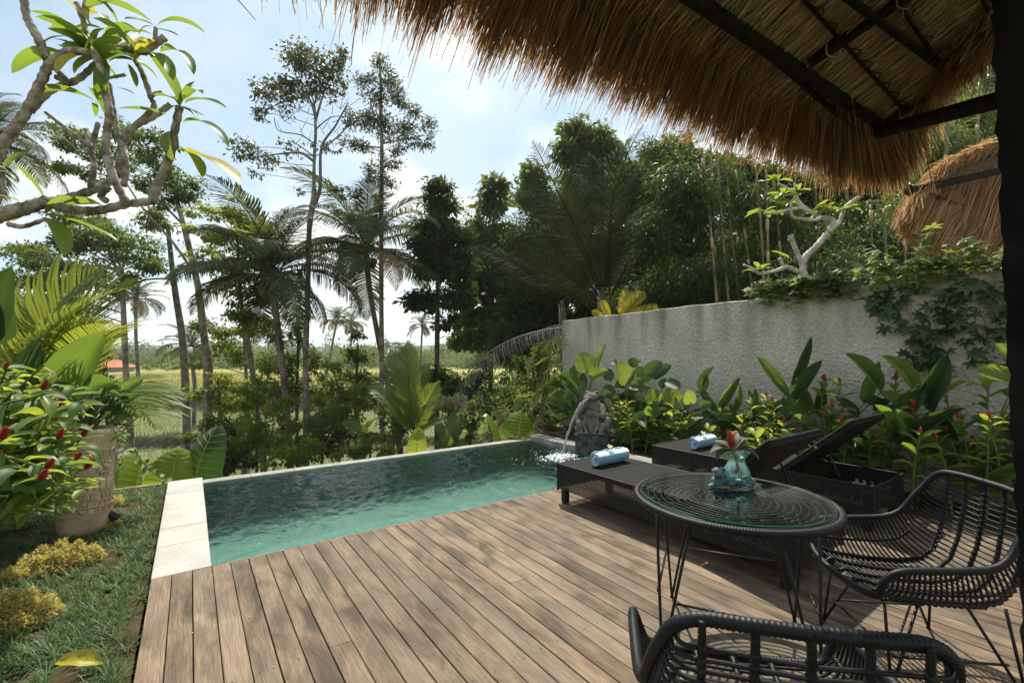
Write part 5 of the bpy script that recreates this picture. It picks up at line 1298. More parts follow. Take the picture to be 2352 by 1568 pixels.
def costus(root, tip, label, group, rng, nl=13, scale=1.0, bloom=True, light=.3, floret=None, lean=0.35, start=.22):
    root, tip = Vector(root), Vector(tip)
    t = thing('cone_ginger', label, 'plant', root, group)
    mid = root.lerp(tip, .5) + Vector((0, 0, (tip - root).length*.10)) + Vector((rng.uniform(-.02, .02), rng.uniform(-.02, .02), 0))
    P = catmull([root, mid, tip - Vector((0, 0, .005))], 7)
    r0 = .0085*scale; mb = MB(); mb.tube(P, np.linspace(r0, r0*.7, len(P)), 6); part('stem', mb, M_STEM, t)
    P = [Vector(p) for p in P]; m = len(P) - 1
    for k in range(nl):
        f = start + (1 - start)*(k + .6)/nl; f = min(f, .985); q = f*m; i = min(int(q), m - 1); p = P[i].lerp(P[i+1], q - i); ax = (P[i+1] - P[i]).normalized()
        az = k*2.15 + rng.uniform(-.35, .35); d = Vector((math.cos(az), math.sin(az), 0)); d = (d - ax*d.dot(ax)).normalized()
        el = .15 + .55*f + rng.uniform(-.3, .3); d = (d*math.cos(el) + ax*math.sin(el)).normalized()
        s = scale*rng.uniform(.75, 1.2)*(1.0 if f < .9 else .72)
        me = rng.choice(COSTUS_LEAF_Y) if rng.random() < light*(.4 + f) else rng.choice(COSTUS_LEAF)
        link('leaf', me, t, None, frame_matrix(p + d*.006, d, Vector((0, 0, 1)) + Vector((rng.uniform(-.4, .4), rng.uniform(-.4, .4), 0)), (s, s, s)))
    if bloom:
        ax = (P[-1] - P[-2]).normalized(); ax = (ax + Vector((0, 0, .7))).normalized(); s = scale*rng.uniform(.8, 1.2)
        M = frame_matrix(tip, ax, (1, .2, 0), (s, s, s)) @ Matrix.Rotation(-math.pi/2, 4, 'X')
        c = link('flower_cone', CONE, t, None, M)
        if floret or (floret is None and rng.random() < .3):
            link('floret', FLORET, c, None, M @ Matrix.Translation((0, 0, .05)) @ Matrix.Rotation(rng.uniform(0, 6.28), 4, 'Z') @ Matrix.Translation((.012, 0, 0)))
    return t
def c5(z): return (1163.7 + .5052*z[0], 673.7 + .5052*z[1])
def ginger_right():
    rng = random.Random(31)
    fl = [(1180,470),(1445,395),(1513,412),(1480,515),(1355,585),(1450,560),(1525,590),(1262,590),(1210,615),(1100,640),(1160,645),(1650,612),(1810,582),(1850,522),(1770,392),(1990,375),(1995,565),(2060,578),(2190,392),(2190,570),(1957,672),(2293,680),(1075,560),(1207,502),(790,540),(663,585),(708,558),(548,500),(510,500),(620,610),(900,640),(2120,690),(1880,640),(1700,690),(1560,660)]
    for q in fl:
        px, py = c5(q); big = q[0] > 1300
        x = rng.uniform(5.56, 6.15)
        if q[0] < 1000: x = rng.uniform(5.5, 6.0)
        p = atx(px, py, x)
        if p.z < .2: p = atx(px, py, 5.52)
        root = Vector((p.x + rng.uniform(-.06, .06), p.y + rng.uniform(-.1, .1), 0))
        costus(root, p, GING_L, 'red ginger plants in the bed below the wall', rng, int(8 + 6*min(1, p.z)) + 2, 1.12 if big else .95, True, .55)
    # leafy stems without a flower between them
    for k in range(52):
        y = rng.uniform(.25, 5.2); x = rng.uniform(5.5, 6.2); h = rng.uniform(.3, .9)
        costus((x, y, 0), (x + rng.uniform(-.12, .08), y + rng.uniform(-.1, .1), h), 'leafy ginger shoot without a flower in the bed below the plaster wall', 'leafy ginger shoots below the wall', rng, 11, 1.1, False, .5, None, .3, .1)
ginger_right()
def cL(z): return (.3202*z[0], 784 + .3202*z[1])
def ginger_left():
    rng = random.Random(77)
    specs = [((310, 345), 2.75, (-260, 420)), ((435, 450), 2.65, (-120, 430)), ((920, 390), 3.2, (-120, 160)), ((1040, 490), 3.15, (-160, 180)), ((25, 690), 2.2, (-260, 480)),
             ((420, 690), 2.5, (-180, 480)), ((378, 725), 2.75, (-120, 440)), ((597, 680), 2.9, (-160, 420)), ((550, 840), 2.45, (-190, 420)), ((340, 900), 2.15, (-230, 460)), ((300, 980), 2.0, (-220, 420)), ((185, 600), 2.8, (-150, 500)), ((42, 205), 2.7, (-120, 560)), ((2, 850), 2.5, (-150, 430)), ((620, 905), 2.8, (-190, 330))]
    for q, d, off in specs:
        px, py = cL(q)
        if px > 290: d = 4.5; p = at(px, py, d); root = atz(rng.uniform(170, 215), rng.uniform(1150, 1170), LAWN_Z)
        else: p = at(px, py, d); root = atz(rng.uniform(-300, -50), rng.uniform(1225, 1330), LAWN_Z)
        costus(root, p, GING_P, 'red ginger plants around the carved pot', rng, 17, 1.0, True, .22, None, .3, .15)
    for k in range(58):
        px = rng.uniform(-240, 195); py = rng.uniform(850, 1190) - max(0, px)*.2; d = rng.uniform(2.1, 3.4)
        p = at(px, py, d)
        if p.z < .15: continue
        if px > 165 and py > 940: continue
        root = atz(rng.uniform(-330, -60), rng.uniform(1215, 1300), LAWN_Z)
        costus(root, p, 'leafy ginger stem without a flower beside the carved stone pot', 'leafy ginger stems around the carved pot', rng, 15, 1.05, False, .22, None, .3, .12)
    for x, y in ((150, 945), (178, 985), (128, 1010), (160, 1050), (118, 1085), (186, 1075), (152, 1125), (105, 1150), (170, 1165), (195, 1030), (200, 1120), (90, 1010), (60, 1060), (140, 900), (205, 925), (70, 1180)):
        p = at(x, y, rng.uniform(2.5, 3.0)); root = atz(rng.uniform(-300, -60), rng.uniform(1215, 1290), LAWN_Z)
        costus(root, p, 'leafy ginger stem without a flower beside the carved stone pot', 'leafy ginger stems around the carved pot', rng, 15, 1.0, False, .3, None, .3, .35)
    # a shoot low over the pot, pointing to the coping
    for q, d in (((640, 1000), 2.9), ((600, 1060), 2.8), ((400, 1200), 2.6), ((230, 1230), 2.5)):
        px, py = cL(q); p = at(px, py, d); root = atz(rng.uniform(-200, -40), rng.uniform(1225, 1300), LAWN_Z)
        costus(root, p, 'leafy ginger stem without a flower beside the carved stone pot', 'leafy ginger stems around the carved pot', rng, 13, 1.0, False, .25, None, .3, .3)
ginger_left()

# ---- broad paddle leaves (calathea, heliconia, canna)
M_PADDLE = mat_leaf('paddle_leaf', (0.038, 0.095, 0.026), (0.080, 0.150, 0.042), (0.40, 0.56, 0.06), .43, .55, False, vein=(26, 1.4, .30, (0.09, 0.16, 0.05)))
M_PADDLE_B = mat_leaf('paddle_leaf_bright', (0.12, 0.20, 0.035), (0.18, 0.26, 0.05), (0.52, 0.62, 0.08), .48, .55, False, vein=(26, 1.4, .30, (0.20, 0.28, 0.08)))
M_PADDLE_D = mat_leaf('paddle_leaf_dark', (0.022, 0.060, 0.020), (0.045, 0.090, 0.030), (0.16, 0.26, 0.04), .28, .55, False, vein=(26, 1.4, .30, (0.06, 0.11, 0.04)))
def unit_leaf(mat, fold, droop, tp, bp, wv=.15, seed=0, n=12): return leaf_mesh('leaf', 1.0, 1.0, fold, droop, n, mat, tp, bp, wv, seed)
def variants(mats, folds, droops, tp, bp, wv=.15, n=12): return [unit_leaf(m, f, d, tp, bp, wv, i, n) for i, (m, f, d) in enumerate((m, f, d) for m in mats for f, d in zip(folds, droops))]
BROAD = {'b': variants([M_PADDLE_B], (.25, .4), (.3, .6), 1.9, .42), 'm': variants([M_PADDLE], (.25, .4), (.3, .7), 1.9, .42), 'd': variants([M_PADDLE_D], (.25, .4), (.3, .7), 1.9, .42)}
LANCE = {'b': variants([M_PADDLE_B], (.4, .6), (.15, .35), 1.5, .55), 'm': variants([M_PADDLE], (.4, .6), (.15, .35), 1.5, .55), 'd': variants([M_PADDLE_D], (.4, .6), (.15, .35), 1.5, .55)}
def paddle_plant(name, label, cat, root, leaves, table, rng, group=None, stem_mat=None):
    """leaves: (base point, tip point, width, shade)"""
    root = Vector(root); t = thing(name, label, cat, root, group)
    for b, e, w, sh in leaves:
        b, e = Vector(b), Vector(e); L_ = (e - b).length
        to_cam = (CAMP - b).normalized()
        up = to_cam*rng.uniform(.55, 1.0) + Vector((0, 0, .35)) + Vector((rng.uniform(-.3, .3), rng.uniform(-.3, .3), 0))
        link('leaf', rng.choice(table[sh]), t, None, frame_matrix(b, e - b, up, (w, L_, L_)))
        r0 = root + Vector((rng.uniform(-.04, .04), rng.uniform(-.04, .04), 0)); mb = MB()
        P = catmull([r0, r0.lerp(b, .55) + Vector((0, 0, .10*(b - r0).length)), b, b.lerp(e, .12)], 5)
        mb.tube(P, np.linspace(.009, .0045, len(P)), 6); part('stem', mb, stem_mat or M_STEM, t)
    return t
def build_paddles_right():
    rng = random.Random(13)
    def px_leaves(L, x, jitter=.12):
        out = []
        for (bx, by), (tx, ty), wpx, sh in L:
            xx = x + rng.uniform(-jitter, jitter); b = atx(*c5((bx, by)), xx); e = atx(*c5((tx, ty)), xx + rng.uniform(-.1, .06)); d = depth_of(b)
            out.append((b, e, wpx*.5052/1040*d, sh))
        return out
    def extra(root, n, h, L_, W_, shades):
        out = []
        for k in range(n):
            a = rng.uniform(0, 6.28); r = rng.uniform(.05, .28); hh = h*rng.uniform(.25, 1.0); b = Vector((root[0] + r*math.cos(a), root[1] + r*math.sin(a), hh))
            if b.x > 6.22: b.x = 6.2
            l = L_*rng.uniform(.7, 1.2); e = b + Vector((math.cos(a)*l*.75, math.sin(a)*l*.75, l*rng.uniform(-.15, .7)))
            if e.x > 6.3: e.x = 6.3
            out.append((b, e, W_*rng.uniform(.7, 1.15), rng.choice(shades)))
        return out
    cal = 'calathea with broad paddle leaves'
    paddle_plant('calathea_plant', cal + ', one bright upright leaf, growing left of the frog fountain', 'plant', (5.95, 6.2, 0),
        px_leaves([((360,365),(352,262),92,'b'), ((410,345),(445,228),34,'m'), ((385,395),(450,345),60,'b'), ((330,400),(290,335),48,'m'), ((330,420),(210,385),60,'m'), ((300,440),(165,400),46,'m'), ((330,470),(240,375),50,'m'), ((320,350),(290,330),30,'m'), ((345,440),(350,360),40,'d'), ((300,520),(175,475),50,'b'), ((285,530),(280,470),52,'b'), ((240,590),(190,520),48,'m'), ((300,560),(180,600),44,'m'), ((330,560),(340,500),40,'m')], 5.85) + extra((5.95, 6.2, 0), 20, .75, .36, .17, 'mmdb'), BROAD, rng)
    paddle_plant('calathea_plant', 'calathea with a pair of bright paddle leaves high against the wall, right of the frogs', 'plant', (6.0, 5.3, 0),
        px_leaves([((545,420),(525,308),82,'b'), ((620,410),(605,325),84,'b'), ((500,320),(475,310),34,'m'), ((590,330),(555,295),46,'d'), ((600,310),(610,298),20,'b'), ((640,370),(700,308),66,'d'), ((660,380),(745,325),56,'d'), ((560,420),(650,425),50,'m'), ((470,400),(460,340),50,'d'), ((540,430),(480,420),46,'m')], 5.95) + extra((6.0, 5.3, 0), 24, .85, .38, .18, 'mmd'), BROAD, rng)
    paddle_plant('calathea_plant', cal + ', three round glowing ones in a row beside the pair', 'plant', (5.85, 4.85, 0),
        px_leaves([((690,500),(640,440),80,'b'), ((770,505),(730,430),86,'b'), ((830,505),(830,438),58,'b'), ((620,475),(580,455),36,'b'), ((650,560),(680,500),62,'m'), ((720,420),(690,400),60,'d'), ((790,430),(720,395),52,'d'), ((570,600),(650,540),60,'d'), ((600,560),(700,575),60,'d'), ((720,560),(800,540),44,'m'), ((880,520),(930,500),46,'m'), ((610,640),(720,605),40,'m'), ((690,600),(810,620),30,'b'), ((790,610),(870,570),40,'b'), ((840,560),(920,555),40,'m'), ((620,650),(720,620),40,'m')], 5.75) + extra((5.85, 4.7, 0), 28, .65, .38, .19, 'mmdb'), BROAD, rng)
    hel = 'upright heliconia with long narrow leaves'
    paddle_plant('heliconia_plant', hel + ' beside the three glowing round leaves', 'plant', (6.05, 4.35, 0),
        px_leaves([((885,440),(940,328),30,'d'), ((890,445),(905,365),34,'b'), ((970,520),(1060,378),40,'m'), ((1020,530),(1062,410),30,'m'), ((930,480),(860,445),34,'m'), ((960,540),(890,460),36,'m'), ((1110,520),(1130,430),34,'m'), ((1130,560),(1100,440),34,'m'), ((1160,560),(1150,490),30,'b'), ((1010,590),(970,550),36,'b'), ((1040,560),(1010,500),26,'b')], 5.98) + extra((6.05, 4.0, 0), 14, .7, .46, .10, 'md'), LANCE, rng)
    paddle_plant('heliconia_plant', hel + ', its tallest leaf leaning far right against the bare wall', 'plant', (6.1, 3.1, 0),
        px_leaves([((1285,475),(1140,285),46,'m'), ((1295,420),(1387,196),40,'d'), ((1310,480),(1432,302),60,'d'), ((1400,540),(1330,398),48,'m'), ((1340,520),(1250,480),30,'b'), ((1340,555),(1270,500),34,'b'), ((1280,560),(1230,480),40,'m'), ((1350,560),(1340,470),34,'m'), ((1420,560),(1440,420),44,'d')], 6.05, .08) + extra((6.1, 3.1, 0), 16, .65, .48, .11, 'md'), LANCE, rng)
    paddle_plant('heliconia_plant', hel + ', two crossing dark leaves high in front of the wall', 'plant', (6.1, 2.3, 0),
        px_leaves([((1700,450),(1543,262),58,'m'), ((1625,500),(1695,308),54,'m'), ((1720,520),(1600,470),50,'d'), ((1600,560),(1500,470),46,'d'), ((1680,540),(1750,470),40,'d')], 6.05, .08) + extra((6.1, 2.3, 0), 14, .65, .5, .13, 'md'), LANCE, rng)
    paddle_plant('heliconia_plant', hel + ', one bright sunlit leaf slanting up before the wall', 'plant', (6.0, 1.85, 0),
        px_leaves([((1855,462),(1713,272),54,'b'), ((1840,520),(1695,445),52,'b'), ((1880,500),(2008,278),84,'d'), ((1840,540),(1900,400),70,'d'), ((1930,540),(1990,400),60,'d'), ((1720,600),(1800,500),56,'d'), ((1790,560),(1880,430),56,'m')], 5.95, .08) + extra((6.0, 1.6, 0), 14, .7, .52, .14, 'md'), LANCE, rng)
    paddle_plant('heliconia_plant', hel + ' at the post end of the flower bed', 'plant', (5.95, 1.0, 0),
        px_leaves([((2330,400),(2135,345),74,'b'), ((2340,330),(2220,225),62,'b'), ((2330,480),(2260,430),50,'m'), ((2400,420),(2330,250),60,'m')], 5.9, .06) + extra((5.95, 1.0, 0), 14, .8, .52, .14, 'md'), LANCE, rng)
build_paddles_right()
def build_paddles_left():
    rng = random.Random(3); P = lambda x, y, d: at(x, y, d)
    paddle_plant('canna_plant', 'tall canna with one huge bright leaf standing behind the ginger', 'plant', (-1.62, 4.1, LAWN_Z), [(P(150, 905, 4.0), P(234, 762, 3.9), .33, 'm'), (P(10, 930, 4.0), P(88, 778, 4.0), .20, 'd'), (P(196, 910, 3.9), P(256, 878, 3.7), .20, 'm')], LANCE, rng)
    paddle_plant('canna_plant', 'dark canna leaf rising at the left picture edge above the ginger', 'plant', (-1.7, 2.7, LAWN_Z), [(P(-25, 790, 2.9), P(24, 612, 2.8), .17, 'd'), (P(-50, 800, 2.9), P(-30, 650, 2.8), .15, 'd')], LANCE, rng)
    paddle_plant('canna_plant', 'low canna with a broad dark leaf just in front of the carved pot', 'plant', (-1.05, 3.4, LAWN_Z), [(P(48, 1085, 2.9), P(114, 978, 2.85), .17, 'm'), (P(22, 1135, 2.7), P(-30, 1050, 2.7), .15, 'd')], LANCE, rng)
    # plant growing in the pot
    t = POT + Vector((0, 0, .83)); L_ = []
    for k in range(34):
        a = rng.uniform(0, 6.28); h = rng.uniform(.05, .42); r = rng.uniform(.03, .25); b = t + Vector((r*math.cos(a), r*math.sin(a), h)); l = rng.uniform(.13, .26)
        L_.append((b, b + Vector((math.cos(a)*l*.8, math.sin(a)*l*.8, l*rng.uniform(-.3, .6))), l*rng.uniform(.36, .5), rng.choice('mmdb')))
    paddle_plant('potted_foliage_plant', 'bushy green plant growing out of the carved stone pot', 'plant', t, L_, BROAD, rng)
    # arching twig with small white flowers
    tw = thing('white_flowering_sprig', 'arching thin sprig with tiny white blossoms beyond the pot', 'plant', at(300, 960, 3.9))
    P_ = catmull([at(255, 985, 3.8), at(300, 1020, 4.0), at(335, 1070, 4.2), at(370, 1098, 4.4), at(392, 1104, 4.5)], 8); mb = MB(); mb.tube(P_, .0035, 5); part('stem', mb, M_STEM, tw)
    for k in range(9):
        p = Vector(P_[int(len(P_)*(.35 + .07*k)) if int(len(P_)*(.35 + .07*k)) < len(P_) else -1]) + Vector((rng.uniform(-.03, .03), 0, rng.uniform(-.03, .03)))
        m = MB()
        for j in range(5):
            a = j*1.2566; d = Vector((math.cos(a), 0, math.sin(a))); u = Vector((0, 1, 0)); m.add([tuple(p), tuple(p + d*.014 + Vector((-d.z, 0, d.x))*.007), tuple(p + d*.022), tuple(p + d*.014 - Vector((-d.z, 0, d.x))*.007)], [(0, 1, 2, 3)])
        part('blossom', m, M_PETAL, tw)
    for k in range(16):
        p = Vector(P_[rng.randrange(2, len(P_) - 2)]); link('leaf', rng.choice(COSTUS_LEAF), tw, None, frame_matrix(p, (rng.uniform(-1, 1), rng.uniform(-.5, .5), rng.uniform(-.5, .7)), (0, -.4, 1), (.5, .5, .5)))
build_paddles_left()

# ---- elephant ears: each leaf with its veins standing proud
M_EAR = {'d': mat_leaf('ear_leaf_dark', (0.020, 0.060, 0.018), (0.026, 0.072, 0.020), (0.10, 0.22, 0.02), .30, .35, False), 'm': mat_leaf('ear_leaf_mid', (0.13, 0.215, 0.022), (0.15, 0.235, 0.028), (0.46, 0.62, 0.04), .52, .35, False), 'b': mat_leaf('ear_leaf_bright', (0.22, 0.30, 0.03), (0.25, 0.33, 0.04), (0.62, 0.66, 0.06), .55, .4, False)}
M_VEIN = mat_leaf('ear_vein', (0.42, 0.40, 0.06), (0.46, 0.44, 0.08), (0.8, 0.75, 0.1), .3, .5, False)
def ear_leaf(parent, base, tip, w, sh, up, rng, rib=True):
    base, tip = Vector(base), Vector(tip); L_ = (tip - base).length; n = 16; V = []; prof = []
    for i in range(n + 1):
        t = i/n; ww = (math.sin(math.pi*min(1, .30 + .70*t**.9)) if t > 0 else .80)
        ww = max(0.0, (1 - t)**.62*(1.0 + .55*t))*.92
        ww *= w/2; rip = .035*w*math.sin(t*34); z = .10*L_*math.sin(t*2.6)
        prof.append((t, ww, z)); y = t*L_
        for f in (-1, -.66, -.33, 0, .33, .66, 1):
            back = -.10*L_*abs(f)**1.5*(1 - t)**2
            V.append((f*ww*(1 + .03*math.sin(t*40 + f)), y + back + .055*L_*abs(f), z - .16*w*abs(f)**1.6 + .35*rip*abs(f)**.8*math.sin(t*37)))
    Q = [(i*7 + j, i*7 + j + 1, i*7 + 8 + j, i*7 + 7 + j) for i in range(n) for j in range(6)]
    mb = MB(); mb.add(V, Q); M = frame_matrix(base, tip - base, up)
    lf = part('leaf', mb, M_EAR[sh], parent, None, True, M)
    vb = MB(); mid = [(0, p[0]*L_, p[2] + .004) for p in prof]; vb.tube(mid, np.linspace(.011*w/.5, .002, n + 1), 5)
    for i in range(1, n - 2, 2):
        for sd in (-1, 1):
            t, ww, z = prof[i]; Pq = []
            for f in (0, .33, .66, .95):
                q = V[i*7 + (3 + int(round(sd*f*3)))]; q2 = V[min(i + 2, n)*7 + (3 + int(round(sd*f*3)))]
                k = f*.55; Pq.append((q[0]*(1-k) + q2[0]*k, q[1]*(1-k) + q2[1]*k, q[2]*(1-k) + q2[2]*k + .003))
            vb.tube(Pq, np.linspace(.005*w/.5, .0018, 4), 4)
    part('vein', vb, M_VEIN, lf, None, True, M)
def ear_plant(label, root, leaves, rng, group=None):
    t = thing('elephant_ear_plant', label, 'plant', root, group)
    for b, e, w, sh, up in leaves:
        ear_leaf(t, b, e, w, sh, up, rng); mb = MB(); b = Vector(b); r = Vector(root)
        P = catmull([r, r.lerp(b, .6) + Vector((0, 0, .1)), b], 6); mb.tube(P, np.linspace(.02, .009, len(P)), 7); part('stem', mb, M_STEM, t)
def build_ears():
    rng = random.Random(2); U = Vector((-.35, -.8, .35)); P = at
    ear_plant('elephant ear with three huge ribbed leaves, one dark, at the coping end', (-.75, 7.3, -.8),
        [(P(450, 1094, 5.75), P(500, 982, 5.9), .60, 'd', (-.5, -.75, .3)), (P(392, 1110, 5.6), P(412, 1030, 5.75), .66, 'm', (-.1, -.9, .5)), (P(308, 1128, 5.4), P(306, 1030, 5.6), .46, 'm', (.9, -.5, .2)), (P(268, 1120, 5.5), P(240, 1060, 5.6), .30, 'm', U)], rng)
    ear_plant('elephant ear with one glowing yellow leaf behind the spill edge', (3.05, 7.6, -1.0), [(P(955, 1048, 8.0), P(962, 984, 8.1), .42, 'b', U)], rng)
    ear_plant('elephant ear with two ribbed leaves behind the corner of the pool', (4.75, 7.7, -.6), [(P(1150, 1012, 8.3), P(1116, 952, 8.5), .46, 'm', (.7, -.7, .2)), (P(1190, 1006, 8.2), P(1196, 944, 8.4), .72, 'm', U)], rng)
build_ears()

# ---- fronds (palms)
def frond_mesh(name, Ln, npair, leaflet, width, arch, droop, mat, seed=0, vee=.25, start=.14, fwd=.55, rachis=.012, stiff=.5, ragged=.15, taper_end=.35):
    """feathered leaf along +Y, arching down; leaflets real, two pieces each"""
    rng = np.random.default_rng(seed); n = 26; ang = arch*.45; P = [(0, 0, 0)]
    for i in range(n):
        P.append((0, P[-1][1] + math.cos(ang)*Ln/n, P[-1][2] + math.sin(ang)*Ln/n)); ang -= arch*1.5/n*(.5 + i/n)
    P = np.array(P); mb = MB(); mb.tube(P, np.linspace(rachis, rachis*.22, n + 1), 5)
    t = np.repeat(np.linspace(start, .995, npair), 2); sd = np.tile([-1.0, 1.0], npair); m = len(t)
    k = t*n; i0 = np.minimum(k.astype(int), n - 1); f = (k - i0)[:, None]
    base = P[i0]*(1 - f) + P[i0 + 1]*f; tan = P[np.minimum(i0 + 1, n)] - P[i0]; tan /= np.linalg.norm(tan, axis=1, keepdims=True)
    prof = np.sin(np.pi*np.clip(.16 + .80*((t - start)/(1 - start)), 0, 1))**.6*(1 - (1 - taper_end)*np.clip((t - .75)/.25, 0, 1))
    ll = leaflet*prof*rng.uniform(1 - ragged, 1 + ragged*.5, m); w = width*rng.uniform(.8, 1.2, m)*(.5 + .5*prof)
    nrm = np.cross(np.array([[1.0, 0, 0]]), tan); fw = (fwd + .5*t + rng.normal(0, .05, m))[:, None]
    d1 = np.c_[sd, np.zeros(m), np.zeros(m)] + tan*fw + nrm*(vee + rng.normal(0, .06, m))[:, None]; d1 /= np.linalg.norm(d1, axis=1, keepdims=True)
    dn = np.array([0, 0, -1.0])
    p1 = base + d1*(ll*.5)[:, None]; d2 = d1 + dn*(droop*rng.uniform(.6, 1.4, m))[:, None]; d2 /= np.linalg.norm(d2, axis=1, keepdims=True)
    p2 = p1 + d2*(ll*.3)[:, None]; d3 = d2 + dn*(droop*rng.uniform(.6, 1.6, m))[:, None]; d3 /= np.linalg.norm(d3, axis=1, keepdims=True); p3 = p2 + d3*(ll*.25)[:, None]
    wd = np.cross(d1, nrm); wd /= np.maximum(np.linalg.norm(wd, axis=1, keepdims=True), 1e-6)
    wd = wd*.9 + nrm*.35*sd[:, None]
    h = (w/2)[:, None]*wd
    V = np.stack([base - h*.55, base + h*.55, p1 - h, p1 + h, p2 - h*.75, p2 + h*.75, p3], 1); ix = np.arange(m)[:, None]*7
    mb.add(V.reshape(-1, 3), np.concatenate([ix + np.array([[0, 1, 3, 2]]), ix + np.array([[2, 3, 5, 4]])]), ix + np.array([[4, 5, 6]]))
    return mb.mesh(name, mat)
M_ARECA = mat_leaf('areca_leaflet', (0.055, 0.105, 0.018), (0.15, 0.20, 0.03), (0.55, 0.60, 0.06), .46, .5, spec=.25)
M_COCO = mat_leaf('coconut_leaflet', (0.020, 0.042, 0.012), (0.055, 0.074, 0.024), (0.24, 0.27, 0.05), .26, .5, odd=(0.20, 0.15, 0.06), odd_at=.95, spec=.22)
M_COCO_Y = mat_leaf('coconut_leaflet_dry', (0.17, 0.12, 0.05), (0.28, 0.19, 0.07), (0.5, 0.32, 0.08), .3, .6)
M_SUGAR = mat_leaf('sugar_palm_leaflet', (0.012, 0.020, 0.006), (0.036, 0.048, 0.016), (0.12, 0.14, 0.03), .18, .8, odd=(0.09, 0.075, 0.04), odd_at=.94, spec=.05)
M_DEAD = mat_leaf('dead_palm_leaflet', (0.065, 0.058, 0.050), (0.17, 0.155, 0.135), (0.2, 0.17, 0.12), .12, .6)
ARECA = [frond_mesh('frond', 1.25, 32, .44, .027, .75, .22, M_ARECA, s, .5, .14, 1.0, .011) for s in range(3)]
def frond_to(parent, me, L0, base, tip, up=None, roll=0.0, name='frond'):
    base, tip = Vector(base), Vector(tip); d = tip - base; s = d.length/L0
    u = Vector(up) if up else Vector((0, 0, 1))
    if abs(d.normalized().dot(u.normalized())) > .985: u = (CAMP - base)
    M = frame_matrix(base, d, u, (s, s, s))
    if roll: M = M @ Matrix.Rotation(roll, 4, 'Y')
    return link(name, me, parent, None, M)
def build_areca():
    rng = random.Random(8); root = atz(60, 1080, LAWN_Z)
    root = at(100, 930, 4.9); root.z = LAWN_Z
    t = thing('areca_palm', 'yellow green areca palm with feathery upright leaves behind the ginger at left', 'palm', root)
    tips = [(182, 636, 4.7), (108, 690, 4.8), (60, 700, 4.9), (250, 660, 4.5), (275, 742, 4.4), (20, 720, 5.0), (-30, 690, 5), (150, 700, 5.2), (236, 770, 4.7), (318, 915, 4.2), (-20, 800, 4.9), (60, 800, 4.5), (200, 760, 5.2), (215, 690, 5.1), (170, 830, 4.4), (120, 800, 4.3), (-60, 740, 5.2), (345, 940, 4.4)]
    for k, (x, y, d) in enumerate(tips):
        b = at(95 + rng.uniform(-60, 60) + (x - 100)*.18, 915 + rng.uniform(-15, 50), 4.9); e = at(x, y, d)
        frond_to(t, rng.choice(ARECA), 1.1, b, e, (CAMP - b).normalized()*.55 + Vector((0, 0, .8)), rng.uniform(-.5, .5))
        mb = MB(); mb.tube(catmull([root + Vector((rng.uniform(-.15, .15), rng.uniform(-.15, .15), 0)), root.lerp(b, .6), b], 4), .012, 6); part('stem', mb, M_STEM, t)
build_areca()

# ---- lady palms and fan leaves by the wall end, yellow fronds above the wall
M_FAN = mat_leaf('fan_leaflet', (0.055, 0.095, 0.022), (0.14, 0.17, 0.035), (0.50, 0.52, 0.07), .42, .35, odd=(0.30, 0.24, 0.07), odd_at=.93)
def fan_mesh(n, L_, w, spread, seed, mat):
    rng = np.random.default_rng(seed); mb = MB()
    for k in range(n):
        a = (k/(n - 1) - .5)*spread; l = L_*(1 - .25*abs(a)/spread*2)*rng.uniform(.85, 1.1); d = np.array([math.sin(a), math.cos(a), .15]); s = np.array([math.cos(a), -math.sin(a), 0])*w/2
        up = np.array([0, 0, 1.0]); rows = []
        for q, (t, ww, dz) in enumerate(((.04, .35, 0), (.35, 1, .02), (.75, .85, -.05), (1.0, .12, -.22))): p = d*l*t + up*dz*l; rows += [p - s*ww, p + s*ww]
        mb.add(np.array(rows), [(0, 1, 3, 2), (2, 3, 5, 4), (4, 5, 7, 6)])
    return mb.mesh('fan_leaf', mat)
FANS = [fan_mesh(n, .34, .034, sp, s, M_FAN) for n, sp, s in ((8, 3.4, 1), (7, 2.8, 2), (9, 4.0, 3))]
def fan_plant(label, root, pts, rng, group=None, s=1.0):
    t = thing('lady_palm', label, 'palm', root, group); root = Vector(root)
    for p in pts:
        p = Vector(p); d = (p - root); d.z = abs(d.z)*.2; d = d.normalized() + Vector((rng.uniform(-.8, .8), rng.uniform(-.8, .8), rng.uniform(-.2, .7)))
        k = s*rng.uniform(.8, 1.2); link('fan_leaf', rng.choice(FANS), t, None, frame_matrix(p, d, (CAMP - p).normalized() + Vector((0, 0, .8)), (k, k, k)))
        mb = MB(); mb.tube(catmull([root + Vector((rng.uniform(-.1, .1), rng.uniform(-.1, .1), 0)), root.lerp(p, .6) + Vector((0, 0, .08)), p], 4), .007, 5); part('stem', mb, M_STEM, t)
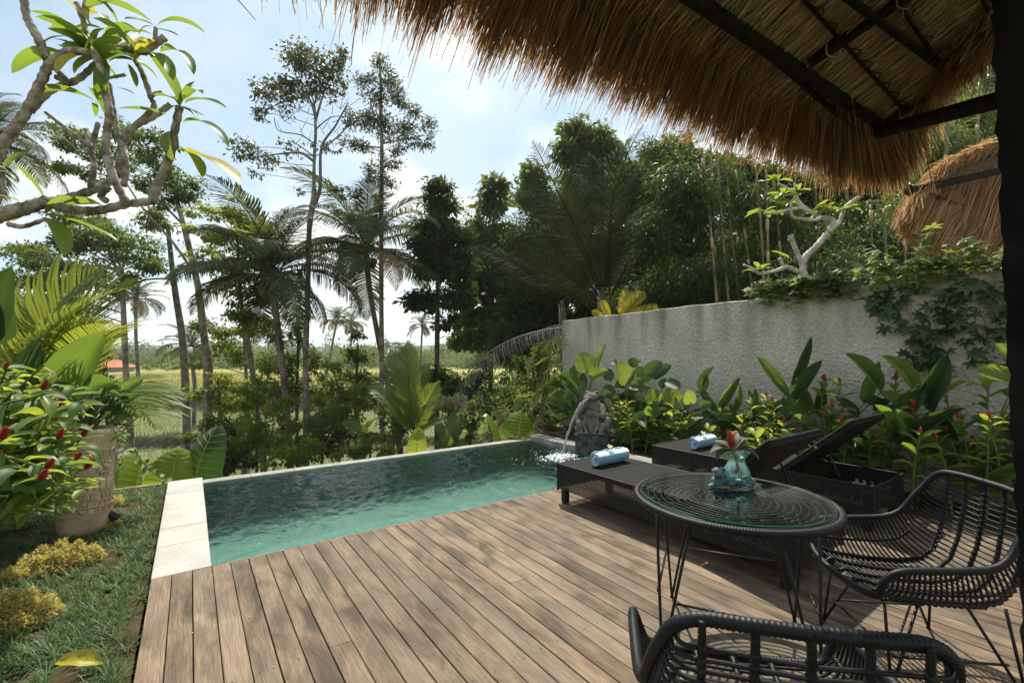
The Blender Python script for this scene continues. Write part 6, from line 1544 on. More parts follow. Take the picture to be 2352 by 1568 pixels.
def build_fans():
    rng = random.Random(19)
    def pts(L_, d): return [at(x + rng.uniform(-6, 6), y + rng.uniform(-6, 6), d + rng.uniform(-.3, .3)) for x, y in L_]
    fan_plant('tall lady palm with narrow fan leaves beside the end of the wall', (5.75, 7.6, -.1), pts([(1268, 782), (1255, 805), (1280, 820), (1240, 838), (1215, 845), (1262, 850), (1232, 862), (1275, 870), (1285, 790), (1200, 860), (1250, 880), (1278, 845), (1283, 905), (1240, 900)], 8.9), rng)
    fan_plant('lady palm with drooping fan leaves between pool corner and wall', (5.3, 7.5, -.2), pts([(1208, 912), (1235, 905), (1250, 925), (1185, 930), (1215, 938), (1240, 950), (1262, 948), (1170, 945), (1225, 965)], 8.7), rng)
    fan_plant('low lady palm with yellowish fans behind the pool corner', (4.9, 8.2, -.6), pts([(1140, 965), (1160, 958), (1175, 985), (1125, 985), (1110, 1000), (1150, 1000), (1130, 950)], 9.2), rng)
    YEL = mat_leaf('yellow_frond', (0.26, 0.24, 0.02), (0.38, 0.32, 0.03), (0.85, 0.70, 0.05), .5, .4)
    me = frond_mesh('frond', 1.0, 16, .34, .030, .4, .1, YEL, 4, .2, .1, 1.0, .008)
    t = thing('yellow_palm', 'young palm with glowing yellow fronds showing above the wall end', 'palm', (6.95, 6.4, -.3))
    for b, e in (((1402, 735), (1382, 692)), ((1420, 735), (1475, 672)), ((1430, 735), (1512, 710)), ((1425, 730), (1440, 668)), ((1395, 740), (1362, 715))):
        B, E = at(*b, 9.0), at(*e, 8.9); frond_to(t, me, .95, B, E, (CAMP - B).normalized() + Vector((0, 0, .5)))
        mb = MB(); mb.tube([Vector((6.95, 6.4, -.3)), Vector((6.95, 6.4, -.3)).lerp(B, .6), B], .012, 6); part('stem', mb, M_STEM, t)
build_fans()

# ---- frangipani trees: knobbly forked limbs and rosettes of long leaves
M_FRANG = mat_bark('frangipani_bark', (0.15, 0.13, 0.105), (0.52, 0.48, 0.41), 16, 0, .8)
M_FRANG_P = mat_bark('pale_frangipani_bark', (0.34, 0.31, 0.26), (0.62, 0.58, 0.52), 9, 0, .4)
M_FLEAF = mat_leaf('frangipani_leaf', (0.062, 0.125, 0.022), (0.12, 0.185, 0.036), (0.45, 0.60, 0.06), .5, .4, False, vein=(17, .55, .35, (0.14, 0.20, 0.05)))
M_FLEAF_Y = mat_leaf('frangipani_leaf_yellow', (0.40, 0.34, 0.03), (0.50, 0.42, 0.05), (0.9, 0.8, 0.08), .45, .45, False)
def add_spots(m):
    nt = m.node_tree; N = nt.nodes; L = nt.links
    p = [n for n in N if n.type == 'BSDF_PRINCIPLED'][0]; src = p.inputs['Base Color'].links[0].from_socket
    tc = N.new('ShaderNodeTexCoord'); n = N.new('ShaderNodeTexNoise'); n.inputs['Scale'].default_value = 34; n.inputs['Detail'].default_value = 3; L.new(tc.outputs['Object'], n.inputs['Vector'])
    r = N.new('ShaderNodeMapRange'); r.inputs[1].default_value = .64; r.inputs[2].default_value = .67; L.new(n.outputs[0], r.inputs[0])
    c = mixc(N, L, src, (0.06, 0.035, 0.015), r.outputs[0]); L.new(c, p.inputs['Base Color'])
    t = [n for n in N if n.type == 'BSDF_TRANSLUCENT'][0]; ts = t.inputs[0].links[0].from_socket; L.new(mixc(N, L, ts, (0.05, 0.03, 0.01), r.outputs[0]), t.inputs[0])
add_spots(M_FLEAF_Y)
FRANG_LEAF = [leaf_mesh('leaf', 1.0, .225, .35, dr, 12, M_FLEAF, 1.5, .75, .12, k) for k, dr in enumerate((.35, .7, 1.05))]
FRANG_LEAF_Y = [leaf_mesh('leaf', 1.0, .27, .35, dr, 12, M_FLEAF_Y, 1.7, .75, .12, k) for k, dr in enumerate((.4, .8))]
def knob_tube(mb, pts, r0, r1, seed=0, k=9):
    rng = np.random.default_rng(seed); P = catmull(pts, 9); n = len(P); r = np.linspace(r0, r1, n)*(1 + .10*np.sin(np.arange(n)*1.9 + seed) + rng.normal(0, .035, n)); mb.tube(P, r, k)
def build_frangipani_left():
    rng = random.Random(10); root = at(-420, 700, 2.5); root.z = LAWN_Z
    t = thing('frangipani_tree', 'grey limbed frangipani tree with large backlit leaves leaning in at upper left', 'tree', root)
    D = 2.35
    def br(L_, r0, r1, dd=0.0, dz=0.0, seed=0):
        mb = MB(); n = len(L_); pts = [at(x, y, D + dd + dz*i/(n - 1)) for i, (x, y) in enumerate(L_)]; knob_tube(mb, pts, .86*r0/1040*(D + dd), .86*r1/1040*(D + dd), seed); part('branch', mb, M_FRANG, t)
    mb = MB(); knob_tube(mb, [root, at(-330, 760, 2.5), at(-180, 560, 2.4), at(-40, 505, D)], .07, .045, 3); part('trunk', mb, M_FRANG, t)
    br([(-60, 508), (0, 492), (60, 478), (108, 461)], 24, 14, 0, 0, 1)
    br([(100, 460), (150, 478), (220, 484), (290, 469), (352, 462)], 13, 10, 0, .02, 2)
    br([(100, 462), (140, 459), (215, 436), (262, 408), (273, 386), (285, 320), (310, 290), (352, 268), (392, 240)], 12, 8, .05, .12, 3)
    br([(290, 466), (262, 412), (244, 352), (246, 300), (251, 262), (240, 200), (228, 146), (214, 118)], 10, 9, -.03, -.05, 4)
    br([(350, 462), (366, 415), (391, 358), (401, 302), (413, 244)], 11, 9, .02, -.06, 5)
    br([(-40, 420), (-8, 352), (30, 300), (66, 248), (96, 186), (116, 146), (160, 118), (207, 122)], 15, 9, -.05, 0, 6)
    br([(110, 138), (86, 86), (62, 40), (54, -14)], 11, 9, -.05, 0, 7)
    br([(70, 256), (116, 208), (176, 184), (216, 150), (236, 122)], 9, 7, .08, 0, 8)
    br([(206, 334), (164, 304), (104, 258)], 6, 4, .06, 0, 9)
    br([(208, 430), (216, 380), (212, 340), (226, 282)], 8, 6, .06, .05, 10)
    br([(207, 338), (196, 296)], 6, 5, .06, .02, 11)
    br([(284, 428), (289, 372), (272, 312), (262, 262), (250, 190)], 8, 6, .08, .05, 12)
    br([(346, 222), (326, 166), (311, 140)], 7, 6, .02, .02, 13); br([(296, 300), (352, 248), (346, 222), (372, 212)], 7, 5, .1, 0, 14)
    br([(335, 120), (352, 105), (380, 85)], 8, 9, .0, 0, 15); br([(356, 104), (358, 64)], 6, 5, 0, 0, 16)
    br([(176, 8), (194, 60), (188, 108), (200, 128)], 7, 6, .03, 0, 17); br([(202, -10), (194, 40)], 8, 8, .03, 0, 18)
    br([(20, 515), (55, 520), (104, 503)], 7, 5, -.03, 0, 19); br([(-10, 470), (2, 430), (4, 385)], 9, 8, .05, 0, 20)
    br([(250, 430), (232, 450), (246, 462)], 8, 8, .04, 0, 21); br([(206, 128), (260, 110), (335, 122)], 8, 8, .0, 0, 22); br([(118, 150), (150, 182), (130, 178)], 7, 7, 0, 0, 23)
    br([(400, 288), (412, 350)], 4, 3, 0, 0, 24); br([(246, 180), (288, 172)], 4, 4, .05, 0, 25)
    L_ = [((150,125),(18,137),0),((222,126),(134,38),0),((226,238),(78,187),0),((350,52),(243,-6),0),((361,58),(470,48),0),((297,102),(208,18),0),((272,58),(228,-14),0),((236,142),(322,84),1),((368,120),(459,131),0),((318,126),(407,143),0),((294,146),(316,196),0),((414,242),(361,122),0),((416,238),(436,188),0),((422,232),(462,190),0),((424,238),(515,226),0),((419,246),(472,266),0),((420,281),(537,303),0),((414,346),(554,399),1),((410,345),(477,386),0),((270,250),(382,256),0),((102,456),(29,364),0),((105,492),(274,541),0),((107,500),(161,567),0),((155,471),(242,462),0),((55,470),(-12,440),0),((152,84),(76,102),0),((152,48),(70,22),0),((214,236),(222,258),0),((268,202),(308,213),1),((306,74),(352,74),0),((216,118),(98,18),0),((222,120),(118,60),0),((240,130),(252,60),0),((246,128),(300,60),0),((236,128),(190,50),0),((208,60),(150,-10),1),((200,20),(260,-12),0),((226,130),(150,160),0),((308,140),(262,128),0),((310,138),(350,80),1),((312,142),(372,180),0),((400,300),(372,350),0),((398,330),(380,345),0),((246,52),(196,10),1),((118,146),(72,110),0),((240,262),(216,200),0),((244,150),(232,190),0),((412,244),(392,210),0),((160,120),(128,96),0)]
    for (x, y), n, rl in (((228, 138), 9, 100), ((412, 242), 5, 70), ((312, 138), 5, 75), ((358, 60), 3, 80), ((105, 490), 3, 90), ((200, 125), 4, 85), ((240, 70), 4, 80), ((4, 395), 2, 70)):
        for k in range(n):
            a = rng.uniform(0, 6.28); l = rl*rng.uniform(.7, 1.15); L_.append(((x + rng.uniform(-8, 8), y + rng.uniform(-8, 8)), (x + l*math.cos(a), y + l*math.sin(a)*.8 - 10), 1 if rng.random() < .05 else 0))
    for b, e, y in L_:
        dd = rng.uniform(-.18, .12); B = at(*b, D); E = at(*e, D + dd); l = (E - B).length
        up = (CAMP - B).normalized()*rng.uniform(-.5, .7) + Vector((0, 0, 1)) + RGT*rng.uniform(-.3, .3)
        me = rng.choice(FRANG_LEAF_Y if y else FRANG_LEAF); s = l/.97; link('leaf', me, t, None, frame_matrix(B, E - B, up, (s*rng.uniform(.95, 1.2), s, s)))
build_frangipani_left()
def c4(z): return (1163.7 + .5052*z[0], 183.7 + .5052*z[1])
def build_frangipani_right():
    rng = random.Random(12); D = 6.2; root = at(*c4((1345, 1020)), D); root.z = -.2
    root = Vector((6.9, at(*c4((1345, 945)), D).y + .1, -.25)); 
    t = thing('frangipani_tree', 'small white limbed frangipani tree rising just behind the wall', 'tree', root)
    def br(L_, r0, r1, seed=0, dz=0.0, nm='branch'):
        mb = MB(); n = len(L_); pts = [at(*c4(q), D + dz*i/(n - 1)) for i, q in enumerate(L_)]; k = .5052/1040*D; knob_tube(mb, pts, r0*k, r1*k, seed, 8); part(nm, mb, M_FRANG_P, t)
    b0 = at(*c4((1345, 950)), D); mb = MB(); mb.tube([root, root.lerp(b0, .5), b0, at(*c4((1348, 900)), D)], [.05, .05, .047, .045], 8); part('trunk', mb, M_FRANG_P, t)
    br([(1345, 960), (1350, 890), (1346, 832)], 16, 15, 1); br([(1346, 838), (1362, 800), (1400, 765), (1455, 700), (1485, 655), (1478, 634), (1432, 624), (1400, 610), (1338, 566), (1300, 510), (1232, 470)], 16, 6, 2, .15)
    br([(1346, 838), (1318, 780), (1300, 735), (1290, 705)], 10, 11, 3); br([(1290, 712), (1280, 730)], 6, 5, 4)
    br([(1342, 880), (1290, 855), (1262, 852), (1222, 868), (1150, 880), (1128, 862), (1078, 840)], 11, 5, 5, -.15); br([(1262, 850), (1240, 810)], 8, 7, 6)
    br([(1470, 690), (1510, 650), (1530, 600), (1545, 572), (1602, 534)], 9, 9, 7, .1); br([(1540, 600), (1530, 575)], 5, 5, 8)
    br([(1432, 626), (1400, 636), (1340, 632), (1296, 616), (1296, 552), (1332, 522)], 9, 4, 9, -.1); br([(1340, 582), (1282, 590), (1222, 606), (1172, 604)], 7, 4, 10, -.2); br([(1400, 612), (1320, 560), (1308, 470)], 6, 4, 11, .1)
    cl = {(1230, 462): 6, (1258, 522): 6, (1335, 525): 4, (1225, 600): 3, (1172, 602): 6, (1395, 600): 6, (1425, 610): 7, (1500, 600): 5, (1542, 592): 3, (1150, 862): 5, (1138, 878): 3, (1284, 812): 2, (1330, 500): 3, (1270, 575): 4}
    for q, n in cl.items():
        B = at(*c4(q), D + rng.uniform(-.15, .15))
        for k in range(n):
            a = rng.uniform(-1.2, 1.2) if q[0] > 1350 else rng.uniform(1.9, 4.3); l = rng.uniform(.16, .27)
            if rng.random() < .4: a = rng.uniform(0, 6.28)
            d = RGT*math.cos(a) + FWD*math.sin(a)*.8 + Vector((0, 0, rng.uniform(-.15, .75)))
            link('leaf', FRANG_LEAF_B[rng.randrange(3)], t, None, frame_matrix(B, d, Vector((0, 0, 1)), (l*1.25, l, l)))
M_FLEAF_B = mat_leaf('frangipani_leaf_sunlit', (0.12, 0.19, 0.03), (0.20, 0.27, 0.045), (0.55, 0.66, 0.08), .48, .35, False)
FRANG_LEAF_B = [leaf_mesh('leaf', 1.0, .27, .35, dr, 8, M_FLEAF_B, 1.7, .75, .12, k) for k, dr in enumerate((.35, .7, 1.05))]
build_frangipani_right()

# ---- creeper over the wall
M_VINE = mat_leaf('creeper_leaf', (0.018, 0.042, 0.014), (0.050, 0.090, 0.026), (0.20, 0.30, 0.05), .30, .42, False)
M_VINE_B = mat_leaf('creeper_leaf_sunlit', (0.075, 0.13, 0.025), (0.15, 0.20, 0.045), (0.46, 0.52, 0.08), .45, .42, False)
def palmate(mat, seed):
    rng = np.random.default_rng(seed); mb = MB()
    for k, a in enumerate((-1.75, -.85, 0, .85, 1.75)):
        l = (.072, .092, .105, .092, .072)[k]*rng.uniform(.85, 1.1); d = np.array([math.sin(a), math.cos(a), 0]); s = np.array([math.cos(a), -math.sin(a), 0]); up = np.array([0, 0, 1.0])
        rows = []
        for t, w, dz in ((0, .10, 0), (.4, 1, .01), (.7, .75, -.02), (1, .04, -.16)): p = d*l*t + up*dz*l; rows += [p - s*w*.016, p + s*w*.016]
        mb.add(np.array(rows), [(0, 1, 3, 2), (2, 3, 5, 4), (4, 5, 7, 6)])
    return mb.mesh('leaf', mat)
VINE = [palmate(M_VINE, s) for s in range(3)]; VINE_B = [palmate(M_VINE_B, s) for s in range(3)]
def build_creeper():
    rng = random.Random(44); z0 = 2.28
    t = thing('creeper', 'leafy creeper spilling over the wall top and hanging down its right part', 'creeper', (WALL_X, 1.6, 2.2))
    st = MB(); lv = []
    runs = []
    def cz(z): return (2900 + z[0]*.5739)*.6125, (850 + z[1]*.5744)*.6125
    # hanging stems traced on the wall face
    hang = [[(860, 380), (860, 480), (900, 600), (960, 700), (975, 860)], [(760, 400), (740, 470), (800, 620), (820, 680)], [(1340, 330), (1330, 480), (1380, 620), (1390, 760), (1370, 880)], [(1180, 380), (1150, 470), (1160, 560), (1180, 700)], [(1050, 400), (1080, 480), (1000, 560), (1060, 640), (1060, 780)], [(560, 440), (640, 500), (700, 520), (760, 560)], [(1450, 360), (1420, 500), (1460, 640), (1440, 740)], [(950, 700), (960, 840), (1010, 920), (1180, 900)], [(1240, 600), (1300, 690), (1260, 800), (1340, 840)], [(880, 780), (950, 860), (900, 940)], [(1160, 740), (1230, 760)], [(360, 440), (420, 450), (470, 440)], [(1250, 360), (1240, 420), (1150, 520)], [(1560, 500), (1540, 700), (1570, 900)], [(1330, 640), (1450, 690)]]
    for h in hang:
        pts = [atx(*cz(q), WALL_X - .02 - rng.uniform(0, .03)) for q in h]; P = catmull(pts, 6); st.tube(P, .0035, 4); runs.append((P, .13, False, .05))
    # mat along the top
    for k in range(13):
        ya = rng.uniform(-.4, 2.6); L_ = rng.uniform(.5, 1.1); zz = z0 + rng.uniform(0, .06)
        if k < 5: ya = rng.uniform(2.0, 2.9)
        pts = [Vector((WALL_X + rng.uniform(-.05, .15), ya + L_*q/4, zz + rng.uniform(-.01, .08))) for q in range(5)]; P = catmull(pts, 5); st.tube(P, .004, 4); runs.append((P, .16 if ya < 2 else .06, True, .05))
    # shoots standing up from it
    for (x0, y0), (x1, y1) in (((760, 330), (745, 150)), ((650, 340), (690, 160)), ((950, 300), (985, 150)), ((1000, 290), (1030, 20)), ((1080, 280), (1100, 200)), ((880, 330), (900, 290)), ((1170, 270), (1180, 110)), ((1290, 260), (1240, 90)), ((1400, 240), (1380, 180)), ((1330, 250), (1320, 110)), ((560, 370), (600, 270)), ((430, 400), (420, 310)), ((700, 340), (790, 250)), ((1480, 260), (1470, 190))):
        p, q = atx(*cz((x0, y0)), WALL_X + rng.uniform(-.02, .1)), atx(*cz((x1, y1)), WALL_X + rng.uniform(-.08, .1)); P = catmull([p, p.lerp(q, .5) + Vector((0, rng.uniform(-.03, .03), .02)), q], 5); st.tube(P, .0035, 4); runs.append((P, .05, True, .045))
    part('vine_stem', st, M_STEM, t); rest = {True: MB(), False: MB()}
    cand = []
    for P, sp, sun, stepd in runs:
        R_ = resample(P, stepd)
        for p in R_:
            for q in range(1 if not sun else 2): cand.append((Vector(tuple(p)), sp, sun))
    rng.shuffle(cand); hang_ = [c for c in cand if not c[2]][:135]; top_ = [c for c in cand if c[2]][:296 - len(hang_)]
    more = [rng.choice(cand) for q in range(620)]; more = [c for c in more if c[2] or rng.random() < .3]
    for q, (p, sp, sun) in enumerate(hang_ + top_ + more):
        o = p + Vector((rng.uniform(-sp, sp*.5) if not sun else rng.uniform(-sp*1.3, sp), rng.uniform(-sp, sp), rng.uniform(-.03, .12 if sun else .03)))
        if not sun: o.x = min(o.x, WALL_X - .03)
        elif rng.random() < .3: o.x = WALL_X - rng.uniform(.02, .12); o.z -= rng.uniform(0, .22)
        d = Vector((rng.uniform(-1.1, .0), rng.uniform(-1, 1), rng.uniform(-.9, .3) if not sun else rng.uniform(-.3, .6)))
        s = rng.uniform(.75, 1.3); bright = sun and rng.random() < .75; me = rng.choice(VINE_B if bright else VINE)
        M = frame_matrix(o, d, (-.5, -.2, 1) if sun else (-1, -.2, .5), (s, s, s))
        if q < 296: link('leaf', me, t, None, M)
        else:
            rest[bright].add([tuple(M @ v.co) for v in me.vertices], [tuple(f.vertices) for f in me.polygons])
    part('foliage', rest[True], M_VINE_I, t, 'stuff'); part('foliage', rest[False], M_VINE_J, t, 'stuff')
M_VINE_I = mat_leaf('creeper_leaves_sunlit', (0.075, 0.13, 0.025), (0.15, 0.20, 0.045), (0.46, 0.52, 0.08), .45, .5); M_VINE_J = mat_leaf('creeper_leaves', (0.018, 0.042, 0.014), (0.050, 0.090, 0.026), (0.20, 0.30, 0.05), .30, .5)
build_creeper()

# ---- golden groundcover cushions and a fallen leaf
M_GOLD = mat_leaf('golden_sedum', (0.42, 0.36, 0.10), (0.66, 0.60, 0.22), (0.9, 0.8, 0.22), .35, .5, odd=(0.40, 0.28, 0.13), odd_at=.85)
def cushion(label, c, rx, ry, h, seed):
    rng = np.random.default_rng(seed); t = thing('golden_groundcover', label, 'groundcover', c); c = np.array(tuple(c))
    n = int(9000*rx*ry/.04); n = min(max(n, 1500), 9000)
    u = rng.uniform(0, 2*math.pi, n); r = np.sqrt(rng.uniform(0, 1, n)); 
    X = rx*r*np.cos(u)*(1 + .18*np.sin(u*3 + seed)); Y = ry*r*np.sin(u)*(1 + .15*np.sin(u*4 + seed*2))
    lump = .55 + .45*np.abs(np.sin(X*34 + seed)*np.sin(Y*31 + seed*1.7))
    Z = h*np.sqrt(np.maximum(1 - r**2, 0))*lump + rng.normal(0, .012, n)
    nb = np.stack([X/rx**2, Y/ry**2, np.maximum(Z, .01)/h**2*.6], 1); nb /= np.linalg.norm(nb, axis=1, keepdims=True)
    d = nb + rng.normal(0, .7, (n, 3)); d /= np.linalg.norm(d, axis=1, keepdims=True); s = np.cross(d, rng.normal(0, 1, (n, 3))); s /= np.linalg.norm(s, axis=1, keepdims=True)
    P = np.stack([X, Y, Z], 1) + c; l = rng.uniform(.014, .030, n)[:, None]; w = l*.22
    V = np.stack([P, P + d*l*.5 - s*w, P + d*l, P + d*l*.5 + s*w], 1).reshape(-1, 3); ix = np.arange(n)[:, None]*4
    mb = MB(); mb.add(V, ix + np.array([[0, 1, 2, 3]])); part('foliage', mb, M_GOLD, t, 'stuff')
    k, m = 20, 8; core = MB(); core.add([(c[0] + rx*.92*math.cos(2*math.pi*j/k)*math.sqrt(1 - (i/m)**2), c[1] + ry*.92*math.sin(2*math.pi*j/k)*math.sqrt(1 - (i/m)**2), c[2] + h*.42*(i/m)) for i in range(m + 1) for j in range(k)], [(i*k + j, i*k + (j+1) % k, (i+1)*k + (j+1) % k, (i+1)*k + j) for i in range(m) for j in range(k)])
    part('mound', core, mat_plain('sedum_mound', (0.16, 0.12, 0.03), (0.26, 0.20, 0.06), .9, 60, .6), t)
def build_cushions():
    G = lambda x, y: atz(x, y, LAWN_Z)
    cushion('wide yellow groundcover cushion in front of the ginger leaves', G(128, 1305), .22, .17, .17, 1)
    cushion('yellow groundcover cushion at the left edge, lowest one in the lawn', G(12, 1440), .20, .19, .18, 2)
    cushion('small yellow groundcover tuft below the garden spotlight', G(232, 1218), .12, .10, .11, 3)
    cushion('low pale yellow groundcover cushion beside the wide one', G(52, 1330), .15, .11, .08, 4)
    cushion('thin yellow groundcover patch behind the carved pot', G(254, 1160), .10, .12, .09, 5)
    t = thing('fallen_leaf', 'fallen yellow leaf lying on the mondo grass', 'leaf', G(180, 1520))
    B, E = atz(125, 1523, .03), atz(238, 1508, .045); link('leaf_blade', leaf_mesh('leaf_blade', 1.0, .34, .5, .9, 12, M_FLEAF_Y, 1.7, .75, .5, 5), t, None, frame_matrix(B, E - B, (-.2, -.5, 1), ((E - B).length,)*3))
build_cushions()

# ---- flower standing in the vase
def build_vase_flower():
    v = VASE_TOP; t = thing('cut_ginger_flower', 'cut red ginger flower with grey green leaves standing in the glass vase', 'flower', v)
    M1 = mat_leaf('dusty_ginger_leaf', (0.055, 0.07, 0.034), (0.085, 0.10, 0.05), (0.20, 0.24, 0.07), .3, .6, False); me = leaf_mesh('leaf', .14, .056, .4, 1.0, 8, M1, 1.7, .62, .2, 2)
    tip = v + Vector((-.018, .012, .165)); mb = MB(); mb.tube(catmull([v + Vector((.01, -.01, .01)), v + Vector((0, 0, .09)), tip], 6), .0075, 7); part('stem', mb, mat_plain('olive_stem', (0.10, 0.10, 0.03), (.16, .15, .05), .5), t)
    ax = Vector((-.25, .1, 1)); M = frame_matrix(tip, ax, (1, 0, 0), (1.15,)*3) @ Matrix.Rotation(-math.pi/2, 4, 'X'); c = link('flower_cone', CONE, t, None, M)
    link('floret', FLORET, c, None, M @ Matrix.Translation((-.012, -.008, .045)) @ Matrix.Rotation(3.9, 4, 'Z'))
    for d, s in (((-.75, .55, .12), .95), ((-.35, .1, -.05), .9), ((.95, -.3, .35), 1.25), ((.6, .3, .75), 1.2), ((.85, -.62, -.1), 1.2), ((-.1, .9, .4), 1), ((.75, .0, .6), 1.1)):
        link('leaf', me, t, None, frame_matrix(tip - Vector((0, 0, .022)), d, (0, -.2, 1), (s, s, s)))
build_vase_flower()
# ================================================================== trees, palms and the country beyond
M_BARK = mat_bark('grey_brown_bark', (0.11, 0.088, 0.068), (0.30, 0.255, 0.205), 4, 0, .7)
M_BARK_D = mat_bark('dark_bark', (0.05, 0.04, 0.032), (0.14, 0.115, 0.092), 4, 0, .7)
M_PALMBARK = mat_bark('ringed_palm_bark', (0.10, 0.085, 0.07), (0.26, 0.23, 0.195), 3, 3.4, .6)
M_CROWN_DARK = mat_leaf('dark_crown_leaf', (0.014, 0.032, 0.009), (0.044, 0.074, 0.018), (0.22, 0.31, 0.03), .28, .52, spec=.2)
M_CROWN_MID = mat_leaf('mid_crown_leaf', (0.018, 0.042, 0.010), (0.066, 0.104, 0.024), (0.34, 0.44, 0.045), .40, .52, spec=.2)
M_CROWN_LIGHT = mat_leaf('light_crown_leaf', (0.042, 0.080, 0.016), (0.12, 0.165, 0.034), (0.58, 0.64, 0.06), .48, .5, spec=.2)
M_CROWN_RED = mat_leaf('red_flecked_crown_leaf', (0.022, 0.044, 0.014), (0.064, 0.090, 0.026), (0.26, 0.30, 0.05), .26, .34, odd=(0.34, 0.035, 0.018), odd_at=.90)
M_CROWN_OLIVE = mat_leaf('olive_crown_leaf', (0.034, 0.050, 0.020), (0.090, 0.105, 0.042), (0.30, 0.30, 0.07), .26, .36)
def leaf_cloud(C, Rr, n, size, rng, aspect=.42, hang=.5, clump=.38, nclump=None):
    """leaves round clump centres inside an ellipsoid: arrays of rhombs"""
    C = np.asarray(C); Rr = np.asarray(Rr)
    k = nclump or max(4, n//80)
    u = rng.normal(0, 1, (k, 3)); u /= np.linalg.norm(u, axis=1, keepdims=True)
    cc = C + u*Rr*(rng.uniform(.25, 1, (k, 1))**.6)*.85
    idx = rng.integers(0, k, n); off = rng.normal(0, 1, (n, 3)); off /= np.maximum(1, np.linalg.norm(off, axis=1, keepdims=True)*.6)
    P = cc[idx] + off*(Rr*clump)*rng.uniform(.2, 1, (n, 1))*np.array([1, 1, .7])
    d = off*.7 + rng.normal(0, .6, (n, 3)) + np.array([0, 0, -hang]); d /= np.linalg.norm(d, axis=1, keepdims=True)
    s = np.cross(d, rng.normal(0, 1, (n, 3)) + np.array([0, 0, 1.2])); s /= np.maximum(np.linalg.norm(s, axis=1, keepdims=True), 1e-6)
    nn = np.cross(s, d); l = size*rng.uniform(.6, 1.25, (n, 1)); w = l*aspect*.5
    V = np.stack([P, P + d*l*.45 - s*w + nn*l*.05, P + d*l - nn*l*.12, P + d*l*.45 + s*w + nn*l*.05], 1).reshape(-1, 3)
    return V, np.arange(n)[:, None]*4 + np.array([[0, 1, 2, 3]]), cc
def tree(name, label, d, trunk, blobs, leafpx, mat, bark, seed, dens=1.0, group=None, aspect=.42, hang=.5, branches=(), r_depth=.9, cat='tree', twigs=True, ncl=80, clump=.33, core=0.0):
    """trunk [(px,py,r px)], blobs [(px,py,rx,ry[,k])]: places read off the photograph, at distance d; crown has real depth"""
    rng = np.random.default_rng(seed); rnd = random.Random(seed)
    pts = [at(x, y, d) for x, y, r in trunk]; rad = [.78*r/1040*d for x, y, r in trunk]
    b = pts[0].copy(); g = tz(b.x, b.y) - .1
    if b.z > g: pts = [Vector((b.x, b.y, g))] + pts; rad = [rad[0]*1.1] + rad
    t = thing(name, label, cat, pts[0], group)
    P = catmull(pts, 6); rr = np.interp(np.linspace(0, len(rad) - 1, len(P)), np.arange(len(rad)), rad)*(1 + .05*np.sin(np.arange(len(P))*1.3))
    mb = MB(); mb.tube(P, rr, 8); part('trunk', mb, bark, t)
    bm = MB(); cm = MB()
    def limb(a, c, r0, r1=None, wig=.08):
        L_ = (c - a).length; m = a.lerp(c, .5) + Vector((rnd.uniform(-1, 1), rnd.uniform(-1, 1), rnd.uniform(-.2, 1)))*L_*wig
        q = catmull([a, m, c], 4); bm.tube(q, np.linspace(r0, r1 or r0*.35, len(q)), 5, False)
    for bl in blobs:
        px, py, rx, ry = bl[:4]; kk = bl[4] if len(bl) > 4 else 1.0
        dd = d + rnd.uniform(-1, 1)*rx/1040*d*r_depth*.7; C = at(px, py, dd); Rr = (rx/1040*d, rx/1040*d*r_depth, ry/1040*d)
        size = leafpx/1040*d; n = int(dens*kk*7.0*rx*ry*3.14/(leafpx*leafpx*aspect))
        V, Q, cc = leaf_cloud(C, Rr, max(n, 30), size, rng, aspect, hang, clump, max(4, n//ncl)); cm.add(V, Q)
        if core or (group and 'wood' in group):
            V2, Q2, c2 = leaf_cloud(C, [q*.8 for q in Rr], int(n*(core or .34)), size*2.1, rng, .55, hang, .5, max(6, n//40)); cm.add(V2, Q2)
        # the limb that carries this part of the crown
        low = [p for p in P if p.z < C.z + .05*d*0 - .12*(abs(px - trunk[-1][0])/1040*d)] or [P[len(P)//2]]
        a = min(low, key=lambda p: (p - C).length + .6*abs(C.z - p.z)); r0 = max(.012, .30*rad[-1] + .10*(rx/1040*d)*.12)
        limb(a, C, r0)
        if twigs:
            for c in cc[:9]: limb(C.lerp(a, .15), Vector(tuple(c)), r0*.4, r0*.12, .12)
    for br in branches:
        q = catmull([at(x, y, d) for x, y in br[0]], 5); bm.tube(q, np.linspace(br[1]/1040*d, br[2]/1040*d, len(q)), 5, False)
    if bm.n: part('branch', bm, bark, t, 'stuff')
    part('crown', cm, mat, t, 'stuff'); return t

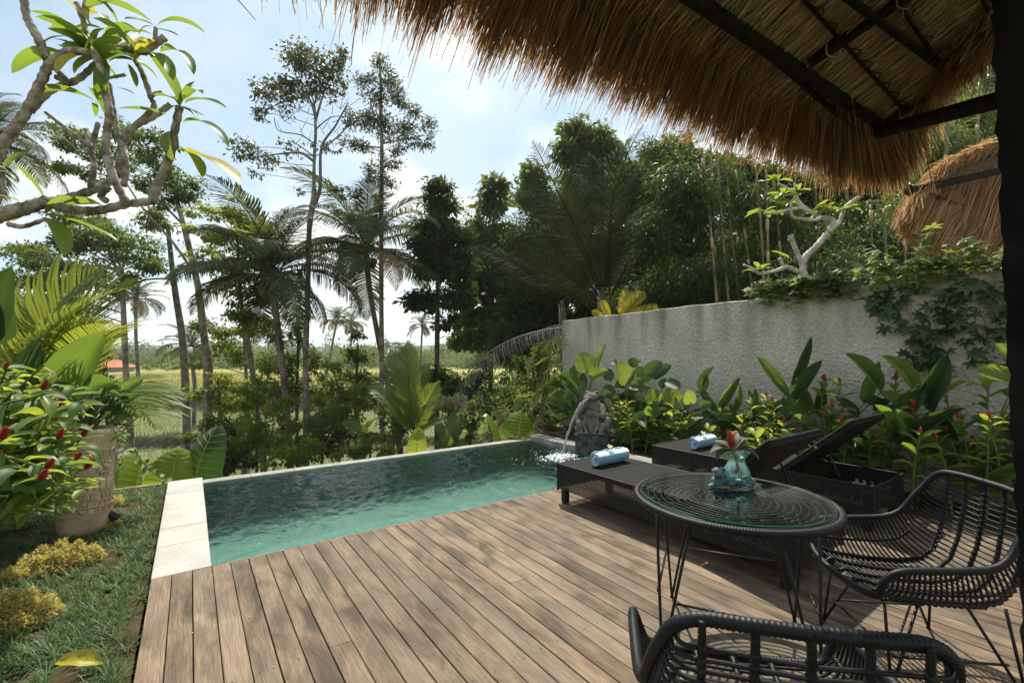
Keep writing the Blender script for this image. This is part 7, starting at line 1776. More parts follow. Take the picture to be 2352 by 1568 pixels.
def build_trees():
    T = tree
    # -- the two tall slim ones
    rb = [([(722, 372), (690, 352), (640, 354), (585, 362)], 3.2, 1.2), ([(722, 470), (735, 430), (738, 340), (770, 290), (800, 235)], 5, 1.2), ([(722, 262), (705, 225), (640, 238), (600, 262)], 3, 1), ([(724, 280), (748, 200), (770, 165)], 3, 1), ([(722, 330), (690, 310), (640, 300), (630, 270)], 2, .8), ([(738, 345), (790, 300), (812, 262)], 2, .8), ([(722, 300), (760, 270), (800, 268)], 1.8, .6), ([(722, 360), (680, 330), (650, 320)], 1.8, .6)]
    rng = random.Random(4)
    for k in range(46):
        x, y = rng.uniform(640, 800), rng.uniform(240, 340); a = rng.uniform(-2.6, -.5); l = rng.uniform(14, 40); rb.append(([(x, y), (x + l*.5*math.cos(a), y + l*.5*math.sin(a) + 2), (x + l*math.cos(a), y + l*math.sin(a))], .8, .35))
    T('tall_tree', 'tall slim tree with red flecked leaves and bare twigs below its crown', 14, [(703, 1058, 10), (704, 960, 9.5), (702, 820, 8), (706, 700, 7.5), (709, 560, 7), (713, 500, 8), (721, 455, 8.5), (721, 420, 5), (722, 360, 4.5), (725, 300, 4), (722, 240, 3.2)],
      [(725,150,60,48),(692,130,36,40),(768,165,32,46),(660,112,16,24,.6),(612,195,38,28),(640,235,46,20),(602,258,26,16),(573,340,44,26),(604,366,36,16),(668,205,36,30),(660,342,34,14,.6),(752,344,38,13,.6),(590,398,14,14,.6),(700,200,40,30),(780,120,18,22),(745,205,36,26,.8),(690,440,14,10,.4),(780,440,44,16,.7),(820,450,24,12,.6)], 9, M_CROWN_RED, M_BARK, 1, .62, None, .52, .8, rb, ncl=36, clump=.44)
    T('tall_tree', 'tallest slender tree, straight pale trunk and open tiered olive crown', 15, [(879, 1048, 8), (877, 900, 7.5), (876, 700, 7), (876, 500, 6.5), (877, 350, 5.5), (875, 220, 4), (872, 140, 2)],
      [(874,150,24,24),(848,188,30,20),(892,185,28,30),(862,228,38,24),(920,232,30,26),(948,256,20,22),(832,282,42,24),(802,270,20,20),(986,296,22,26),(960,328,40,16),(905,306,54,24),(822,338,34,16),(892,372,38,20),(882,416,40,16),(862,274,34,28),(935,298,26,18),(800,330,24,16),(915,350,24,14),(850,395,20,14)], 8, M_CROWN_OLIVE, M_BARK, 2, .68, None, .36, .1, [([(877, 300), (855, 250), (852, 225)], 2.4, 1), ([(877, 330), (920, 322), (975, 310)], 2.2, 1), ([(877, 340), (840, 335), (800, 330)], 2, 1)], ncl=40, clump=.42)
    # -- dark conical tree, then the dark wood to its right
    T('dense_tree', 'dark narrow conical tree left of the palm jungle, sky showing through low tiers', 16, [(1004, 1040, 8.5), (1003, 900, 8), (1005, 700, 7), (1006, 520, 4), (1006, 440, 2)],
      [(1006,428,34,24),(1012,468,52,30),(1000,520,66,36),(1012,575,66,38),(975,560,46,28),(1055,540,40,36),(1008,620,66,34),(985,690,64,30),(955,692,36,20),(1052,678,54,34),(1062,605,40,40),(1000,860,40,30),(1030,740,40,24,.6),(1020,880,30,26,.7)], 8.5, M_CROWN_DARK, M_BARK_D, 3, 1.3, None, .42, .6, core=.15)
    W = 'trees of the dark wood behind the wall'
    T('dense_tree', 'dark leafy tree with a small bright top beside the conical tree', 20, [(1125, 1040, 8), (1128, 800, 7), (1135, 480, 4)],
      [(1136,425,36,24),(1130,470,46,34),(1112,545,54,50),(1160,560,60,50),(1150,640,80,46),(1100,660,40,40),(1190,640,50,60),(1170,720,70,50),(1110,770,50,40,.8),(1180,800,70,50),(1090,600,40,44),(1085,650,44,40),(1080,720,46,36),(1060,780,40,30,.7)], 9, M_CROWN_MID, M_BARK_D, 4, .95, W)
    T('dense_tree', 'big round crowned green tree rising above the sugar palms', 24, [(1345, 900, 10), (1340, 600, 9), (1335, 380, 5)],
      [(1325,300,46,30),(1342,335,66,40),(1298,345,34,30),(1380,330,40,44),(1350,400,80,50),(1222,400,36,30),(1225,450,50,50),(1260,510,60,60),(1330,480,80,60),(1410,440,60,60),(1400,360,44,40)], 8, M_CROWN_MID, M_BARK_D, 5, .95, W)
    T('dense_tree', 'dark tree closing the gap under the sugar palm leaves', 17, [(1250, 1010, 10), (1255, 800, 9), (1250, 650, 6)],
      [(1230,620,70,60),(1290,660,70,60),(1200,700,60,60),(1260,740,80,60),(1180,780,60,50),(1320,760,70,60),(1380,700,60,60),(1200,560,50,50),(1300,560,70,60),(1410,620,60,60),(1360,600,60,50)], 9, M_CROWN_DARK, M_BARK_D, 6, .95, W)
    T('dense_tree', 'dark tree in the shade behind the middle of the wall', 15, [(1480, 900, 10), (1490, 640, 8), (1490, 480, 5)],
      [(1460,420,60,60),(1520,380,60,50),(1500,480,90,60),(1440,540,70,60),(1560,470,70,60),(1480,620,90,60),(1570,580,80,70),(1420,690,60,50),(1540,680,80,50),(1610,400,60,40),(1560,350,60,36),(1620,390,70,36)], 9, M_CROWN_MID, M_BARK_D, 7, .95, W)
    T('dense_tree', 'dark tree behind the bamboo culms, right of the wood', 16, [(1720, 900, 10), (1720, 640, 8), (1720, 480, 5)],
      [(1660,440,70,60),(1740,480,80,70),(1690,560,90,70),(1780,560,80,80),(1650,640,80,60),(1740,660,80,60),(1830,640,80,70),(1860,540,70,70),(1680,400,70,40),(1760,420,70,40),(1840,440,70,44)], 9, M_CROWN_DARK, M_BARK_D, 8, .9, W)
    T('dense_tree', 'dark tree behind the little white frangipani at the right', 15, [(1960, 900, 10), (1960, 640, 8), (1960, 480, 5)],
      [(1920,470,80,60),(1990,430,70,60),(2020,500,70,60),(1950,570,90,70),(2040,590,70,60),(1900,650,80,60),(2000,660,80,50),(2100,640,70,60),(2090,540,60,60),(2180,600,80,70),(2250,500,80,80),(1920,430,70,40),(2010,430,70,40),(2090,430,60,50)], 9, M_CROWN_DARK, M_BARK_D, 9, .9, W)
    # -- left group
    T('leafy_tree', 'wide dark tree behind the frangipani, upper left', 17, [(478, 850, 12), (470, 780, 10), (455, 660, 9), (436, 575, 8), (412, 480, 6), (398, 430, 4)],
      [(175,322,56,34),(330,328,62,38),(282,300,40,28),(250,360,60,30),(366,385,46,30),(424,430,44,42),(150,380,40,24),(340,420,40,26),(395,470,34,24),(225,400,40,24,.7)], 9.5, M_CROWN_MID, M_BARK, 10, 1.15, None, .46, .6, [([(455, 640), (400, 560), (330, 480), (290, 420)], 4, 1.5), ([(425, 520), (340, 440), (250, 390), (170, 350)], 3, 1)])
    T('leafy_tree', 'lower spreading dark tree with ragged tiers over the areca palm', 18.5, [(300, 1000, 9), (290, 860, 8), (284, 720, 7), (280, 620, 5)],
      [(230,540,80,38),(300,575,74,44),(215,500,40,30),(80,590,58,32),(125,642,64,34),(352,512,46,34),(250,665,44,24),(170,560,50,36),(40,640,56,40,.8),(50,570,52,34,.8),(20,700,50,34,.7),(160,640,60,34,.8),(340,610,40,26),(200,610,60,30),(290,640,36,24),(150,500,40,24),(100,690,50,24,.5),(180,700,40,20,.5)], 9.5, M_CROWN_MID, M_BARK, 11, 1.05, None, .46, .6, [([(388, 640), (340, 642), (290, 655), (250, 660)], 2.6, 1.2), ([(284, 700), (200, 620), (100, 600), (60, 590)], 3, 1), ([(284, 660), (240, 560), (200, 520)], 3, 1)])
    T('leafy_tree', 'mid green loose crowned tree in front of the coconut palm', 15, [(606, 1082, 9), (590, 939, 8.5), (581, 860, 8), (569, 782, 7), (559, 735, 6), (550, 640, 5), (545, 540, 3)],
      [(484,484,46,28),(556,484,54,34),(530,536,66,38),(584,522,50,34),(506,586,60,34),(566,592,68,42),(618,602,38,28),(466,606,34,30,.7),(446,530,28,22,.7),(560,656,66,40),(500,650,40,30,.7),(540,706,50,30),(600,690,34,30),(535,770,44,36),(592,742,44,34),(556,820,30,24,.5),(470,540,24,16,.6)], 9.5, M_CROWN_LIGHT, M_BARK, 12, .8, None, .5, .7)
    T('leafy_tree', 'loose leafy tree behind the leaning palm trunks, left of centre', 20, [(570, 1000, 6), (566, 880, 5), (560, 760, 4)], [(472,748,42,36,.8),(530,800,52,40,.9),(640,765,42,46,.8),(618,832,50,38,.9),(450,825,36,28,.7),(585,745,40,30,.7),(690,740,30,36,.6)], 9, M_CROWN_MID, M_BARK, 17, .7, None, .46, .6)
    T('leafy_tree', 'small bushy tree with bright top beside the bare palm trunk', 17, [(505, 985, 7), (506, 940, 6), (502, 890, 4)],
      [(496,872,44,26),(512,902,48,34),(545,880,34,26),(470,905,34,28),(520,940,44,26),(560,925,30,26),(440,900,20,16,.5)], 8.5, M_CROWN_LIGHT, M_BARK_D, 13, .85, None, .5, .6)
    T('leafy_tree', 'thin stemmed dark tree left of the tall red flecked trunk', 15, [(683, 1055, 5), (682, 900, 4.5), (686, 780, 4)],
      [(690,775,34,36),(668,836,44,42),(640,895,54,44),(706,880,44,50),(730,830,30,50,.8),(600,900,40,40,.9),(650,960,60,44,.9),(720,960,40,40,.9)], 9, M_CROWN_MID, M_BARK_D, 14, .6, None, .45, .6)
    T('leafy_tree', 'dark bushy tree between the tall trunks, pointed top over the field', 16, [(816, 1030, 5), (818, 900, 4.5), (822, 790, 3)],
      [(824,768,20,24),(814,822,42,30),(795,872,52,34),(845,868,38,34),(770,910,40,34,.8),(830,920,50,36,.8),(800,960,50,36,.7)], 9, M_CROWN_MID, M_BARK_D, 15, .75, None, .45, .6)
    T('leafy_tree', 'young tree with light leaves at the left behind the areca palm', 9, [(250, 1080, 4), (245, 960, 3.5), (238, 860, 3)],
      [(240,800,22,20,.6),(236,850,30,26,.7),(262,885,36,28,.7),(270,930,44,30,.8),(215,880,24,30,.6),(290,960,40,30,.7),(243,765,14,14,.5)], 10, M_CROWN_MID, M_BARK_D, 16, .6, None, .5, .5)
    B = 'bushes on the slope below the pool'
    def bush(label, d, x, blobs, mat, seed, lp=9.5, dens=.68): T('bush', label, d, [(x, max(b[1] + b[3] for b in blobs) + 20, 4), (x, blobs[0][1], 2)], blobs, lp, mat, M_BARK_D, seed, dens, B, .48, .5, cat='bush')
    bush('dark bush under the leafy tree at the spill edge', 11, 610, [(570,1000,50,44),(620,1010,60,48),(540,1040,40,36),(650,1050,40,30),(590,960,40,30)], M_CROWN_LIGHT, 20)
    bush('dark bush at the foot of the tall slim tree', 12, 740, [(740,985,56,44),(700,1010,40,40),(780,1010,44,40),(730,1040,60,26)], M_CROWN_MID, 21)
    bush('yellow green bush close behind the spill edge', 10.5, 850, [(850,1010,40,26),(880,1030,30,20),(810,1030,40,20)], M_CROWN_LIGHT, 22, 8)
    bush('dark bush behind the glowing elephant ear', 12.5, 1080, [(1075,870,40,36),(1040,880,36,30),(1105,905,50,40),(1150,880,50,50),(1190,860,50,50),(1120,850,50,40)], M_CROWN_DARK, 23)
    bush('light green bush below the conical tree', 13, 1030, [(1020,945,44,30),(1060,960,36,26),(980,965,36,24),(1045,985,40,22)], M_CROWN_LIGHT, 24, 8)
    bush('dark bush under the hanging dead frond', 11.5, 1130, [(1120,935,46,36),(1085,960,30,30),(1150,945,50,40),(1090,990,30,24)], M_CROWN_MID, 25)
    bush('dark bush behind the tall lady palm', 10.5, 1230, [(1230,870,60,50),(1270,920,50,60),(1200,930,60,50),(1260,820,50,50)], M_CROWN_MID, 26)
    bush('dark bush between palm trunks and the field', 14, 920, [(905,905,40,30,.7),(880,930,30,30,.7),(915,960,40,30,.7),(860,890,30,30,.6)], M_CROWN_MID, 27)
    bush('scrubby bush at the left below the lawn edge', 8.5, 300, [(300,1060,40,26,.6),(345,1075,30,18,.6)], M_CROWN_MID, 28, 9, .6)
    bush('dark bush low behind the dark elephant ear', 11, 520, [(520,1010,30,40),(500,1060,40,40),(555,1060,40,30)], M_CROWN_DARK, 29)
    bush('leafy bush with light leaves screening the trunks left of centre', 12.5, 590, [(590,900,40,40),(625,860,36,36),(560,960,44,40),(640,930,40,44),(600,1000,46,30)], M_CROWN_LIGHT, 40, 9.5, .6)
    bush('tall leafy bush between the tall slim trees', 13, 780, [(775,900,36,40),(800,950,44,40),(750,930,36,44),(835,905,34,34),(770,850,28,30,.7)], M_CROWN_LIGHT, 41, 9.5, .75)
    bush('leafy bush right of the slender tree with light leaves', 12, 905, [(900,960,36,34),(925,930,28,28),(890,1000,40,26),(935,985,30,26)], M_CROWN_LIGHT, 42, 9, .6)
    bush('dark green bush under the small bushy tree', 13.5, 500, [(485,980,40,34),(530,970,40,36),(455,1000,34,26,.7),(510,1025,50,26)], M_CROWN_MID, 43, 9.5, .75)
    bush('low leafy bush under the red flecked tree', 10.5, 690, [(690,1035,44,24),(650,1030,40,26),(730,1020,40,26),(770,1035,40,22)], M_CROWN_LIGHT, 44, 9.5, .6)
    # a pale bare leaning trunk
    t = thing('bare_palm_trunk', 'bare pale palm trunk without a crown leaning at left', 'tree trunk', at(430, 1000, 20)); b = at(430, 1005, 20); P = catmull([Vector((b.x + .05, b.y, tz(b.x, b.y) - .1)), b, at(421, 800, 20), at(404, 680, 20), at(396, 620, 20), at(385, 515, 20)], 6)
    mb = MB(); mb.tube(P, np.linspace(.185, .085, len(P)), 9); part('trunk', mb, M_PALMBARK, t)
    cb = MB(); V, Q, cc = leaf_cloud(at(392, 560, 20), (.5, .5, .7), 70, .16, np.random.default_rng(3)); cb.add(V, Q); part('twig_leaves', cb, M_CROWN_MID, t, 'stuff')
build_trees()

# ---- palms
COCO = [frond_mesh('frond', 3.0, 74, .82, .036, a, dr, M_COCO, s, .05, .13, .45, .022, ragged=.25) for s, (a, dr) in enumerate(((.7, .55), (1.0, .75), (1.35, .9), (.9, .5)))]
COCO_DRY = [frond_mesh('frond', 2.8, 52, .62, .036, 1.1, .6, M_COCO_Y, 9, .0, .13, .5, .022)]
COCO_FAR = [frond_mesh('frond', 3.0, 26, .72, .085, a, dr, M_COCO, s, .10, .13, .55, .03) for s, (a, dr) in enumerate(((.8, .35), (1.15, .5)))]
def palm(label, d, trunk, Lf, n, seed, meshes=COCO, group=None, nuts=0, dry=1, low=-.75, high=1.35, bark=M_PALMBARK, az0=None, wind=.0):
    rnd = random.Random(seed); pts = [at(x, y, d) for x, y, r in trunk]; rad = [.78*r/1040*d for x, y, r in trunk]
    b = pts[0]; g = tz(b.x, b.y) - .1
    if b.z > g: pts = [Vector((b.x, b.y, g))] + pts; rad = [rad[0]*1.15] + rad
    t = thing('coconut_palm', label, 'palm', pts[0], group); P = catmull(pts, 7); mb = MB(); rr = np.interp(np.linspace(0, len(rad) - 1, len(P)), np.arange(len(rad)), rad); mb.tube(P, rr, 9); part('trunk', mb, bark, t)
    top = pts[-1]; M0 = MB(); M0.sphere(tuple(top + Vector((0, 0, .02*Lf/3))), (rad[-1]*1.2, rad[-1]*1.2, rad[-1]*2.6), 9, 6); part('crown_shaft', M0, M_BARK_D, t)
    for k in range(n):
        f = (k + .5)/n; el = high + (low - high)*(f**.85) + rnd.uniform(-.12, .12); az = k*2.39996 + rnd.uniform(-.25, .25) + (az0 or 0)
        d_ = Vector((math.cos(az)*math.cos(el) + wind, math.sin(az)*math.cos(el), math.sin(el)))
        s = Lf/3.0*rnd.uniform(.85, 1.1)*(.8 if f < .15 else 1); me = rnd.choice(COCO_DRY) if (f > .86 and dry and rnd.random() < .7) else rnd.choice(meshes)
        up = Vector((-math.cos(az)*.5, -math.sin(az)*.5, 1.0)) if el < 1.1 else Vector((-math.cos(az), -math.sin(az), .3))
        link('frond', me, t, None, frame_matrix(top + Vector((0, 0, .12*Lf/3)), d_, up, (s, s, s)))
    if nuts:
        nm = mat_plain('coconut_husk', (0.12, 0.075, 0.03), (0.30, 0.20, 0.07), .6, 5)
        for k in range(nuts):
            a = rnd.uniform(0, 6.28); p = top + Vector((math.cos(a)*.30, math.sin(a)*.30, -rnd.uniform(.1, .55))); m = MB(); m.sphere(tuple(p), (.12, .12, .15), 8, 6); part('coconut', m, nm, t)
    return t
def build_palms():
    palm('tall coconut palm heavy with brown nuts in front of the sky', 15.5, [(919, 1042, 10), (905, 950, 9), (882, 840, 8), (862, 740, 7.5), (850, 670, 7.5), (839, 580, 9)], 3.4, 25, 3, nuts=10)
    palm('coconut palm with big drooping leaves behind the mid green tree', 14, [(668, 1090, 10), (655, 900, 9.5), (642, 790, 9.5), (630, 690, 9), (626, 640, 10)], 3.3, 25, 5, nuts=6, wind=.0, az0=.7)
    palm('lone coconut palm on the field bank in the distance', 41, [(325, 897, 7), (319, 880, 5.5), (313, 790, 4.5), (312, 735, 4.2), (312, 690, 5)], 3.1, 24, 7, COCO_FAR)
    palm('short coconut palm beside the small bushy tree', 31, [(447, 895, 5), (444, 850, 5.5), (440, 800, 6)], 2.6, 20, 8, COCO_FAR, dry=2)
    palm('distant leaning coconut palm, left one of the pair over the field', 52, [(746, 872, 4), (757, 826, 3.2), (765, 780, 2.8), (774, 738, 3)], 2.7, 22, 9, COCO_FAR)
    palm('distant coconut palm, right one of the pair over the field', 56, [(804, 850, 3), (806, 800, 2.8), (808, 740, 3)], 2.6, 20, 10, COCO_FAR)
    palm('coconut palm cut by the left picture edge high behind the frangipani', 11, [(-120, 1000, 12), (-60, 700, 11), (-35, 470, 10), (-28, 330, 11)], 2.15, 20, 11, az0=1.1)
    palm('far coconut palm glimpsed under the conical tree', 46, [(966, 840, 3), (968, 790, 2.6), (970, 750, 3)], 2.2, 18, 12, COCO_FAR)
    # young palm by the pool, leaves straight up
    t = thing('young_coconut_palm', 'young coconut palm with upright bright leaves just below the pool edge', 'palm', Vector((at(952, 1040, 10.5).x, at(952, 1040, 10.5).y, tz(at(952, 1040, 10.5).x, at(952, 1040, 10.5).y))))
    YC = mat_leaf('young_coconut_leaflet', (0.05, 0.10, 0.02), (0.11, 0.16, 0.035), (0.45, 0.52, 0.06), .42, .35); ms = [frond_mesh('frond', 2.0, 40, .5, .05, a, .2, YC, 20 + i, .3, .13, .9, .02) for i, a in enumerate((.5, .8))]
    rnd = random.Random(6)
    for b, e in (((950, 985), (899, 806)), ((952, 985), (934, 792)), ((952, 985), (975, 830)), ((954, 990), (1004, 880)), ((950, 990), (880, 900)), ((955, 1000), (1020, 960)), ((948, 1000), (850, 880)), ((950, 995), (915, 850)), ((953, 995), (1012, 920))):
        B = at(*b, 10.5); E = at(*e, 10.5 + rnd.uniform(-.6, .5)); frond_to(t, rnd.choice(ms), 1.9, B, E, (CAMP - B).normalized()*.8 + Vector((0, 0, .6)), rnd.uniform(-.6, .6))
    p0 = t.location; mb = MB(); mb.tube([Vector(p0), at(952, 1000, 10.5)], [.12, .07], 8); part('trunk', mb, M_PALMBARK, t)
    # sugar palms: huge stiff leaves from the ground
    SG = [frond_mesh('frond', 4.2, 84, .86, .030, a, dr, M_SUGAR, 30 + i, .15, .10, .35, .034, ragged=.5) for i, (a, dr) in enumerate(((.6, .5), (.9, .75), (1.2, 1.0)))]
    def sugar(label, d, root, fr, seed):
        r = at(*root, d); r.z = max(tz(r.x, r.y), -.5); rnd = random.Random(seed); t = thing('sugar_palm', label, 'palm', r, 'sugar palms behind the wall')
        for b, e in fr:
            B = at(*b, d); E = at(*e, d + rnd.uniform(-1.4, .8)); frond_to(t, rnd.choice(SG), 3.9, B, E, (CAMP - B).normalized()*.9 + Vector((0, 0, .7)), rnd.uniform(-.7, .7))
        mb = MB(); mb.tube([r, at(*fr[0][0], d)], [.13, .09], 8); part('trunk', mb, M_BARK_D, t)
    sugar('sugar palm with huge stiff dark leaves, one standing straight up', 11.5, (1385, 760), [((1380, 660), (1232, 336)), ((1385, 660), (1300, 380)), ((1392, 650), (1458, 292)), ((1400, 650), (1420, 330)), ((1390, 660), (1360, 350)), ((1375, 680), (1168, 490)), ((1372, 690), (1190, 560)), ((1400, 670), (1530, 430)), ((1405, 680), (1590, 500)), ((1370, 700), (1210, 640)), ((1395, 660), (1490, 360)), ((1378, 670), (1262, 420))], 1)
    sugar('sugar palm leaning left with arching leaves over the wood', 13, (1300, 790), [((1290, 690), (1062, 480)), ((1290, 700), (1090, 560)), ((1300, 690), (1180, 420)), ((1300, 690), (1240, 440)), ((1310, 690), (1330, 430)), ((1320, 700), (1440, 520)), ((1290, 700), (1130, 640)), ((1305, 700), (1400, 450)), ((1325, 700), (1520, 600))], 2)
    # the long dead frond hanging out towards the pool
    DM = frond_mesh('frond', 3.2, 60, .60, .026, .9, 1.3, M_DEAD, 40, -.35, .04, .25, .02, ragged=.35)
    t = thing('dead_palm_frond', 'long grey dead palm frond hanging out from the wood toward the pool', 'palm frond', at(1282, 750, 9.6))
    frond_to(t, DM, 2.95, at(1310, 752, 9.7), at(1018, 900, 9.3), Vector((0, 0, 1)))
    for b, e in (((1330, 745), (1180, 800)), ((1340, 740), (1230, 860)), ((1350, 735), (1260, 900))): frond_to(t, DM, 2.95, at(*b, 9.9), at(*e, 9.7), Vector((0, 0, 1)))
build_palms()

# ---- bananas
M_BAN = mat_leaf('banana_leaf', (0.05, 0.10, 0.02), (0.09, 0.15, 0.03), (0.40, 0.50, 0.05), .42, .35, False, vein=(40, .6, .3, (0.10, 0.16, 0.05)))
BAN = [leaf_mesh('leaf', 1.0, .30, .3, dr, 14, M_BAN, 2.6, .35, .5, k) for k, dr in enumerate((.6, 1.1, 1.5))]
def build_bananas():
    rnd = random.Random(15)
    def ban(label, d, x, y, leaves, grp=None):
        r = at(x, y, d); g = Vector((r.x, r.y, tz(r.x, r.y) - .05)); t = thing('banana_plant', label, 'plant', g, grp); mb = MB(); mb.tube([g, r], [.10, .06], 8); part('stem', mb, M_STEM, t)
        for ex, ey, w in leaves:
            E = at(ex, ey, d + rnd.uniform(-.6, .6)); l = (E - r).length; link('leaf', rnd.choice(BAN), t, None, frame_matrix(r, E - r, (CAMP - r).normalized()*rnd.uniform(.3, 1) + Vector((0, 0, .6)), (l*w, l, l)))
    ban('banana plant with two crossing leaves behind the spill edge', 11, 835, 1000, [(782, 955, 1), (868, 945, 1.2), (840, 1060, 1), (800, 1030, 1), (790, 985, .9), (880, 1000, 1)])
    ban('banana plant with one dark upright leaf below the conical tree', 11.5, 1030, 1040, [(1052, 920, .9), (1010, 960, 1), (1000, 1010, 1), (1080, 1000, 1), (990, 1050, .9), (1065, 960, .8)])
    ban('low banana plant left of the tall red flecked trunk', 12, 560, 1060, [(530, 985, 1), (580, 1000, 1), (600, 1040, 1), (520, 1040, 1)])
    ban('small banana plant at the foot of the slender tree', 11.5, 905, 1050, [(890, 1000, 1), (930, 1010, 1), (870, 1035, 1), (915, 1085, 1)])
build_bananas()

# ---- bamboo grove behind the wall
M_CULM = mat_plain('bamboo_culm', (0.10, 0.085, 0.035), (0.24, 0.19, 0.085), .45, 3, .1); M_SHEATH = mat_plain('bamboo_sheath', (0.36, 0.23, 0.12), (0.56, 0.40, 0.24), .7, 6, .2)
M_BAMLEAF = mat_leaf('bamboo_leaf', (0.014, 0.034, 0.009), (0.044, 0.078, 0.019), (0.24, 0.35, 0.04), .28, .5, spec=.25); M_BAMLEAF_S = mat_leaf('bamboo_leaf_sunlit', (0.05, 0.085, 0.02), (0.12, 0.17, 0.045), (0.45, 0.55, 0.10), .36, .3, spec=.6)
def build_bamboo():
    rnd = random.Random(51); rng = np.random.default_rng(51)
    def grove(label, culms, d, foliage, mat, seed):
        t = thing('bamboo_clump', label, 'bamboo', Vector((at(culms[0][0][0], 800, d).x, at(culms[0][0][0], 800, d).y, -.3)), 'bamboo clumps behind the wall')
        for (x0, y0), (x1, y1), r in culms:
            dd = d - .9 + rnd.uniform(-.8, .4); a, b = at(x0, y0, dd), at(x1, y1, dd); a.z = min(a.z, -.1) if y0 > 690 else a.z; m = a.lerp(b, .55) + Vector((rnd.uniform(-.08, .08), rnd.uniform(-.08, .08), 0))
            P = resample(catmull([a, m, b], 10), .12); rad = .78*r/1040*dd; n = len(P); rr = np.full(n, rad); rr[::3] *= 1.22; mb = MB(); mb.tube(P, rr*np.linspace(1.1, .75, n), 7); c = part('culm', mb, M_CULM, t)
            sh = MB()
            for k in range(3, n - 2, 3):
                if rnd.random() < .42:
                    seg = P[k:min(k + 3, n)]
                    if len(seg) > 1: sh = MB(); sh.tube(seg, np.linspace(rad*1.3, rad*1.05, len(seg)), 7); part('sheath', sh, M_SHEATH, c)
        cm = MB()
        for px, py, rx, ry, k in foliage:
            C = at(px, py, d + rnd.uniform(-1.2, 1.2)); n = int(k*rx*ry*.75); V, Q, cc = leaf_cloud(C, (rx/1040*d, rx/1040*d, ry/1040*d), n, 18/1040*d, rng, .17, .75, .42, max(5, n//18)); cm.add(V, Q)
        part('foliage', cm, mat, t, 'stuff')
    grove('bamboo clump with tan sheathed culms left of the little frangipani', [((1662, 760), (1612, 340), 4.2), ((1700, 750), (1646, 345), 4.2), ((1680, 740), (1632, 330), 3.4), ((1722, 700), (1664, 350), 4.2), ((1748, 740), (1736, 380), 3.8), ((1772, 740), (1760, 390), 4.2), ((1810, 740), (1776, 400), 3), ((1752, 760), (1690, 390), 3), ((1900, 650), (1872, 410), 3.4), ((1920, 600), (1830, 760), 3), ((1972, 700), (1945, 430), 3.4), ((1912, 740), (1896, 420), 3)], 12,
          [(1560,420,60,50,.8),(1600,480,60,60,.9),(1580,560,70,60,.9),(1540,640,70,50,.9),(1640,620,60,50,.6),(1690,560,60,60,.5),(1580,700,90,40,1),(1680,690,90,40,.9),(1730,470,60,50,.6),(1790,520,60,60,.7),(1840,600,60,60,.7),(1770,640,70,50,.7),(1500,540,60,60,.8),(1520,350,60,36,.7),(1460,690,80,40,.8),(1820,690,70,30,.8),(1640,410,60,40,.6)], M_BAMLEAF, 1)
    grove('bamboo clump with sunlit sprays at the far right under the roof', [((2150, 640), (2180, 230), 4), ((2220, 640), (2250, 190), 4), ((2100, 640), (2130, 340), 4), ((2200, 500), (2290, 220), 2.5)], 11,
          [(2150,330,60,50,.9),(2210,270,70,50,1.1),(2270,240,60,50,1.1),(2240,330,70,60,.9),(2160,420,70,60,.8),(2260,420,70,60,.8),(2110,470,60,60,.7),(2190,210,60,30,.8),(2290,180,50,40,1),(2100,380,50,50,.7),(2030,520,60,60,.6),(2340,300,60,90,.8)], M_BAMLEAF_S, 2)
    grove('bamboo clump in deep shade behind the vine covered wall top', [((1985, 740), (2000, 470), 4), ((2040, 740), (2030, 480), 4), ((2090, 740), (2080, 520), 3.5)], 10.5,
          [(1960,500,60,50,.6),(2010,560,60,60,.7),(1930,620,60,50,.7),(2050,620,60,50,.7),(1990,660,70,40,.8),(2090,600,50,50,.7),(1900,560,50,50,.6)], M_BAMLEAF, 3)
build_bamboo()

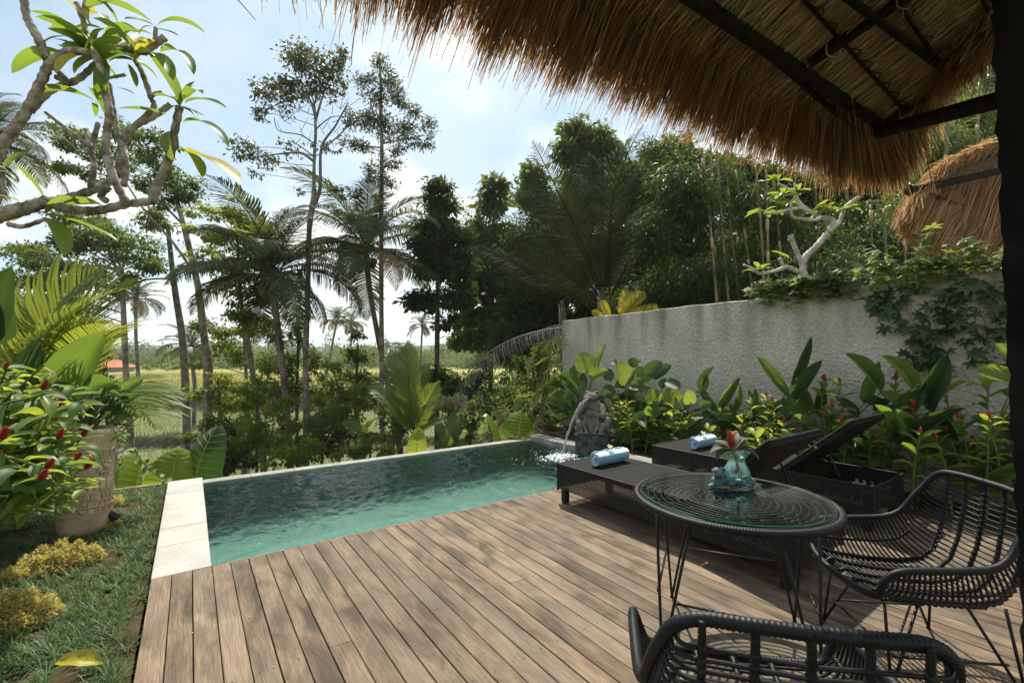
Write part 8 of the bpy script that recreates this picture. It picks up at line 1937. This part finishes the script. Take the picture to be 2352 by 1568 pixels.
# ---- rice, grass on the banks
M_RICE = mat_leaf('rice_blade', (0.075, 0.14, 0.02), (0.17, 0.25, 0.045), (0.45, 0.58, 0.08), .42, .5); M_DRY = mat_leaf('ripe_rice_blade', (0.20, 0.19, 0.045), (0.36, 0.30, 0.10), (0.6, 0.52, 0.14), .35, .5)
def build_rice():
    rng = np.random.default_rng(61)
    def spots(s0, s1, l0, l1, ds, dl, keep, jit=.03):
        S_, L_ = np.meshgrid(np.arange(s0, s1, ds), np.arange(l0, l1, dl)); S_ = S_.ravel() + rng.normal(0, jit, S_.size); L_ = L_.ravel() + rng.normal(0, jit, L_.size)
        m = rng.random(S_.size) < keep; S_, L_ = S_[m], L_[m]; x = S_*FWD.x + L_*RGT.x; y = S_*FWD.y + L_*RGT.y; return np.c_[x, y, terrain_z(x, y)]
    a = spots(20, 26.4, -21, -3, .26, .22, .8); b = spots(28.4, 40.2, -33, -2, .30, .26, .85)
    mb = blades(np.vstack([a, b]), 5, .42, .022, (.9, 1.5, .6), rng)
    tag(link('rice_plants', mb.mesh('rice_plants', M_RICE)), 'rows of young green rice standing in the lower paddies', 'rice', None, 'stuff')
    c = spots(22, 40, 1.0, 6.5, .34, .30, .9); mb = blades(c, 6, .6, .035, (.9, 1.5, .6), rng)
    tag(link('rice_plants', mb.mesh('rice_plants', M_RICE)), 'green rice seen between the trunks right of the slender tree', 'rice', None, 'stuff')
    d = spots(46, 75, -60, -4, .55, .5, .8, .15); mb = blades(d, 6, .5, .06, (.8, 1.5, .6), rng)
    tag(link('ripe_rice', mb.mesh('ripe_rice', M_DRY)), 'golden ripening rice on the upper field', 'rice', None, 'stuff')
    g = np.vstack([spots(42.4, 44.6, -40, 8, .16, .22, .9, .08), spots(27.0, 28.3, -24, 3, .16, .2, .8, .06), spots(8.8, 17, -13, 3.5, .2, .2, .75, .08)])
    mb = blades(g, 9, .30, .020, (.5, 1.4), rng); tag(link('bank_grass', mb.mesh('bank_grass', mat_leaf('bank_grass_blade', (0.06, 0.10, 0.02), (0.17, 0.21, 0.045), (0.46, 0.50, 0.08), .35, .5))), 'green grass growing along the terrace banks and slope', 'grass', None, 'stuff')
build_rice()

# ---- far country: hut, hedgerow trees, treeline
def build_far():
    c = at(264, 851, 86); g = tz(c.x, c.y); t = thing('farm_hut', 'small farm hut with a hipped orange tile roof at the edge of the field', 'hut', (c.x, c.y, g)); k = 86/1040.0
    ux = RGT; uy = FWD
    M = Matrix((ux, uy, Vector((0, 0, 1)))).transposed().to_4x4(); M.translation = (c.x, c.y, g)
    ze = max(.9, at(264, 848, 86).z - g); zr = at(264, 826, 86).z - g
    mb = MB(); mb.box((-24*k, -2.0, -.3), (24*k, 2.0, ze - .05), M); part('wall', mb, mat_plain('hut_wall', (.30, .27, .23), rough=.9), t, None, False)
    rows = []
    V = [(-33*k, -2.9, ze), (33*k, -2.9, ze), (33*k, 2.9, ze), (-33*k, 2.9, ze), (-17*k, -1.4, ze + (zr - ze)*.45), (17*k, -1.4, ze + (zr - ze)*.45), (17*k, 1.4, ze + (zr - ze)*.45), (-17*k, 1.4, ze + (zr - ze)*.45), (-8*k, 0, zr), (8*k, 0, zr)]
    mb = MB(); mb.add([tuple(M @ Vector(v)) for v in V], [(0,1,5,4),(1,2,6,5),(2,3,7,6),(3,0,4,7),(4,5,9,8),(6,7,8,9)], [(5,6,9),(7,4,8)]); part('roof', mb, mat_plain('orange_roof_tile', (0.42, 0.10, 0.04), (0.62, 0.18, 0.08), .8, 2, .3), t, None, False)
    # near side of the treeline: trees one can tell apart
    F = 'trees along the far side of the field'
    def ft(label, d, blobs, mat, seed, trunk=None, lp=4.5): tree('far_tree', label, d, trunk or [(blobs[0][0], blobs[0][1] + blobs[0][3] + 8, 2), (blobs[0][0], blobs[0][1], 1.2)], blobs, lp, mat, M_BARK_D, seed, .75, F, .5, .4, twigs=False)
    ft('round dark tree right behind the orange roofed hut', 105, [(288,822,20,14),(300,830,16,12),(276,832,12,10)], M_CROWN_DARK, 70)
    ft('bright low bush clump beside the lone field palm', 92, [(385,842,26,10),(350,845,20,8),(410,838,14,12)], M_CROWN_LIGHT, 71)
    ft('flat topped pale tree above the hut at far left', 130, [(272,806,22,5),(262,812,16,4),(285,813,16,4)], M_CROWN_OLIVE, 72, [(274, 840, 1.6), (272, 812, 1)], 3.6)
    ft('flat topped pale tree right of the slender trunk', 120, [(905,786,22,5),(930,790,20,4),(890,794,16,4),(915,797,18,3)], M_CROWN_OLIVE, 73, [(908, 830, 1.6), (908, 795, 1)], 3.6)
    ft('grey green tree group on the skyline right of the slender trunk', 125, [(900,820,28,14),(935,815,24,16),(962,822,22,14)], M_CROWN_MID, 74)
    ft('tree with feathery top behind the young coconut palm', 70, [(940,820,22,24),(950,850,26,24),(925,850,20,24)], M_CROWN_OLIVE, 75)
    ft('dark hedge tree under the distant pair of palms', 100, [(770,838,24,12),(800,835,20,14),(735,836,14,10)], M_CROWN_DARK, 76)
    for k, (x, y, d, L_) in enumerate(((352, 818, 150, 2.8), (384, 822, 170, 2.8), (330, 820, 160, 2.6), (247, 806, 120, 2.2), (915, 812, 130, 3), (720, 815, 170, 3), (1015, 805, 130, 3), (950, 808, 140, 3), (760, 812, 180, 3), (222, 818, 150, 3), (420, 826, 190, 3))):
        palm(('tiny far palm poking out of the skyline trees'), d, [(x + 1, y + 32, 1.3), (x, y + 12, 1.0), (x, y, 1.1)], L_, 13, 200 + k, COCO_FAR, 'tiny palms along the skyline', dry=0)
    # the wood beyond, one mass
    rng = np.random.default_rng(88); cm = MB()
    for k in range(640):
        a = rng.uniform(-1.25, .55); r = 106 + 220*rng.random()**1.7; l = r*math.tan(a) if abs(a) < 1.2 else r*2.5; s = r
        p = FWD*s + RGT*l; g = tz(p.x, p.y); h = min(9, math.exp(rng.normal(1.05, .42)))*(.6 + r/260); w = rng.uniform(2.5, 6)*(.7 + r/300)
        V, Q, cc = leaf_cloud((p.x, p.y, g + h*.55), (w, w, h*.5), 330, .6*(r/110), rng, .6, .2, .45, 9); cm.add(V, Q)
    tag(link('far_treeline', cm.mesh('far_treeline', M_CROWN_MID)), 'hazy line of mixed trees along the horizon beyond the fields', 'treeline', None, 'stuff')
build_far()
# ---- air between here and the far trees
def build_haze():
    m, nt, N, L, out = nmat('pale_air'); v = N.new('ShaderNodeVolumePrincipled'); v.inputs['Color'].default_value = (0.86, 0.91, 0.95, 1); v.inputs['Density'].default_value = 0.0006; v.inputs['Anisotropy'].default_value = .2
    L.new(v.outputs[0], out.inputs['Volume']); m.cycles.homogeneous_volume = True
    mb = MB(); mb.box((-1700, -1700, -7), (1700, 1700, 70)); o = link('haze', mb.mesh('haze', m, False), None, 'stuff'); o['label'] = 'thin pale haze in the air over the fields'; o['category'] = 'haze'
HAZE = True
if HAZE: build_haze()
